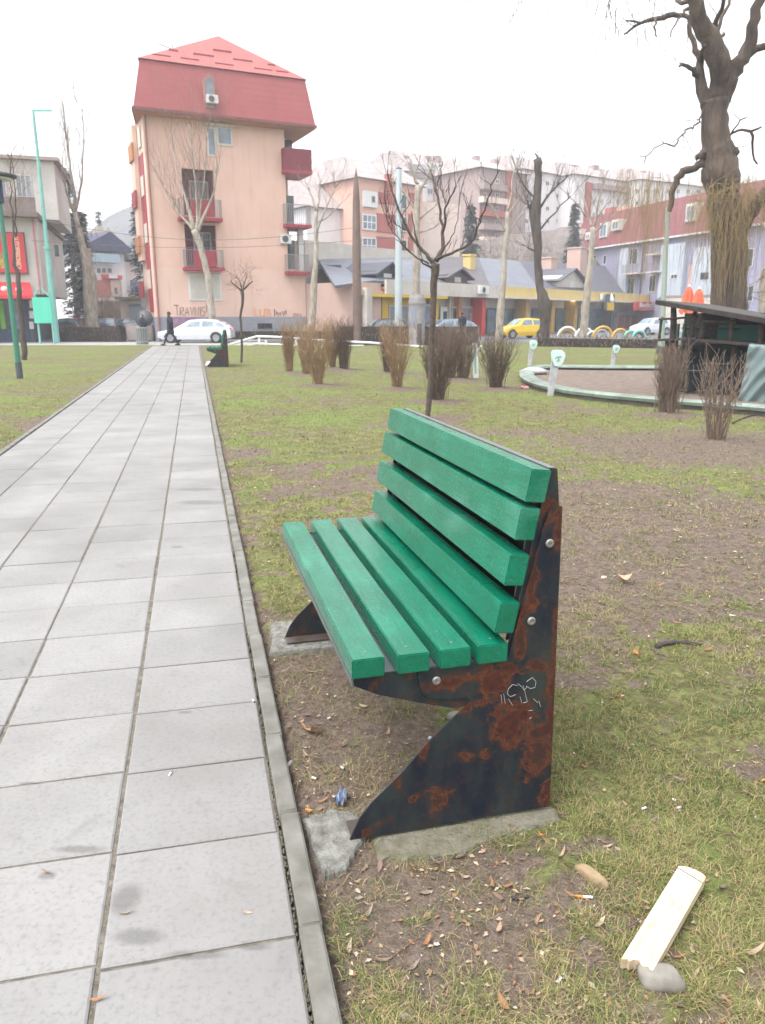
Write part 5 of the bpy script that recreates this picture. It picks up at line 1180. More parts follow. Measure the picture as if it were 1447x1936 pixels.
# ================================================================== STREET FURNITURE
GRNP = M('green_pole_paint', srgb(54, 116, 96), .5, .15, 4); TEALP = M('teal_pole_paint', srgb(116, 172, 164), .5, .15, 3); SILV = M('silver_pole', srgb(172, 182, 188), .5, .08, 2); RUSTO = M('brown_spike_steel', srgb(110, 90, 82), .7, .15, 2, col2=srgb(92, 74, 68))
def root_at(name, px, py, label, cat, rz=0, group=None):
    x, y = G(px, py); return empty(name, (x, y, 0), rz, label, cat, group), x, y
r, x, y = root_at('street_lamp', 38, 715, 'green street lamp with flat round head at the left edge', 'street lamp')
zt = at(8, 385, y).z; m = MB(); m.lathe([(.085, 0), (.085, .42)], 14); m.build('base_sleeve', DGREY, r); m = MB(); m.lathe([(.074, .421), (.064, 1.6), (.055, zt)], 14); m.build('pole', GRNP, r, smooth=False)
m = MB(); m.lathe([(.06, zt-.0), (.11, zt+.02), (.11, zt+.55), (.06, zt+.56)], 14, (0, 0, .002)); m.build('neck', M('dark_blue_neck', srgb(40, 52, 84), .5, .1, 3), r)
m = MB(); m.lathe([(.30, zt+.6), (.46, zt+.62), (.47, zt+.68), (.2, zt+.74), (.02, zt+.76)], 20); m.build('hood', DGREY, r, smooth=True)
m = MB(); m.lathe([(.1, zt+.565), (.36, zt+.575), (.36, zt+.597), (.1, zt+.598)], 20); m.build('diffuser', M('lamp_diffuser', srgb(200, 205, 212), .3, .05, 2), r)
r, x, y = root_at('floodlight_mast', 108, 648, 'very tall teal tapering mast with rungs above the teal notice board', 'mast')
zt = at(46, 209, y).z; m = MB(); m.lathe([(.19, 0), (.18, zt*.3), (.165, zt*.42)], 12); m.lathe([(.22, zt*.42+.001), (.22, zt*.42+.15)], 12); m.lathe([(.13, zt*.42+.151), (.07, zt*.99), (.05, zt)], 12); m.build('pole', TEALP, r)
m = MB(); m.box(-.1, 1.1, -.03, .03, zt-.06, zt+.06); m.build('top_arm', TEALP, r)
m = MB()
for k in range(9): z = zt*(.66+.035*k); sgn = 1 if k % 2 else -1; m.box(min(0, sgn*.3), max(0, sgn*.3), -.02, .02, z, z+.04)
m.build('rungs', TEALP, r)
r, x, y = root_at('flag_spike', 676, 652, 'tall brown tapering spike before the white gabled block', 'monument')
zt = at(677, 318, y).z; m = MB(); m.lathe([(.26, 0), (.24, zt*.55), (.2, zt*.82), (.13, zt*.93), (.01, zt)], 12); m.build('shaft', RUSTO, r, smooth=False); m = MB(); m.box(-.3, .3, -.3, .3, 0, .12); m.build('base_plate', DGREY, r)
r, x, y = root_at('utility_pole', 753, 650, 'thick silver grey pole in front of the shop roofs', 'pole')
zt = at(755, 320, y).z; m = MB(); m.lathe([(.21, 0), (.2, zt*.5), (.155, zt)], 14); m.build('shaft', SILV, r); m = MB(); m.lathe([(.16, zt+.001), (.17, zt+.04), (.02, zt+.12)], 14); m.build('cap', DGREY, r)
r, x, y = root_at('utility_pole', 1250, 668, 'pale green slim pole rising beside the left post of the hut', 'pole')
zt = at(1263, 392, y).z; m = MB(); dx_ = at(1263, 392, y).x-x; m.tube([(0, 0, 0), (dx_*.5, 0, zt*.5), (dx_, 0, zt)], [.13, .11, .09], 12); m.build('shaft', M('pale_green_pole', srgb(120, 150, 142), .6, .2, 1.2, col2=srgb(150, 148, 136)), r); m = MB(); m.lathe([(.2, 0), (.2, .3), (.15, .32)], 12); m.build('base_sleeve', DGREY, r)
r, x, y = root_at('advertising_column', 788, 652, 'round grey advertising column with domed cap', 'column')
m = MB(); Rr = 15/F_*y; zc = at(788, 577, y).z; zt = at(788, 558, y).z; m.lathe([(Rr, 0), (Rr, zc)], 24); m.build('drum', M('worn_poster_concrete', srgb(150, 146, 146), .9, .25, 1.6, col2=srgb(120, 118, 128)), r)
m = MB(); m.lathe([(Rr*1.05, zc+.001), (Rr*1.08, zc+.12), (Rr*.95, zt-.15), (Rr*.8, zt), (.02, zt+.02)], 24); m.build('cap', M('column_cap', srgb(132, 128, 128), .9, .2, 2), r)
def bill(a0, a1, z0, z1, mat):
    m = MB(); n = 6; vs = []; 
    for q in (Rr+.01, Rr+.016):
        for j in range(n+1):
            a = a0+(a1-a0)*j/n
            for z in (z0, z1): vs.append((q*math.cos(a), q*math.sin(a), z))
    N = 2*(n+1); fs = []
    for j in range(n): fs += [(N+2*j, N+2*j+2, N+2*j+3, N+2*j+1), (2*j, 2*j+1, 2*j+3, 2*j+2)]
    m.add(vs, fs); m.build('torn_poster', mat, r)
bill(-2.3, -1.7, 1., 2.1, M('faded_poster', srgb(124, 130, 146), .8, .3, 8)); bill(-1.6, -1., .1, 1.2, M('dark_poster', srgb(92, 84, 84), .8, .3, 8))
# teal notice board
r, x, y = root_at('notice_board', 82, 650, 'blank teal notice board on posts beside the tall mast', 'notice board')
a = at(61, 562, y); b_ = at(101, 611, y); m = MB(); m.box(a.x-x, b_.x-x, -.05, .05, b_.z, a.z); m.build('board', M('teal_board', srgb(78, 186, 160), .6, .1, 2), r)
for xx in (a.x-x+.15, b_.x-x-.1):
    m = MB(); m.box(xx-.05, xx+.05, .052, .15, 0, a.z+.35); m.build('post', TEALP, r)
m = MB(); m.tube([(a.x-x+.1, 0, a.z+.06), (a.x-x+.5, 0, a.z+.5), (b_.x-x-.5, 0, a.z+.55), (b_.x-x-.1, 0, a.z+.06)], .04, 6); m.build('arched_top', TEALP, r)
# litter bin and planter blocks
r, x, y = root_at('litter_bin', 270, 651, 'round grey slatted litter bin at the end of the path', 'litter bin')
m = MB(); m.lathe([(.30, .04), (.30, .9)], 16); m.build('liner', M('bin_liner_grey', srgb(96, 102, 104), .7, .2, 4), r)
m = MB()
for k in range(16):
    a = 2*math.pi*k/16; m.box(-.03, .03, -.01, .01, 0, .98, Matrix.Translation((.33*math.cos(a), .33*math.sin(a), 0)) @ Matrix.Rotation(a+math.pi/2, 4, 'Z'))
m.lathe([(.345, .9), (.36, .93), (.345, .96)], 16); m.lathe([(.345, .12), (.355, .15), (.345, .18)], 16); m.build('slats', M('bin_slats', srgb(136, 140, 138), .7, .2, 5), r)
o = MB().box(-1.0, .75, -.35, .35, 0, 1.0).build('concrete_block', M('pinkish_concrete', srgb(164, 152, 146), .9, .2, 2), None, bevel=.06); x, y = gp(264, 645); o.location = (x, 53, 0); tag(o, 'large pinkish concrete block behind the litter bin', 'block')
# white pipe railing
m = MB(); Pz = []
pts = [at(436, 651, 44.5), at(486, 636, 45.5), at(530, 637.5, 45.3), at(600, 643, 44.8), at(700, 648, 44.4), at(800, 656, 43.2)]
r = empty('handrail', (pts[0].x, pts[0].y, 0), 0, 'white pipe railing along the far edge of the right lawn', 'railing'); off = Vector(r.location)
m = MB(); m.tube([p-off for p in pts], .07, 8); m.build('top_rail', WHITE, r)
pl = [p-Vector((0, 0, .42)) for p in pts[:4]]; pl[0] = at(440, 661, 44.5); m = MB(); m.tube([p-off for p in pl], .055, 8); m.build('lower_rail', WHITE, r)
for px, yy, pt in ((490, 45.5, 636), (503, 45.4, 640), (655, 44.5, 646), (560, 45, 640)):
    p = at(px, pt+1, yy); m = MB(); m.box(p.x-off.x-.06, p.x-off.x+.06, yy-off.y-.05, yy-off.y+.05, -.05, p.z-.03); m.build('post', WHITE, r)
m = MB(); p = at(658, 650, 44.3); m.box(p.x-off.x-.1, p.x-off.x+.9, -.25, -.2, p.z-.35, p.z-.05); m.build('plate', WHITE, r)
# white paddle posts
def paddle(px, pyb, pyt, hw, tilt, label, seed):
    x, y = G(px, pyb); H = at(px, pyt, y).z; r = empty('paddle_post', (x, y, 0), 0, label, 'post', 'white posts with shovel shaped heads by the basin')
    hh = hw*1.12; m = MB(); lean = tilt*.5
    m.hexa([(-.055, -.03, -.05), (.055, -.03, -.05), (.055, .03, -.05), (-.055, .03, -.05), (lean-.085, -.03, H-hh*.6), (lean+.085, -.03, H-hh*.6), (lean+.085, .03, H-hh*.6), (lean-.085, .03, H-hh*.6)])
    m.build('stake', M('weathered_white_stake', srgb(176, 176, 178), .8, .2, 8, col2=srgb(140, 138, 142)), r)
    w_ = hw/2; prof = [(-.42, -1), (.3, -1), (.75, -.55), (1., .2), (.95, .6), (.5, .95), (-.2, 1.), (-.8, .95), (-.98, .6), (-.9, 0)]
    m = MB(); V = [(lean+.03+a*w_, -.075, H-hh/2+b_*hh/2) for a, b_ in prof]; m.prism([(v[0], v[2]) for v in V], -.085, -.032); o = m.build('head', M('pale_mint_paint', srgb(188, 206, 202), .6, .08, 4), r, bevel=.01)
    m = MB()
    for (a, b_) in ((-.2, .1), (.15, .15), (0, -.25)):
        cx_, cz = lean+.03+a*w_, H-hh/2+b_*hh/2; m.tube([(cx_-.03, -.088, cz-.03), (cx_+.01, -.088, cz+.02), (cx_+.04, -.088, cz-.01)], .009, 5)
    m.build('green_emblem', M('green_mark', srgb(70, 140, 110), .7, .1, 3), o)
paddle(1040, 748, 661, .30, .16, 'nearest white post with shovel shaped head in front of the basin rim', 1)
paddle(1001, 692, 643, .27, .12, 'white paddle post behind the left end of the basin', 2)
paddle(1158, 692, 652, .24, .08, 'white paddle post behind the far rim of the basin', 3)
r, x, y = root_at('striped_post', 900, 713, 'teal and white striped post among the shrubs', 'post')
H = at(893, 648, y).z; m = MB(); m.box(-.07, .07, -.05, .05, -.05, H, Matrix.Rotation(R(-4), 4, 'Y')); m.build('stake', WHITE, r); m = MB(); m.box(-.035, .02, -.056, -.051, .1, H-.05, Matrix.Rotation(R(-4), 4, 'Y')); m.build('teal_stripe', TEALP, r)
r, x, y = root_at('tube_frame', 915, 700, 'pale bent tube frame beside the teal striped post', 'frame')
m = MB(); m.tube([(-.25, 0, 0), (-.25, 0, .55), (-.1, 0, .72), (.12, 0, .66), (.2, 0, .4), (.2, 0, 0)], .03, 7); m.build('tube', SILV, r, smooth=True); m = MB(); m.box(-.3, -.2, -.05, .05, -.02, .02); m.build('foot', SILV, r)
# half tyre arches / wheel rings
def ring(px, py, rad, mat, label):
    x, y = G(px, py); r = empty('wheel_arch', (x, y, 0), .2, label, 'arch', 'round hoops in a row before the shops'); m = MB(); n = 20
    m.tube([(rad*math.cos(math.pi*k/n), 0, rad*math.sin(math.pi*k/n)+rad*.35) for k in range(n+1)], .09, 7); m.build('outer_hoop', mat[0], r, smooth=True)
    m = MB(); m.tube([(rad*.72*math.cos(math.pi*k/n), .12, rad*.72*math.sin(math.pi*k/n)+rad*.35) for k in range(n+1)], .06, 6); m.build('inner_hoop', mat[1], r, smooth=True)
OCH = M('ochre_paint', srgb(190, 150, 60), .6, .15, 3)
for (px, rad, mt, lb) in ((1072, .66, (WHITE, OCH), 'first white and ochre hoop right of the dark pollarded tree'), (1104, .62, (WHITE, SILV), 'white hoop in front of the whitest birch'), (1139, .68, (OCH, WHITE), 'ochre hoop under the yellow hanging sign'),
                          (1172, .56, (OCH, SILV), 'ochre hoop left of the teal hoops'), (1192, .48, (TEALP, WHITE), 'left teal hoop of the pair'), (1208, .48, (TEALP, DGREY), 'right teal hoop of the pair'), (1120, .45, (SILV, OCH), 'small grey hoop between two larger ones')):
    ring(px, 645, rad, mt, lb)
# closed parasols
PARA = M('orange_red_canvas', srgb(206, 78, 58), .85, .25, 3, col2=srgb(184, 110, 60))
def parasol(px, Y, pyt, pyb, w_, label, lean=0):
    t_ = at(px, pyt, Y); b_ = at(px, pyb, Y); r = empty('closed_parasol', (t_.x, Y, 0), 0, label, 'parasol', 'closed orange parasols behind the hut')
    m = MB(); m.tube([(0, 0, 0), (lean, 0, t_.z)], .03, 6); m.build('pole', DGREY, r); m = MB(); n = 16; V = []; Rr = w_/F_*Y/2
    for j, (f, zz) in enumerate(((1., b_.z), (.85, b_.z+(t_.z-b_.z)*.35), (.5, b_.z+(t_.z-b_.z)*.8), (.16, t_.z-.08), (.02, t_.z))):
        for k in range(n): a = 2*math.pi*k/n; q = Rr*f*(1+.22*(-1)**k*(1-j*.15)); V.append((q*math.cos(a)+lean, q*math.sin(a), zz+(.1*(-1)**k if j == 0 else 0)))
    m.add(V, [(j*n+k, j*n+(k+1) % n, (j+1)*n+(k+1) % n, (j+1)*n+k) for j in range(4) for k in range(n)]); m.build('folded_canopy', PARA, r)
    m = MB(); m.lathe([(.09, t_.z-.1), (.07, t_.z+.03), (.01, t_.z+.05)], 8, (lean, 0, 0)); m.build('cap', WHITE, r)
parasol(1304, 50, 539, 592, 26, 'left closed orange parasol above the hut roof'); parasol(1323, 49, 543, 592, 24, 'middle closed orange red parasol above the hut roof'); parasol(1406, 48, 540, 592, 11, 'slim closed red parasol right of the willow trunk')
# overhead wires
def wire(a, b_, label, sag=.6, rad=.012):
    m = MB(); A_, B_ = Vector(a), Vector(b_); m.tube([A_.lerp(B_, k/16)-Vector((0, 0, sag*math.sin(math.pi*k/16))) for k in range(17)], rad, 4); tag(m.build('overhead_wire', DGREY), label, 'wire', 'thin overhead wires')
wire(at(-20, 395, 44), at(676, 430, 47.6), 'thin cable crossing the front of the salmon house', 1.1); wire(at(60, 455, 49), at(754, 448, 48), 'lower thin cable across the salmon house', .5)

# ================================================================== BASIN AND HUT
RIMM = M('greenish_basin_rim', srgb(128, 142, 132), .85, .3, 3, bmp=.4, bscale=25, col2=srgb(96, 104, 92)); BWALL = M('dirty_basin_wall', srgb(96, 92, 84), .95, .35, 4, bmp=.5, bscale=20)
def basin():
    P = [(1640,703),(1400,702),(1240,701),(1100,700),(1050,699),(1018,700),(997,704),(985,711),(984,720),(994,729),(1012,737),(1040,744),(1074,751),(1149,760),(1241,769),(1350,778),(1447,787),(1640,806)]
    P = [Vector(G(*p)+(0,)) for p in P]; rng = random.Random(2); P = wob(P, 3, 0, rng)
    r = empty('fountain_basin', tuple(P[len(P)//2]), 0, 'long oval empty fountain basin with greenish rim on the right lawn', 'basin'); off = P[len(P)//2].copy(); P = [p-off for p in P]
    n = len(P); Nn = []
    for i in range(n):
        t_ = (P[min(i+1, n-1)]-P[max(i-1, 0)]).normalized(); Nn.append(Vector((-t_.y, t_.x, 0)))   # towards inside (right of travel is outside)
    ctr = sum(P, Vector())/n
    sg = 1 if Nn[n//2].dot(ctr-P[n//2]) > 0 else -1
    def sweep(name, prof, mat):
        m = MB(); V = []; k = len(prof)
        for i in range(n):
            for (o_, z) in prof: V.append(P[i]+Nn[i]*sg*(o_+rng.uniform(-.004, .004))+Vector((0, 0, z+rng.uniform(-.004, .004))))
        m.add(V, [(i*k+j, i*k+(j+1) % k, (i+1)*k+(j+1) % k, (i+1)*k+j) for i in range(n-1) for j in range(k)]); return m.build(name, mat, r)
    sweep('wall', [(.05, -.1), (.22, -.1), (.22, .07), (.05, .07)], BWALL)
    sweep('rim', [(0, .072), (.36, .072), (.38, .10), (.34, .15), (.06, .165), (-.02, .13)], RIMM)
    inner = [P[i]+Nn[i]*sg*.25 for i in range(n)]; m = MB(); m.add([(p.x, p.y, .03) for p in inner], [tuple(range(n))]); m.build('leaf_strewn_floor', M('leafy_gravel', srgb(118, 102, 90), .95, .4, 5, bmp=.7, bscale=18, bd=.03, col2=srgb(86, 76, 68)), r)
    x, y = G(1010, 709); m = MB(); m.lathe([(.35, .05), (.42, .12), (.2, .19), (.02, .2)], 12, (x-off.x, y-off.y, 0)); o = m.build('white_heap', M('dirty_white_heap', srgb(180, 178, 180), .8, .2, 8), None, smooth=True)
    o.location = off; tag(o, 'pale rounded rubbish heap inside the left end of the basin', 'rubbish')
basin()
WOODD = M('dark_weathered_wood', srgb(58, 50, 46), .95, .4, 6, scale3=(1, 1, .3), bmp=.6, bscale=30, col2=srgb(36, 31, 30)); WOODK = M('log_wood', srgb(80, 70, 62), .95, .35, 9, bmp=.5, bscale=25, col2=srgb(54, 46, 42)); BLK = M('painted_interior_shade', srgb(26, 27, 28), .9, .3, 3)
def hut():
    b = Bld('wooden_hut', 1250, 16.4, 1560, 14.2, 'dark log-framed wooden hut with slanting flat roof at the right edge', 'hut'); r = b.r
    z0 = b.F(1240, 571, -.4)[1]; z1 = b.F(1447, 606, -.4)[1]; sA = b.F(1240, 575, -.4)[0]; sB = b.F(1447, 606, -.4)[0]; k = (z1-z0)/(sB-sA); E_ = b.L+.2
    m = MB(); m.hexa([(sA, -.4, z0), (E_, -.4, z0+k*(E_-sA)), (E_, 2.4, z0+k*(E_-sA)-.06), (sA, 2.4, z0-.06), (sA, -.4, z0+.045), (E_, -.4, z0+k*(E_-sA)+.045), (E_, 2.4, z0+k*(E_-sA)-.015), (sA, 2.4, z0-.015)])
    m.build('roof', M('roofing_felt', srgb(62, 58, 55), .9, .3, 2, bmp=.3, bscale=15), r)
    m = MB(); m.hexa([(sA, -.43, z0-.05), (E_, -.43, z0+k*(E_-sA)-.05), (E_, -.402, z0+k*(E_-sA)-.05), (sA, -.402, z0-.05), (sA, -.43, z0+.03), (E_, -.43, z0+k*(E_-sA)+.03), (E_, -.402, z0+k*(E_-sA)+.03), (sA, -.402, z0+.03)]); m.build('fascia', WOODD, r)
    zr = lambda s_: z0+k*(s_-sA)-.02
    def log(x0, y0, x1, y1, rad=.045, d=0., name='log_post', mat=WOODK):
        a = b.P(x0, y0, d); c = b.P(x1, y1, d); rng = random.Random(int(x0+y0)); A_, C_ = Vector(a), Vector(c); pts = [A_.lerp(C_, t_/5)+Vector((rng.gauss(0, .008), 0, rng.gauss(0, .006))) for t_ in range(6)]
        m = MB(); m.tube(pts, [rad*rng.uniform(.85, 1.15) for _ in pts], 8); return m.build(name, mat, r, smooth=True)
    log(1252, 600, 1246, 640, .03); log(1262, 640, 1256, 745, .05); log(1274, 575, 1268, 745, .06, .05); log(1316, 585, 1307, 638, .045); log(1331, 592, 1326, 645, .055); log(1388, 600, 1379, 645, .05); log(1301, 650, 1298, 742, .045); log(1338, 652, 1328, 742, .045); log(1389, 652, 1384, 700, .045); log(1440, 612, 1432, 760, .05)
    for (x0, y0, x1, y1) in ((1247, 604, 1320, 599), (1325, 607, 1392, 611), (1288, 685, 1310, 685), (1328, 687, 1385, 688), (1280, 738, 1300, 738), (1316, 740, 1342, 740), (1300, 701, 1330, 701)): log(x0, y0, x1, y1, .022, -.06, 'log_rail')
    log(1290, 621, 1400, 622, .02, .6, 'log_rail')
    for (x0, y0, x1, y1) in ((1238, 643, 1318, 639), (1320, 643, 1440, 652)):
        a = b.P(x0, y0, -.25); c = b.P(x1, y1, -.25); m = MB(); m.hexa([(a[0], -.3, a[2]-.03), (c[0], -.3, c[2]-.03), (c[0], .35, c[2]-.03), (a[0], .35, a[2]-.03), (a[0], -.3, a[2]+.02), (c[0], -.3, c[2]+.02), (c[0], .35, c[2]+.02), (a[0], .35, a[2]+.02)]); m.build('counter_board', WOODD, r)
    a = b.F(1285, 700, 1.8)[0]; m = MB(); m.box(a, E_, 1.8, 1.86, 0, zr(a)-.25); m.build('back_wall', BLK, r)  # black sheet; the hut's dark inside is painted into its colour
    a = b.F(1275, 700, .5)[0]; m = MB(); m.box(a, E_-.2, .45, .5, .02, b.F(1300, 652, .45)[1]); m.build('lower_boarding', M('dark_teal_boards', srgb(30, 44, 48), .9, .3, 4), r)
    b.part('green_panel', M('dark_green_panel', srgb(14, 92, 82), .6, .15, 2), 1357, 614, 1440, 644, 1.0, 1.05, ref=1.0)
    for (x0, x1) in ((1276, 1281), (1289, 1293)): b.part('teal_stud', M('faded_teal_wood', srgb(96, 128, 120), .8, .3, 4), x0, 612, x1, 668, .35, .42, ref=.35)
    # tarpaulin, a separate covered heap
    a = b.P(1388, 756, -.55); c = b.P(1520, 756, -.55); zt = b.F(1420, 650, -.5)[1]; L_ = c[0]-a[0]; nx_, nz_ = 40, 26; V = []
    for j in range(nz_+1):
        for i in range(nx_+1):
            u = i/nx_; v = j/nz_; z = min(v*1.25, 1.)*zt; over = max(0, v*1.25-1)*4*.9
            d = -.55+.12*v-.0+over+.10*mnoise.noise((u*3+.3*v, v*2.2, 4))+.06*abs(mnoise.noise((u*5-v*3.5, v*2, 9)))*3*(1-v*.5)
            x_ = a[0]+.06*v+u*L_+.05*mnoise.noise((u*2, v*3, 1)); z += .04*mnoise.noise((u*4, v*4, 2)) if v > .7 else 0
            if u < .04: d += .5*(1-u/.04); 
            V.append((x_, d, max(z, 0)))
    m = MB(); m.add(V, [(j*(nx_+1)+i, j*(nx_+1)+i+1, (j+1)*(nx_+1)+i+1, (j+1)*(nx_+1)+i) for j in range(nz_) for i in range(nx_)])
    me = m.mesh('tarpaulin'); t = link('tarpaulin', me, M('grey_blue_tarpaulin', srgb(100, 116, 116), .38, .15, 2, bmp=.3, bscale=6), None, smooth=True); t.location = b.A; t.rotation_euler.z = b.ang
    tag(t, 'wrinkled grey blue tarpaulin draped over a heap at the right edge of the hut', 'tarpaulin')
hut()

# ================================================================== CARS
TYRE = M('tyre_rubber', srgb(34, 34, 36), .85, .15, 10); HUB = M('alloy_rim', srgb(150, 152, 156), .35, .15, 8, metal=.6); CGL = glassmat('car_glass', srgb(86, 102, 112), .06)
def carpaint(name, col):
    m, t, p = newmat(name); p.inputs['Base Color'].default_value = col; p.inputs['Roughness'].default_value = .28; p.inputs['Coat Weight'].default_value = .6
    v = coords(t); n = nz(t, v, 3, 4); t.links.new(mix(t, ramp(t, n, [(.4, 0.), (.7, 1.)]), col, mul(col, .88)), p.inputs['Base Color']); return m
ST = {'wagon': [(0,.55,.55,.66,.5),(.1,.70,.70,.78,.66),(.9,.88,.88,.86,.74),(1.15,.93,.95,.87,.72),(1.95,.95,1.40,.88,.60),(2.7,.96,1.46,.88,.60),(3.6,.98,1.42,.88,.60),(4.15,.99,1.24,.87,.62),(4.45,.97,1.0,.85,.7),(4.55,.8,.8,.8,.66)],
      'hatch': [(0,.55,.55,.62,.5),(.1,.72,.72,.76,.64),(.75,.92,.92,.82,.70),(.95,.95,.97,.83,.68),(1.6,.97,1.44,.84,.58),(2.4,.98,1.50,.84,.58),(3.1,.99,1.46,.84,.58),(3.6,1.0,1.1,.83,.66),(3.75,.9,.9,.8,.68),(3.8,.5,.5,.76,.6)],
      'van': [(0,.6,.6,.66,.5),(.1,.8,.8,.80,.68),(.7,1.0,1.0,.86,.74),(.9,1.05,1.08,.87,.72),(1.6,1.08,1.7,.88,.66),(2.4,1.1,1.82,.88,.68),(3.6,1.12,1.8,.88,.68),(4.05,1.1,1.72,.87,.7),(4.15,1.0,1.1,.86,.74),(4.2,.5,.5,.82,.7)]}
def car(kind, label, loc, rz, paint, group=None, s_=1.):
    S = ST[kind]; r = empty('parked_car', loc, rz, label, 'car', group); r.scale = (s_, s_, s_); V = []; L = S[-1][0]
    def sec(x):
        xs = [q[0] for q in S]; return [float(np.interp(x, xs, [q[k] for q in S])) for k in (1, 2, 3, 4)]
    xs = sorted(set([q[0] for q in S]+list(np.linspace(0, L, 15)))); k = 9
    for x in xs:
        zb, zr, wl, wr = sec(x); zb_ = .24 if .2 < x < L-.2 else .34
        ring_ = [(-wl*.94, zb_), (-wl, .5), (-wl*.97, zb-.02), (-wr, max(zr-.04, zb-.015)), (0, max(zr, zb)+.01), (wr, max(zr-.04, zb-.015)), (wl*.97, zb-.02), (wl, .5), (wl*.94, zb_)]
        for (y, z) in ring_: V.append((x-L/2, y, z))
    n = len(xs); Fs = [(i*k+j, i*k+(j+1) % k, (i+1)*k+(j+1) % k, (i+1)*k+j) for i in range(n-1) for j in range(k)]+[tuple(range(k)), tuple((n-1)*k+j for j in range(k-1, -1, -1))]
    m = MB(); m.add(V, Fs); me = m.mesh('body'); bm = bmesh.new(); bm.from_mesh(me); bmesh.ops.recalc_face_normals(bm, faces=bm.faces); bm.to_mesh(me); bm.free(); link('body', me, paint, r, smooth=False)
    i0 = next(i for i, q in enumerate(S) if q[2]-q[1] > .3); x0, x1 = S[i0][0], S[-3][0] if kind != 'van' else S[-4][0]
    def wq(xa, xb, xat, xbt, name='side_window'):
        for sg in (-1, 1):
            Q = []
            for (x, f) in ((xa, .1), (xb, .1), (xbt, .86), (xat, .86)):
                zb, zr, wl, wr = sec(x); y = wl*.97+(wr-wl*.97)*f; z = zb-.02+(zr-.04-zb+.02)*f; Q.append((x-L/2, sg*(y+.012), z))
            m = MB(); m.slab(Q, (0, sg, .3), .02); m.build(name, CGL, r)
    ws = S[i0][0]; we = x1
    wq(ws-.28, ws+.75, ws+.12, ws+.72); wq(ws+.84, ws+1.6, ws+.84, ws+1.55)
    if kind == 'wagon': wq(ws+1.72, ws+2.3, ws+1.7, ws+2.02)
    def cross(xa, xb, name):
        za, zb2 = sec(xa), sec(xb); f = .9; Q = []
        for (q, x, sg) in ((za, xa, -1), (za, xa, 1), (zb2, xb, 1), (zb2, xb, -1)):
            Q.append((x-L/2, sg*q[3]*f, max(q[1], q[0])+.022))
        m = MB(); m.slab(Q, (0, 0, 1), .012); m.build(name, CGL, r)
    cross(S[i0-1][0]+.08, ws-.06, 'windscreen'); cross(S[-4][0]+.15 if kind != 'van' else 4.03, S[-3][0]+.12 if kind != 'van' else 4.13, 'rear_window')
    for xw in (L*.185, L*.80):
        for sg in (-1, 1):
            wl = sec(xw)[2]; m = MB(); N = 18; V = []
            for (rr, yy) in ((.31, wl-.16), (.33, wl-.13), (.33, wl+.0), (.31, wl+.02), (.21, wl+.022)):
                for q in range(N): a = 2*math.pi*q/N; V.append((xw-L/2+rr*math.cos(a), sg*yy, .33+rr*math.sin(a)))
            m.add(V, [(i*N+q, i*N+(q+1) % N, (i+1)*N+(q+1) % N, (i+1)*N+q) for i in range(4) for q in range(N)]+[tuple(range(N))]); w_ = m.build('wheel', TYRE, r)
            m = MB(); V = []
            for (rr, yy) in ((.21, wl+.015), (.19, wl+.024), (.05, wl+.01)):
                for q in range(N): a = 2*math.pi*q/N; rq = rr*(1 if rr > .2 or q % 3 else .8); V.append((xw-L/2+rq*math.cos(a), sg*yy, .33+rq*math.sin(a)))
            m.add(V, [(i*N+q, i*N+(q+1) % N, (i+1)*N+(q+1) % N, (i+1)*N+q) for i in range(2) for q in range(N)]+[tuple(2*N+q for q in range(N))]); m.build('rim', HUB, w_)
            m = MB(); V = []
            for (rr, yy) in ((.385, wl-.02), (.385, wl+.004), (.33, wl+.004)):
                for q in range(N+1):
                    a = math.pi*q/N; V.append((xw-L/2+rr*math.cos(a), sg*yy, .33+rr*math.sin(a)))
            m.add(V, [(i*(N+1)+q, i*(N+1)+q+1, (i+1)*(N+1)+q+1, (i+1)*(N+1)+q) for i in range(2) for q in range(N)]); m.build('wheel_arch', DGREY, w_)
    for sg in (-1, 1):
        q = sec(.08); m = MB(); m.box(.02-L/2, .3-L/2, sg*.52-.13, sg*.52+.13, .56, .70); m.build('headlight', WHITE, r, bevel=.02)
        m = MB(); zt_ = sec(L-.1)[0]; m.box(L/2-.16, L/2-.0, sg*.66-.08, sg*.66+.08, .72, .92); m.build('tail_light', REDP, r, bevel=.02)
    m = MB(); m.box(L/2-.03, L/2+.012, -.25, .25, .55, .66); m.build('number_plate', WHITE, r)
    return r
CW = carpaint('white_car_paint', srgb(205, 208, 212)); CD = carpaint('dark_car_paint', srgb(42, 46, 54)); CB = carpaint('navy_car_paint', srgb(36, 46, 78)); CS = carpaint('silver_blue_car_paint', srgb(128, 142, 158)); CR = carpaint('red_car_paint', srgb(178, 30, 46)); CY_ = carpaint('yellow_car_paint', srgb(214, 178, 20)); CG = carpaint('grey_car_paint', srgb(120, 116, 116))
PG = 'cars parked along the street'
x, y = G(365, 648.5); car('wagon', 'white station wagon parked across the end of the path', (x+.1, 49.2, -.02), .02, CW, PG)
def carat(kind, label, px, Y, rz, paint): 
    q = at(px, 600, Y); car(kind, label, (q.x, Y, -.02), rz, paint, PG)
carat('hatch', 'dark car seen from behind at the left end of the brown hedge', 130, 60, R(-75), CD)
carat('hatch', 'navy car seen from behind right of the pale poplar trunk', 207, 60, R(-82), CB)
carat('hatch', 'red car glimpsed between the dark car and the poplar trunk', 152, 67, R(-80), CR)
carat('wagon', 'pale silver car behind the navy car', 222, 70, R(-80), CS)
carat('wagon', 'dark grey car half hidden behind the brown hedge corner left of the bin', 243, 61, R(-60), CG)
carat('hatch', 'dark car parked behind the hedge between the brown spike and the silver pole', 722, 52.2, .25, CD)
carat('wagon', 'silver blue car right of the advertising column', 842, 56, .3, CS)
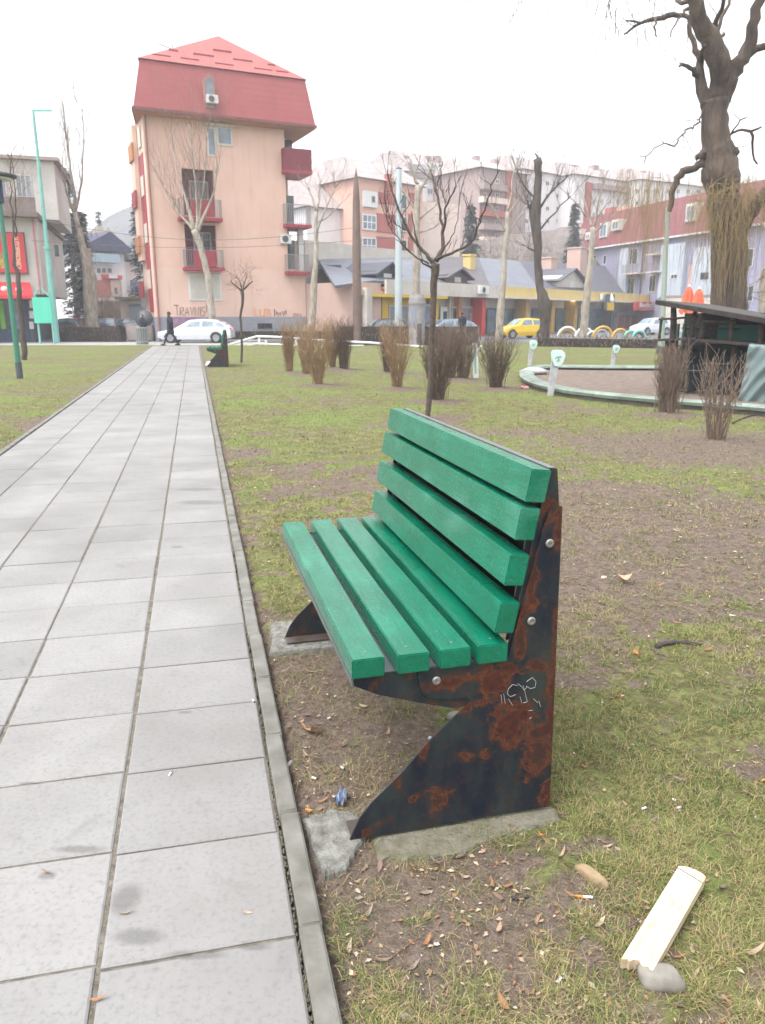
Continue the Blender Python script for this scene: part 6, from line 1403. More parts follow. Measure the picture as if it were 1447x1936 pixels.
carat('hatch', 'yellow car parked before the shops left of the dark pollarded tree', 988, 59, .35, CY_)
carat('hatch', 'white car mostly hidden behind the striped hut post at the far right', 1232, 70, .5, CW)

# ================================================================== PEOPLE
SKIN = M('skin', srgb(190, 150, 130), .6, .1, 5); COATD = M('black_coat', srgb(24, 26, 36), .9, .25, 6); TROU = M('dark_trousers', srgb(26, 30, 48), .9, .2, 6); HAIR = M('dark_hair', srgb(30, 24, 22), .8, .2, 20); SHOE = M('black_shoes', srgb(20, 20, 22), .6, .1, 8)
def skinmesh(name, J, E_, mat, parent, sub=1):
    me = bpy.data.meshes.new(name); keys = list(J); me.from_pydata([J[k][:3] for k in keys], [(keys.index(a), keys.index(b)) for a, b in E_], []); me.update()
    o = bpy.data.objects.new(name, me); C.objects.link(o); md = o.modifiers.new('skin', 'SKIN')
    for i, k in enumerate(keys):
        sv = me.skin_vertices[0].data[i]; sv.radius = (J[k][3], J[k][4] if len(J[k]) > 4 else J[k][3]); sv.use_root = (i == 0)
    s2 = o.modifiers.new('sub', 'SUBSURF'); s2.levels = sub; s2.render_levels = sub
    dg = bpy.context.evaluated_depsgraph_get(); me2 = bpy.data.meshes.new_from_object(o.evaluated_get(dg)); bpy.data.objects.remove(o); me2.materials.clear()
    return link(name, me2, mat, parent, smooth=True)
def person(label, loc, rz, stride, H, coat_len=.45, arms=(.1, .1), hood=False, group=None):
    """faces local -x; stride = half distance between the feet"""
    r = empty('person', loc, rz, label, 'person', group); k = H/1.75; s = stride
    J = {'pel': (0, 0, .95, .14), 'wa': (0, 0, 1.1, .125), 'ch': (.0, 0, 1.3, .155), 'nk': (-.02, 0, 1.49, .055), 'hd': (-.04, 0, 1.6, .085), 'ht': (-.045, 0, 1.69, .075)}
    E_ = [('pel', 'wa'), ('wa', 'ch'), ('ch', 'nk'), ('nk', 'hd'), ('hd', 'ht')]
    for sg, nm, st_ in ((1, 'l', s), (-1, 'r', -s)):
        J['h'+nm] = (0, sg*.09, .88, .1); J['k'+nm] = (-st_*.55-.03, sg*.1, .50, .065); J['a'+nm] = (-st_+(.06 if st_ < 0 else 0), sg*.1, .09+(.03 if st_ < 0 else 0), .042); J['t'+nm] = (-st_-.16, sg*.11, .035, .035)
        E_ += [('pel', 'h'+nm), ('h'+nm, 'k'+nm), ('k'+nm, 'a'+nm), ('a'+nm, 't'+nm)]
        sw = arms[0 if sg > 0 else 1]
        J['s'+nm] = (0, sg*.19, 1.42, .065); J['e'+nm] = (.04+sw*.3, sg*.24, 1.14, .048); J['w'+nm] = (-.06+sw*.8-(.1 if sw > .3 else 0), sg*.23, .93, .032); J['p'+nm] = (-.08+sw*.85, sg*.22, .87, .03)
        E_ += [('ch', 's'+nm), ('s'+nm, 'e'+nm), ('e'+nm, 'w'+nm), ('w'+nm, 'p'+nm)]
        for q in range(4):
            J[f'f{nm}{q}'] = (-.10+sw*.85+.018*q-.02, sg*.215, .785+.006*abs(q-1.5), .009); E_.append(('p'+nm, f'f{nm}{q}'))
        J[f'th{nm}'] = (-.125+sw*.85, sg*.20, .84, .010); E_.append(('p'+nm, f'th{nm}'))
    J = {a: tuple(c*k for c in b) for a, b in J.items()}
    skinmesh('body', J, E_, TROU, r, 1)
    m = MB(); n = 14; V = []   # coat
    prof = [(.95-coat_len*.75, .20, .235), (.95-coat_len*.3, .18, .225), (1.02, .165, .205), (1.12, .155, .195), (1.3, .165, .225), (1.42, .14, .225), (1.48, .085, .11), (1.50, .07, .075)]
    for (z, a_, b_) in prof:
        for q in range(n): a = 2*math.pi*q/n; V.append(((a_*math.cos(a))*k+.01, b_*math.sin(a)*k, z*k))
    m.add(V, [(i*n+q, i*n+(q+1) % n, (i+1)*n+(q+1) % n, (i+1)*n+q) for i in range(len(prof)-1) for q in range(n)]+[tuple((len(prof)-1)*n+q for q in range(n))]); m.build('coat', COATD, r, smooth=True)
    for sg, nm in ((1, 'l'), (-1, 'r')):
        m = MB(); pa, pb, pc = (Vector(J[q+nm][:3]) for q in ('s', 'e', 'w')); m.tube([pa+Vector((0, -.02*sg, .02)), pb, pc], [.085*k, .066*k, .05*k], 10); m.build('sleeve', COATD, r, smooth=True)
        m = MB(); a_ = Vector(J['a'+nm][:3]); m.box(a_.x-.21, a_.x+.07, a_.y-.05, a_.y+.05, max(a_.z-.10, 0), max(a_.z-.02, .07)); m.build('shoe', SHOE, r, bevel=.02)
    # face and hair
    c = Vector(J['hd'][:3])+Vector((0, 0, .03*k)); m = MB(); V = []; rows = 8
    for i in range(rows+1):
        ph = math.pi*i/rows
        for q in range(12):
            a = 2*math.pi*q/12; V.append((c.x+.098*k*math.sin(ph)*math.cos(a)*1.05, c.y+.078*k*math.sin(ph)*math.sin(a), c.z+.122*k*math.cos(ph)))
    m.add(V, [(i*12+q, i*12+(q+1) % 12, (i+1)*12+(q+1) % 12, (i+1)*12+q) for i in range(rows) for q in range(12)])
    for sg in (-1, 1): m.box(c.x-.01, c.x+.02, c.y+sg*.08-.008, c.y+sg*.08+.008, c.z-.03, c.z+.025)
    m.hexa([(c.x-.128, c.y-.014, c.z-.03), (c.x-.085, c.y-.018, c.z-.03), (c.x-.085, c.y+.018, c.z-.03), (c.x-.128, c.y+.014, c.z-.03), (c.x-.105, c.y-.006, c.z+.02), (c.x-.085, c.y-.008, c.z+.02), (c.x-.085, c.y+.008, c.z+.02), (c.x-.105, c.y+.006, c.z+.02)])
    m.build('face', SKIN, r, smooth=True)
    m = MB(); V = []; 
    for i in range(6):
        ph = math.pi*.62*i/5
        for q in range(12):
            a = 2*math.pi*q/12; f = 1.12 if math.cos(a) > -.4 or i < 3 else .9; V.append((c.x+.012+.104*k*math.sin(ph)*math.cos(a)*f, c.y+.088*k*math.sin(ph)*math.sin(a)*1.04, c.z+.012+.130*k*math.cos(ph)))
    m.add(V, [(i*12+q, i*12+(q+1) % 12, (i+1)*12+(q+1) % 12, (i+1)*12+q) for i in range(5) for q in range(12)]); m.build('hair', HAIR, r, smooth=True)
    return r
x, y = G(324, 653.5); person('person in a black coat walking across the end of the path', (x, y, 0), .05, .38, 1.84, .42, (.15, .35))
q = at(270, 610, 52.2); person('person in dark clothes standing before the pale garage door', (q.x, 52.2, 0), R(60), .06, 1.72, .2, (.05, .05))
m = MB(); n = 16; V = []; r = empty('umbrella', (q.x-.1, 52.1, 0), 0, 'dark see-through umbrella held by the person before the garage', 'umbrella')
for j, (rr, zz) in enumerate(((.02, 0), (.25, -.05), (.45, -.16), (.60, -.34))):
    for k_ in range(n): a = 2*math.pi*k_/n; V.append((rr*math.cos(a), rr*math.sin(a), zz))
Mx = Matrix.Translation((0, .5, 1.55)) @ Matrix.Rotation(R(70), 4, 'X'); V = [Mx @ Vector(v) for v in V]
m.add(V, [(j*n+k_, j*n+(k_+1) % n, (j+1)*n+(k_+1) % n, (j+1)*n+k_) for j in range(3) for k_ in range(n)]); m.build('canopy', M('dark_umbrella_cloth', srgb(74, 78, 84), .5, .3, 5), r, smooth=True)
m = MB(); m.tube([Mx @ Vector((0, 0, .05)), Mx @ Vector((0, 0, -.7))], .012, 6); m.build('shaft', DGREY, r)
q = at(874, 612, 53.5); person('person in black seen from behind in front of the grey shop window', (q.x, 53.5, .1), R(-80), .08, 1.75, .3, (.05, .1))

# ================================================================== HAZE
def haze():
    m = bpy.data.materials.new('pale_haze'); m.use_nodes = True; t = m.node_tree; t.nodes.clear(); o = t.nodes.new('ShaderNodeOutputMaterial'); v = t.nodes.new('ShaderNodeVolumePrincipled')
    v.inputs['Color'].default_value = (.96, .97, 1, 1); v.inputs['Density'].default_value = .0016; v.inputs['Anisotropy'].default_value = .2; t.links.new(v.outputs[0], o.inputs['Volume'])
    b = MB(); b.box(-310, 310, -65, 480, -2.5, 62); tag(b.build('haze', m), kind='stuff')
haze()

# ================================================================== GRASS AND GROUND LITTER
rs = np.random.RandomState(5)
def blocked(x, y):
    u = x*PD[0]+y*PD[1]; v = x*PR[0]+y*PR[1]
    b = (v < .268-.0028*u) & (v > -2.44) & (u < 46)
    b |= (x > 3.9) & (y > 16.) & (y < 23.6) & (x*0+y > 22.5-(x-3.9)*2.4) & (y > 13.5+.0*x)
    return b
def attr_mat(name, rough=.85, trans=.0):
    m, t, p = newmat(name); A = nd(t, 'ShaderNodeAttribute', attribute_name='tint'); t.links.new(A.outputs['Color'], p.inputs['Base Color']); p.inputs['Roughness'].default_value = rough; p.inputs['Specular IOR Level'].default_value = .25
    return m
def blades(name, n, xr, yr, hr, wr, keep, cols, lean=1., mat=None, dark=0., seed=1, dens=None):
    r = np.random.RandomState(seed)
    # sample in perspective-even fashion: more per area near the camera
    yy = yr[0]*(yr[1]/yr[0])**r.rand(n); xx = xr[0](yy)+(xr[1](yy)-xr[0](yy))*r.rand(n)
    k = ~blocked(xx, yy); xx, yy = xx[k], yy[k]; d = dirt_mask(xx, yy); clump = fbm(xx*9, yy*9, 21, 3)
    pr = keep(d, clump, xx, yy); k = r.rand(len(xx)) < pr; xx, yy, d, clump = xx[k], yy[k], d[k], clump[k]; m = len(xx)
    zz = gheight(xx, yy)-.002; sc_ = np.clip(yy/3., 1, 4)**.6
    h = (hr[0]+(hr[1]-hr[0])*r.rand(m)**1.6)*(.6+.8*clump)*sc_**.5; w_ = (wr[0]+(wr[1]-wr[0])*r.rand(m))*sc_
    a = r.rand(m)*2*np.pi; ln = lean*(.4+.9*r.rand(m)); dx, dy = np.cos(a), np.sin(a); px, py = -dy, dx
    V = np.zeros((m, 5, 3), np.float32)
    for j, (f, q) in enumerate(((0, 1), (0, -1), (.55, -.75), (.55, .75), (1, 0))):
        bend = f**1.6*h*ln; zc_ = h*f*np.clip(1.05-.45*ln*f, .12, 1)
        V[:, j, 0] = xx+dx*bend+px*w_*.5*q; V[:, j, 1] = yy+dy*bend+py*w_*.5*q; V[:, j, 2] = zz+zc_
    me = bpy.data.meshes.new(name); me.vertices.add(m*5); me.vertices.foreach_set('co', V.ravel())
    base = (np.arange(m)*5)[:, None]; f4 = (base+np.array([0, 1, 2, 3])).astype(np.int32); f3 = (base+np.array([3, 2, 4])).astype(np.int32)
    li = np.concatenate([f4.ravel(), f3.ravel()]); ls = np.concatenate([np.arange(m)*4, m*4+np.arange(m)*3]).astype(np.int32)
    me.loops.add(len(li)); me.loops.foreach_set('vertex_index', li); me.polygons.add(2*m); me.polygons.foreach_set('loop_start', ls); me.update(calc_edges=True)
    cols = np.array(cols); t_ = np.clip(fbm(xx*1.7, yy*1.7, 31, 3)*1.5-.25+.28*r.randn(m), 0, .999)*(len(cols)-1); i = t_.astype(int); fr = (t_-i)[:, None]
    c = cols[i]*(1-fr)+cols[np.minimum(i+1, len(cols)-1)]*fr; c = c*(.5+.95*r.rand(m))[:, None]; dd = r.rand(m) < dark; c[dd] = np.array(srgb(142, 126, 92)[:3])*(.7+.6*r.rand(dd.sum()))[:, None]
    c4 = np.ones((m, 5, 4), np.float32); c4[:, :, :3] = c[:, None, :]
    at_ = me.attributes.new('tint', 'FLOAT_COLOR', 'POINT'); at_.data.foreach_set('color', c4.ravel())
    return link(name, me, mat)
GM_ = attr_mat('grass_blades')
gcol = [srgb(*c)[:3] for c in ((66, 88, 46), (90, 106, 52), (112, 118, 64), (132, 128, 82), (142, 128, 94))]
xl = lambda y: -.78*y*.75-.2; xr_ = lambda y: .56*y+.25
kp = lambda d, c, x, y: np.clip((1-d)*1.2+.05, 0, 1)*np.clip((c-.36)*4.2, .05, 1)*np.where(y > 40, 0, 1)
o = blades('grass', 330000, (lambda y: np.maximum(-.35*y, -.5*y)*.45, xr_), (1.15, 7.), (.012, .042), (.0012, .0024), kp, gcol, 1.35, GM_, .34, 3); tag(o, 'short patchy winter grass beside the path and around the bench', 'grass', kind='stuff')
o = blades('grass', 170000, (lambda y: -.52*y, xr_), (5., 44.), (.012, .035), (.002, .0035), kp, gcol, 1.1, GM_, .35, 4); tag(o, 'yellowish winter lawn further back under the trees', 'grass', kind='stuff')
thatch = [srgb(*c)[:3] for c in ((92, 78, 62), (120, 104, 78), (146, 128, 98), (104, 84, 64))]
o = blades('dead_grass', 60000, (lambda y: -.22*y, xr_), (1.2, 8.), (.012, .045), (.0009, .0016), lambda d, c, x, y: .25+.5*d*(c > .45), thatch, 2.4, GM_, .2, 6); tag(o, 'dry tangled dead grass and straw on the bare soil', 'dead grass', kind='stuff')

LEAFC = [srgb(*c) for c in ((134, 108, 86), (112, 92, 78), (152, 130, 108), (98, 82, 72), (140, 100, 70), (128, 114, 102), (160, 142, 120))]
leafmats = [M('dry_leaf', c, .8, .3, 40, bmp=.3, bscale=120, bd=.001) for c in LEAFC]
LEAFO = M('orange_leaf', srgb(186, 104, 52), .8, .3, 30); 
def leaf_bm(L, W, curl, seed, lobed=False):
    rng = random.Random(seed); n = 9; V = []
    for i in range(n+1):
        t_ = i/n; w_ = W*math.sin(math.pi*min(max(t_, .02), .98))**.8*(1-.3*t_); 
        if lobed: w_ = W*(.25+abs(math.sin(t_*math.pi*2.6))*.9)*(1.15-t_)
        x = (t_-.5)*L; y0 = math.sin(t_*2.4+seed)*L*.07; zc_ = curl*L*(t_-.5)**2*2.2
        for q in (-1, 0, 1): V.append((x, y0+q*w_*(1+rng.uniform(-.1, .1)), zc_+abs(q)*curl*w_*.9+rng.uniform(-.0006, .0006)+.0015))
    F = [(i*3+q, (i+1)*3+q, (i+1)*3+q+1, i*3+q+1) for i in range(n) for q in range(2)]
    V += [(-L*.5, 0, curl*L*.5+.002), (-L*.5-.3*L, .04*L, .004), (-L*.5-.3*L, .06*L, .004)]; k = len(V); F.append((k-3, k-2, k-1))
    me = bpy.data.meshes.new('fallen_leaf'); me.from_pydata(V, [], F); me.update(); return me
leafmeshes = []
for i in range(14):
    rng = random.Random(50+i); me = leaf_bm(rng.uniform(.032, .055), rng.uniform(.005, .0095), rng.uniform(.1, .7), i); me.materials.append(leafmats[i % len(leafmats)]); leafmeshes.append(me)
def gz(x, y): return float(gheight(np.array([x]), np.array([y]))[0])
rng = random.Random(77)
def place_leaf(x, y, z, me, label, group, s_=1., rz=None, name='fallen_leaf', tiltmax=.45):
    o = bpy.data.objects.new(name, me); C.objects.link(o); o.location = (x, y, z+.004); o.rotation_euler = (rng.gauss(0, tiltmax*.5), rng.gauss(0, tiltmax*.5), rng.uniform(0, 6.283) if rz is None else rz); o.scale = (s_, s_, s_)
    return tag(o, label, 'leaf', group)
cnt = 0; cand = []
while cnt < 230:
    y = 1.25*(7.5/1.25)**(rng.random()**1.15); x = rng.uniform(-.22*y, .55*y+.1)
    ax, ay = np.array([x]), np.array([y])
    if blocked(ax, ay)[0]: continue
    u, v = toPF(x, y)
    if 2.0 < u < 3.7 and .75 < v < 1.07: continue
    d = float(dirt_mask(ax, ay)[0]); cl = float(fbm(ax*1.3, ay*1.3, 61, 3)[0])
    if rng.random() > (.25+.75*d)*(.3+1.4*max(cl-.3, 0)*2): continue
    in_strip = .25 < v < .9 and 1.9 < u < 3.7
    k_ = rng.randrange(14); sc_ = rng.uniform(.6, 1.35); tone = ('tan', 'brown', 'sandy', 'dark brown', 'rusty', 'grey brown', 'straw coloured')[k_ % 7]; size = 'small' if sc_ < .8 else ('large' if sc_ > 1.15 else 'narrow')
    if in_strip: zone = 'on the worn soil strip between the bench and the kerb'
    elif y < 1.75: zone = 'on the bare soil between kerb and plank at the bottom' if x < .5 else 'on the grass around the broken plank and grey stone'
    elif y < 2.4: zone = 'on the soil beside the concrete footing' if x < .62 else 'on the lawn between the bench side and the right edge'
    elif x > 1.15 and y > 3.8: zone = 'on the big worn patch right of the bench back'
    elif x > .9: zone = 'on the grass near the thick dark stick'
    else: zone = 'on the lawn behind the bench'
    place_leaf(x, y, gz(x, y), leafmeshes[k_], f'{size} {tone} leaf {zone}', 'fallen leaves '+zone, sc_); cnt += 1
# loose leaf litter: tiny pieces further away and between the big ones
m_ = 24000; r = np.random.RandomState(9); yy = 1.3*(42/1.3)**r.rand(m_); xx = -.5*yy+(1.07*yy)*r.rand(m_); d = dirt_mask(xx, yy); k = ~blocked(xx, yy) & (r.rand(m_) < .2+.7*d+.8*np.exp(-(((xx-2.3)/1.3)**2+((yy-5.4)/1.4)**2))); xx, yy = xx[k], yy[k]; m_ = len(xx); zz = gheight(xx, yy)
s_ = (.003+.010*r.rand(m_)**2)*np.clip(yy/3, 1, 3.)**.7; a = r.rand(m_)*6.283; e = .28+.4*r.rand(m_); V = np.zeros((m_, 4, 3), np.float32)
for j, (p_, q_) in enumerate(((-1, 0), (0, -1), (1, 0), (0, 1))):
    V[:, j, 0] = xx+(np.cos(a)*p_-np.sin(a)*q_*e)*s_; V[:, j, 1] = yy+(np.sin(a)*p_+np.cos(a)*q_*e)*s_; V[:, j, 2] = zz+.004+.004*r.rand(m_)+abs(q_)*s_*.3*r.rand(m_)
me = bpy.data.meshes.new('leaf_litter'); me.vertices.add(m_*4); me.vertices.foreach_set('co', V.ravel()); me.loops.add(m_*4); me.loops.foreach_set('vertex_index', np.arange(m_*4, dtype=np.int32)); me.polygons.add(m_); me.polygons.foreach_set('loop_start', (np.arange(m_)*4).astype(np.int32)); me.update(calc_edges=True)
pal = np.array([srgb(*c)[:3] for c in ((128, 106, 86), (102, 84, 72), (148, 128, 106), (166, 152, 134), (88, 74, 66), (134, 98, 70))]); c4 = np.ones((m_, 4, 4), np.float32); c4[:, :, :3] = pal[r.randint(0, 6, m_)][:, None, :]
me.attributes.new('tint', 'FLOAT_COLOR', 'POINT').data.foreach_set('color', c4.ravel()); tag(link('leaf_litter', me, attr_mat('leaf_bits')), 'broken bits of leaves and straw scattered over the soil and lawn', 'leaf litter', kind='stuff')
# crumbs of soil
def clods(n, seed):
    r = np.random.RandomState(seed); yy = 1.25*(7/1.25)**r.rand(n); xx = -.2*yy+.75*yy*r.rand(n); d = dirt_mask(xx, yy); k = ~blocked(xx, yy) & (r.rand(n) < d); xx, yy = xx[k], yy[k]; n = len(xx); zz = gheight(xx, yy); s_ = (.002+.006*r.rand(n)**3)*np.clip(yy/2.5, 1, 2)
    oc = np.array([(1, 0, 0), (0, 1, 0), (-1, 0, 0), (0, -1, 0), (0, 0, 1.)]); V = (oc[None]*(.6+.7*r.rand(n, 5, 1))*s_[:, None, None]+np.stack([xx, yy, zz], 1)[:, None, :]).astype(np.float32)
    me = bpy.data.meshes.new('soil_crumbs'); me.vertices.add(n*5); me.vertices.foreach_set('co', V.ravel()); f = np.array([(0, 1, 4), (1, 2, 4), (2, 3, 4), (3, 0, 4)]); li = ((np.arange(n)*5)[:, None, None]+f[None]).astype(np.int32).ravel()
    me.loops.add(len(li)); me.loops.foreach_set('vertex_index', li); me.polygons.add(n*4); me.polygons.foreach_set('loop_start', (np.arange(n*4)*3).astype(np.int32)); me.update(calc_edges=True)
    tag(link('soil_crumbs', me, M('soil_crumb', srgb(104, 90, 78), .95, .4, 20, col2=srgb(72, 62, 56))), 'small crumbs of bare soil', 'soil', kind='stuff')
clods(14000, 12)
# grit and moss in the joint beside the kerb
n = 2600; r = np.random.RandomState(15); u = 1.2*(30/1.2)**r.rand(n); v = .168+.012*r.rand(n)-.0028*u; jr = r.rand(n) < .35; v[jr] = (-.333-.0028*u+.012*(r.rand(n)-.5))[jr]
m = MB(); pr = random.Random(3)
for i in range(n):
    s_ = pr.uniform(.0018, .005)*min(max(u[i]/3, 1), 2.2); p = PW(float(u[i]), float(v[i]), -.012); h = pr.uniform(.4, 1.3)*s_
    m.add([p+Vector((s_, 0, 0)), p+Vector((0, s_, 0)), p+Vector((-s_, 0, 0)), p+Vector((0, -s_, 0)), p+Vector((0, 0, h+.006))], [(0, 1, 4), (1, 2, 4), (2, 3, 4), (3, 0, 4)])
tag(m.build('joint_grit', M('mossy_grit', srgb(128, 120, 106), .95, .5, 60, col2=srgb(98, 98, 74))), 'grit and moss filling the joints of the paving', 'grit', kind='stuff')

# ---- distinct pieces lying about
def onz(px, py, z=0.): return G(px, py, z)
def lump(name, px, py, dims, rz, mat, label, cat, seed, rough=.12, group=None, flat=.6):
    x, y = onz(px, py); bm = bmesh.new(); bmesh.ops.create_icosphere(bm, subdivisions=3, radius=1)
    for v in bm.verts:
        c = v.co.copy(); n_ = mnoise.noise(c*1.1+Vector((seed, 0, 0)))*rough*2+mnoise.noise(c*3+Vector((0, seed, 0)))*rough*.5; c *= 1+n_
        c.z = max(-flat, min(c.z, flat)) if flat < 1 else c.z; v.co = Vector((c.x*dims[0], c.y*dims[1], c.z*dims[2]))
    me = bpy.data.meshes.new(name); bm.to_mesh(me); bm.free(); o = link(name, me, mat, smooth=True); o.location = (x, y, gz(x, y)+dims[2]*.45); o.rotation_euler.z = rz
    return tag(o, label, cat, group)
STONE = M('grey_stone', srgb(128, 124, 116), .85, .25, 18, bmp=.3, bscale=70, bd=.003, col2=srgb(104, 98, 90)); STONB = M('tan_stone', srgb(142, 122, 94), .85, .3, 16, bmp=.4, bscale=60, bd=.003)
lump('stone', 1250, 1850, (.056, .036, .034), R(-8), STONE, 'rounded grey stone touching the lower end of the broken plank', 'stone', 3, .14, None, .7)
lump('stone', 1118, 1655, (.056, .021, .022), R(-55), STONB, 'long tan stone left of the broken plank', 'stone', 5, .12, None, .8)
lump('stone', 858, 1352, (.03, .025, .028), .3, STONE, 'pale stone just behind the diagonal edge of the near bench side', 'stone', 8)
lump('stone', 1142, 1087, (.018, .014, .012), .3, M('pale_pebble', srgb(190, 178, 160), .8, .15, 20), 'small cream pebble beside the pale curled leaf', 'stone', 9)
# plank: splintered lower end
def plank():
    A_ = Vector(onz(1209, 1812, .03)+(0,)); B_ = Vector(onz(1308, 1652, .03)+(0,)); L = (B_-A_).length; ang = math.atan2((B_-A_).y, (B_-A_).x); W = .074; T = .036; rg = random.Random(4)
    m = MB(); n = 13; V = []
    for i in range(n):
        y = -W/2+W*i/(n-1); x0 = -.012+rg.uniform(-.012, .006)+(.028*(1-i/(n-1)) if i > 3 else .02)-.01; x1 = L+.012-.012*abs(2*i/(n-1)-1)**3-.01*(i/(n-1))
        for z in (0, T): V += [(x0+(0 if z else .006), y, z), (x1, y, z)]
    F = []
    for i in range(n-1):
        a = i*4; b_ = a+4; F += [(a+2, a+3, b_+3, b_+2), (a, b_, b_+1, a+1), (a, a+2, b_+2, b_), (a+1, b_+1, b_+3, a+3)]
    F += [(0, 1, 3, 2), ((n-1)*4, (n-1)*4+2, (n-1)*4+3, (n-1)*4+1)]
    mt, t, p = newmat('fresh_pine'); v_ = coords(t, (.25, 2.2, 1)); g = nz(t, v_, 26, 4, .6, 1.5); l = nz(t, coords(t), 14, 3)
    c = mix(t, ramp(t, g, [(.42, 0.), (.62, 1.)]), srgb(200, 186, 162), srgb(186, 164, 130)); c = mix(t, ramp(t, l, [(.62, 0.), (.75, .35)]), c, srgb(140, 112, 84)); t.links.new(c, p.inputs['Base Color']); p.inputs['Roughness'].default_value = .75; bump(t, p, g, .25, .002)
    r = empty('broken_plank', (A_.x, A_.y, gz(A_.x, A_.y)+.006), ang, 'short splintered piece of pale pine plank lying on the grass', 'plank'); r.rotation_euler = (R(4), R(-2), ang)
    o = m.add(V, F).build('board', mt, r); r_ = MB(); rg = random.Random(9)
    for k_ in range(16):
        y = -W/2+W*rg.random(); z = T*rg.random(); L_ = rg.uniform(.008, .022); r_.tube([(.012, y, z), (.012-L_-.012, y+rg.uniform(-.002, .002), z+rg.uniform(-.003, .002))], [.0016, .0003], 4)
    r_.build('splinters', mt, r); q = MB(); q.tube([(L-.03, -W/2-.001, T+.0008), (L-.024, 0, T+.0012), (L-.02, W/2+.001, T+.0008)], .0012, 5); q.build('dark_crack', DGREY, r)
plank()
def twigobj(pts, rad, mat, label, name='twig', z=.006, cat='twig', zs=None):
    P = [Vector(onz(px, py)+(0,)) for px, py in pts]; P = [Vector((p.x, p.y, gz(p.x, p.y)+z+(zs[i] if zs else 0))) for i, p in enumerate(P)]; rg = random.Random(len(label)); o_ = P[0].copy(); Q = wob([p-o_ for p in P], 4, rad*.25, rg); n = len(Q)
    m = MB(); m.tube(Q, [rad*(1.1-.6*i/n)*rg.uniform(.85, 1.15) for i in range(n)], 7); o = m.build(name, mat, smooth=True); o.location = o_; return tag(o, label, cat)
TW = M('twig_bark', srgb(112, 94, 78), .9, .35, 60, bmp=.4, bscale=100, bd=.002, col2=srgb(76, 62, 52)); TWD = M('wet_dark_twig', srgb(58, 52, 50), .8, .3, 50, bmp=.5, bscale=90, bd=.002)
twigobj([(820,1556),(846,1578),(858,1592),(862,1602),(852,1616)], .0065, TW, 'short forked twig under the bottom edge of the near bench side')
twigobj([(838,1574),(856,1566),(868,1564)], .004, TW, 'small side twig lying on the forked twig under the bench side')
twigobj([(1165,1758),(1200,1750),(1240,1738),(1275,1738)], .0022, TW, 'thin bent twig crossing over the broken plank', zs=[0, .02, .038, .034])
twigobj([(1275,1742),(1320,1760),(1370,1768),(1400,1775)], .0018, TW, 'thin pale twig right of the broken plank')
twigobj([(1240,1222),(1262,1214),(1290,1212),(1326,1219)], .014, TWD, 'thick dark piece of wood on the lawn right of the bench', 'stick', .01, 'stick')
twigobj([(1385,800),(1410,788),(1447,782)], .012, TWD, 'dark branch on the bare soil at the right edge below the basin', 'stick', .01, 'stick')
twigobj([(738,1800),(768,1778),(800,1760)], .0018, TW, 'thin straight twig on the grass below the concrete footing'); twigobj([(970,1692),(985,1690),(1000,1688)], .006, TWD, 'short dark twig on the lawn below the bench side')
twigobj([(662,1592),(676,1604),(688,1622)], .0012, TW, 'thin straw leaning on the toe of the bench side')
twigobj([(430,1325),(437,1328),(447,1331)], .004, M('white_paper', srgb(200, 200, 200), .7, .1, 20), 'small white butt on the paving slab near the kerb', 'cigarette_butt', .008, 'cigarette butt')
# big leaves
big = leaf_bm(.085, .03, .5, 3, True); big.materials.append(M('tan_maple_leaf', srgb(166, 130, 94), .8, .25, 30, bmp=.3, bscale=80, bd=.002))
x, y = onz(585, 1382); place_leaf(x, y, gz(x, y)+.006, big, 'large tan lobed leaf on the soil between kerb and bench', None, 1.1, 2.6)
pale = leaf_bm(.10, .038, .9, 4, False); pale.materials.append(M('pale_pinkish_leaf', srgb(178, 148, 126), .8, .2, 30, bmp=.3, bscale=80, bd=.002))
x, y = onz(1178, 1096); place_leaf(x, y, gz(x, y)+.012, pale, 'large pale curled leaf on the grass right of the bench back', None, 1.0, .1)
om = leaf_bm(.06, .016, .5, 6, True); om.materials.append(LEAFO)
for (px, py, lb) in ((1168, 1315, 'orange curled leaf on the grass right of the graffiti tag'), (1205, 1238, 'faint orange leaf left of the thick dark piece of wood'), (962, 1558, 'small orange leaf at the foot of the bench side'), (1025, 1577, 'second orange leaf right of the bench side foot')):
    x, y = onz(px, py); place_leaf(x, y, gz(x, y)+.006, om, lb, None, .8 if py < 1400 else .45)
for i, (px, py, sc_, lb) in enumerate(((88, 1652, .8, 'small brown leaf on the second slab from the bottom left'), (240, 1730, .9, 'small tan leaf on the big slab beside its grey stain'), (190, 1890, 1., 'brown leaf lodged in the slab joint at the bottom edge'), (466, 1726, .6, 'tiny pale leaf near the right side of the lowest full slab'), (1100, 1720, 1.3, 'large brown leaf beside the orange cigarette filter'), (648, 1895, 1.2, 'tan leaf on the soil beside the kerb at the bottom edge'), (695, 1715, 1.0, 'pinkish leaf on the bare soil below the footing'), (1410, 1600, 1.1, 'long pale leaf near the right edge above the plank'))):
    x, y = onz(px, py); place_leaf(x, y, gz(x, y) if px > 560 else .0, leafmeshes[(i*2) % 14], lb, None, sc_)
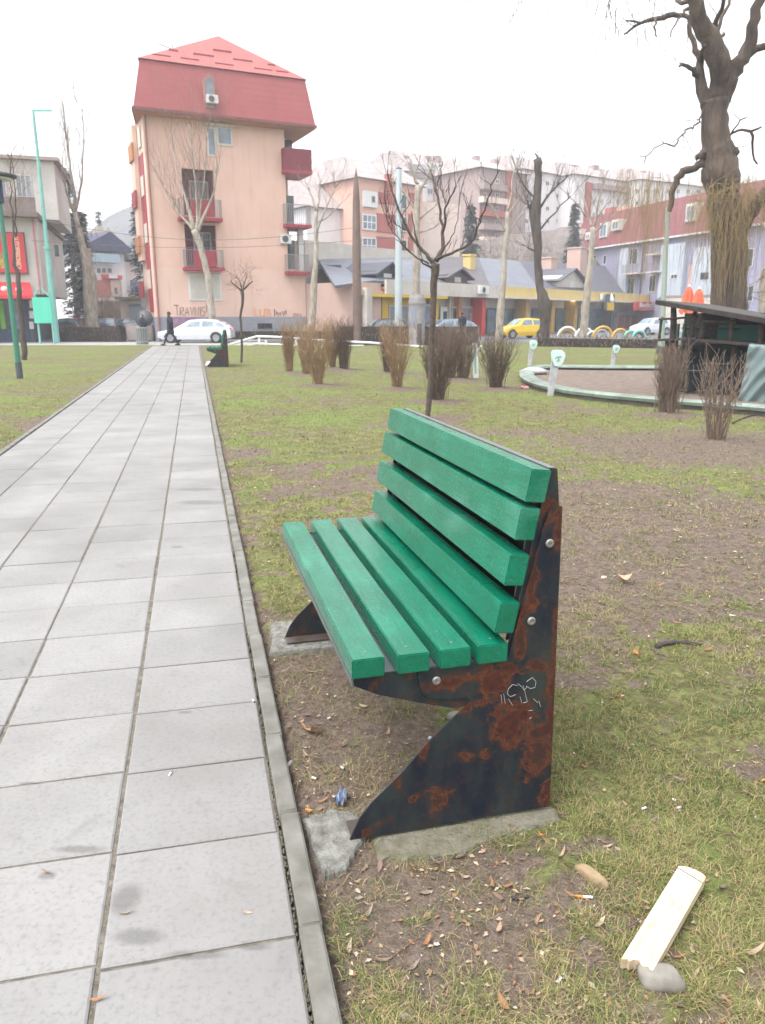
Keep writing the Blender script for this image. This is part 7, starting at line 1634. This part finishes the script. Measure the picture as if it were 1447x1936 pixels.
# cigarette butts and scraps
BW = M('butt_paper', srgb(205, 203, 198), .8, .1, 30); BO = M('orange_filter', srgb(206, 130, 50), .8, .15, 40); CHAR = M('burnt_end', srgb(50, 46, 44), .9, .2, 40)
def butt(px, py, rz, label, orange=False, full=False, group=None, L=.022):
    x, y = onz(px, py); on_path = px < 540 and py > 1000; z = .0045 if on_path else gz(x, y)+.006; r = empty('cigarette_butt', (x, y, z), rz, label, 'cigarette butt', group)
    def cyl(x0, x1, mt, nm):
        m = MB(); m.tube([(x0, 0, 0), (x1, 0, 0)], .0038, 10); return m.build(nm, mt, r, smooth=False)
    if orange: cyl(0, L, BO, 'filter'); 
    else: cyl(0, L*.8, BW, 'filter')
    if full: cyl(L+.0002, L*2.2, BW, 'paper_tube')
    elif not orange: cyl(L*.8+.0002, L, CHAR, 'burnt_tip')
butt(320, 1468, R(80), 'white cigarette butt on the slab left of the kerb'); butt(578, 1526, R(-15), 'orange cigarette filter on the soil beside the kerb', True, group=None); butt(1088, 1692, R(-5), 'orange filter with white paper on the grass above the plank', True, True)
butt(1055, 1852, R(50), 'white cigarette butt on the green tuft below the plank'); butt(1280, 1524, R(20), 'white butt on the lawn above and left of a second one'); butt(1215, 1524, R(30), 'short white butt on the lawn right of the bench side foot'); butt(1440, 1470, R(20), 'orange tinged butt at the right edge of the lawn', True)
butt(645, 1445, R(-50), 'white butt on the soil under the bench near the blue wrapper'); butt(478, 1325, R(-60), 'white butt in the joint beside the kerb'); butt(590, 1468, R(-20), 'white twisted butt on the soil close to the kerb'); butt(620, 1350, R(40), 'tiny white butt on the soil above the large tan leaf', L=.015); butt(1272, 1508, R(-40), 'white butt beside two others on the lawn', L=.018)
# blue wrapper, white plastic scraps
def scrap(name, px, py, s_, mat, label, cat, seed, zs=.5):
    x, y = onz(px, py); rg = random.Random(seed); n = 7; V = []
    for j in range(n):
        for i in range(n):
            u_, v_ = i/(n-1)-.5, j/(n-1)-.5; V.append(((u_+rg.uniform(-.06, .06))*s_, (v_*.6+rg.uniform(-.05, .05))*s_, abs(mnoise.noise((u_*4+seed, v_*4, seed)))*s_*zs*1.6+.002))
    m = MB(); m.add(V, [(j*n+i, j*n+i+1, (j+1)*n+i+1, (j+1)*n+i) for j in range(n-1) for i in range(n-1)]); o = m.build(name, mat); o.location = (x, y, gz(x, y)+.004); o.rotation_euler.z = rg.uniform(0, 3); return tag(o, label, cat)
scrap('foil_wrapper', 645, 1510, .06, M('blue_silver_foil', srgb(120, 138, 172), .35, .2, 60, metal=.2, col2=srgb(196, 204, 216)), 'crumpled blue and silver wrapper on the soil in front of the footing', 'wrapper', 2, .8)
WPL = M('white_plastic_scrap', srgb(196, 198, 200), .5, .1, 20)
scrap('plastic_cup_lid', 820, 1392, .04, WPL, 'white round plastic scrap behind the diagonal bench edge', 'litter', 5, .3)
scrap('paper_scrap', 548, 1430, .045, WPL, 'whitish torn paper on the soil touching the kerb', 'litter', 6, .5); scrap('paper_scrap', 1385, 1160, .03, WPL, 'white scrap on the lawn far right of the bench bolts', 'litter', 7, .2)
scrap('paper_scrap', 403, 690, .45, WPL, 'white crumpled paper on the ground in front of the far bench', 'litter', 8, .4); scrap('paper_scrap', 826, 1778, .014, WPL, 'tiny white scrap on the lawn below the bench side', 'litter', 9, .3)
scrap('paper_scrap', 992, 733, .3, M('red_white_scrap', srgb(196, 120, 120), .6, .3, 10), 'red and white litter beside the left end of the basin', 'litter', 10, .2)
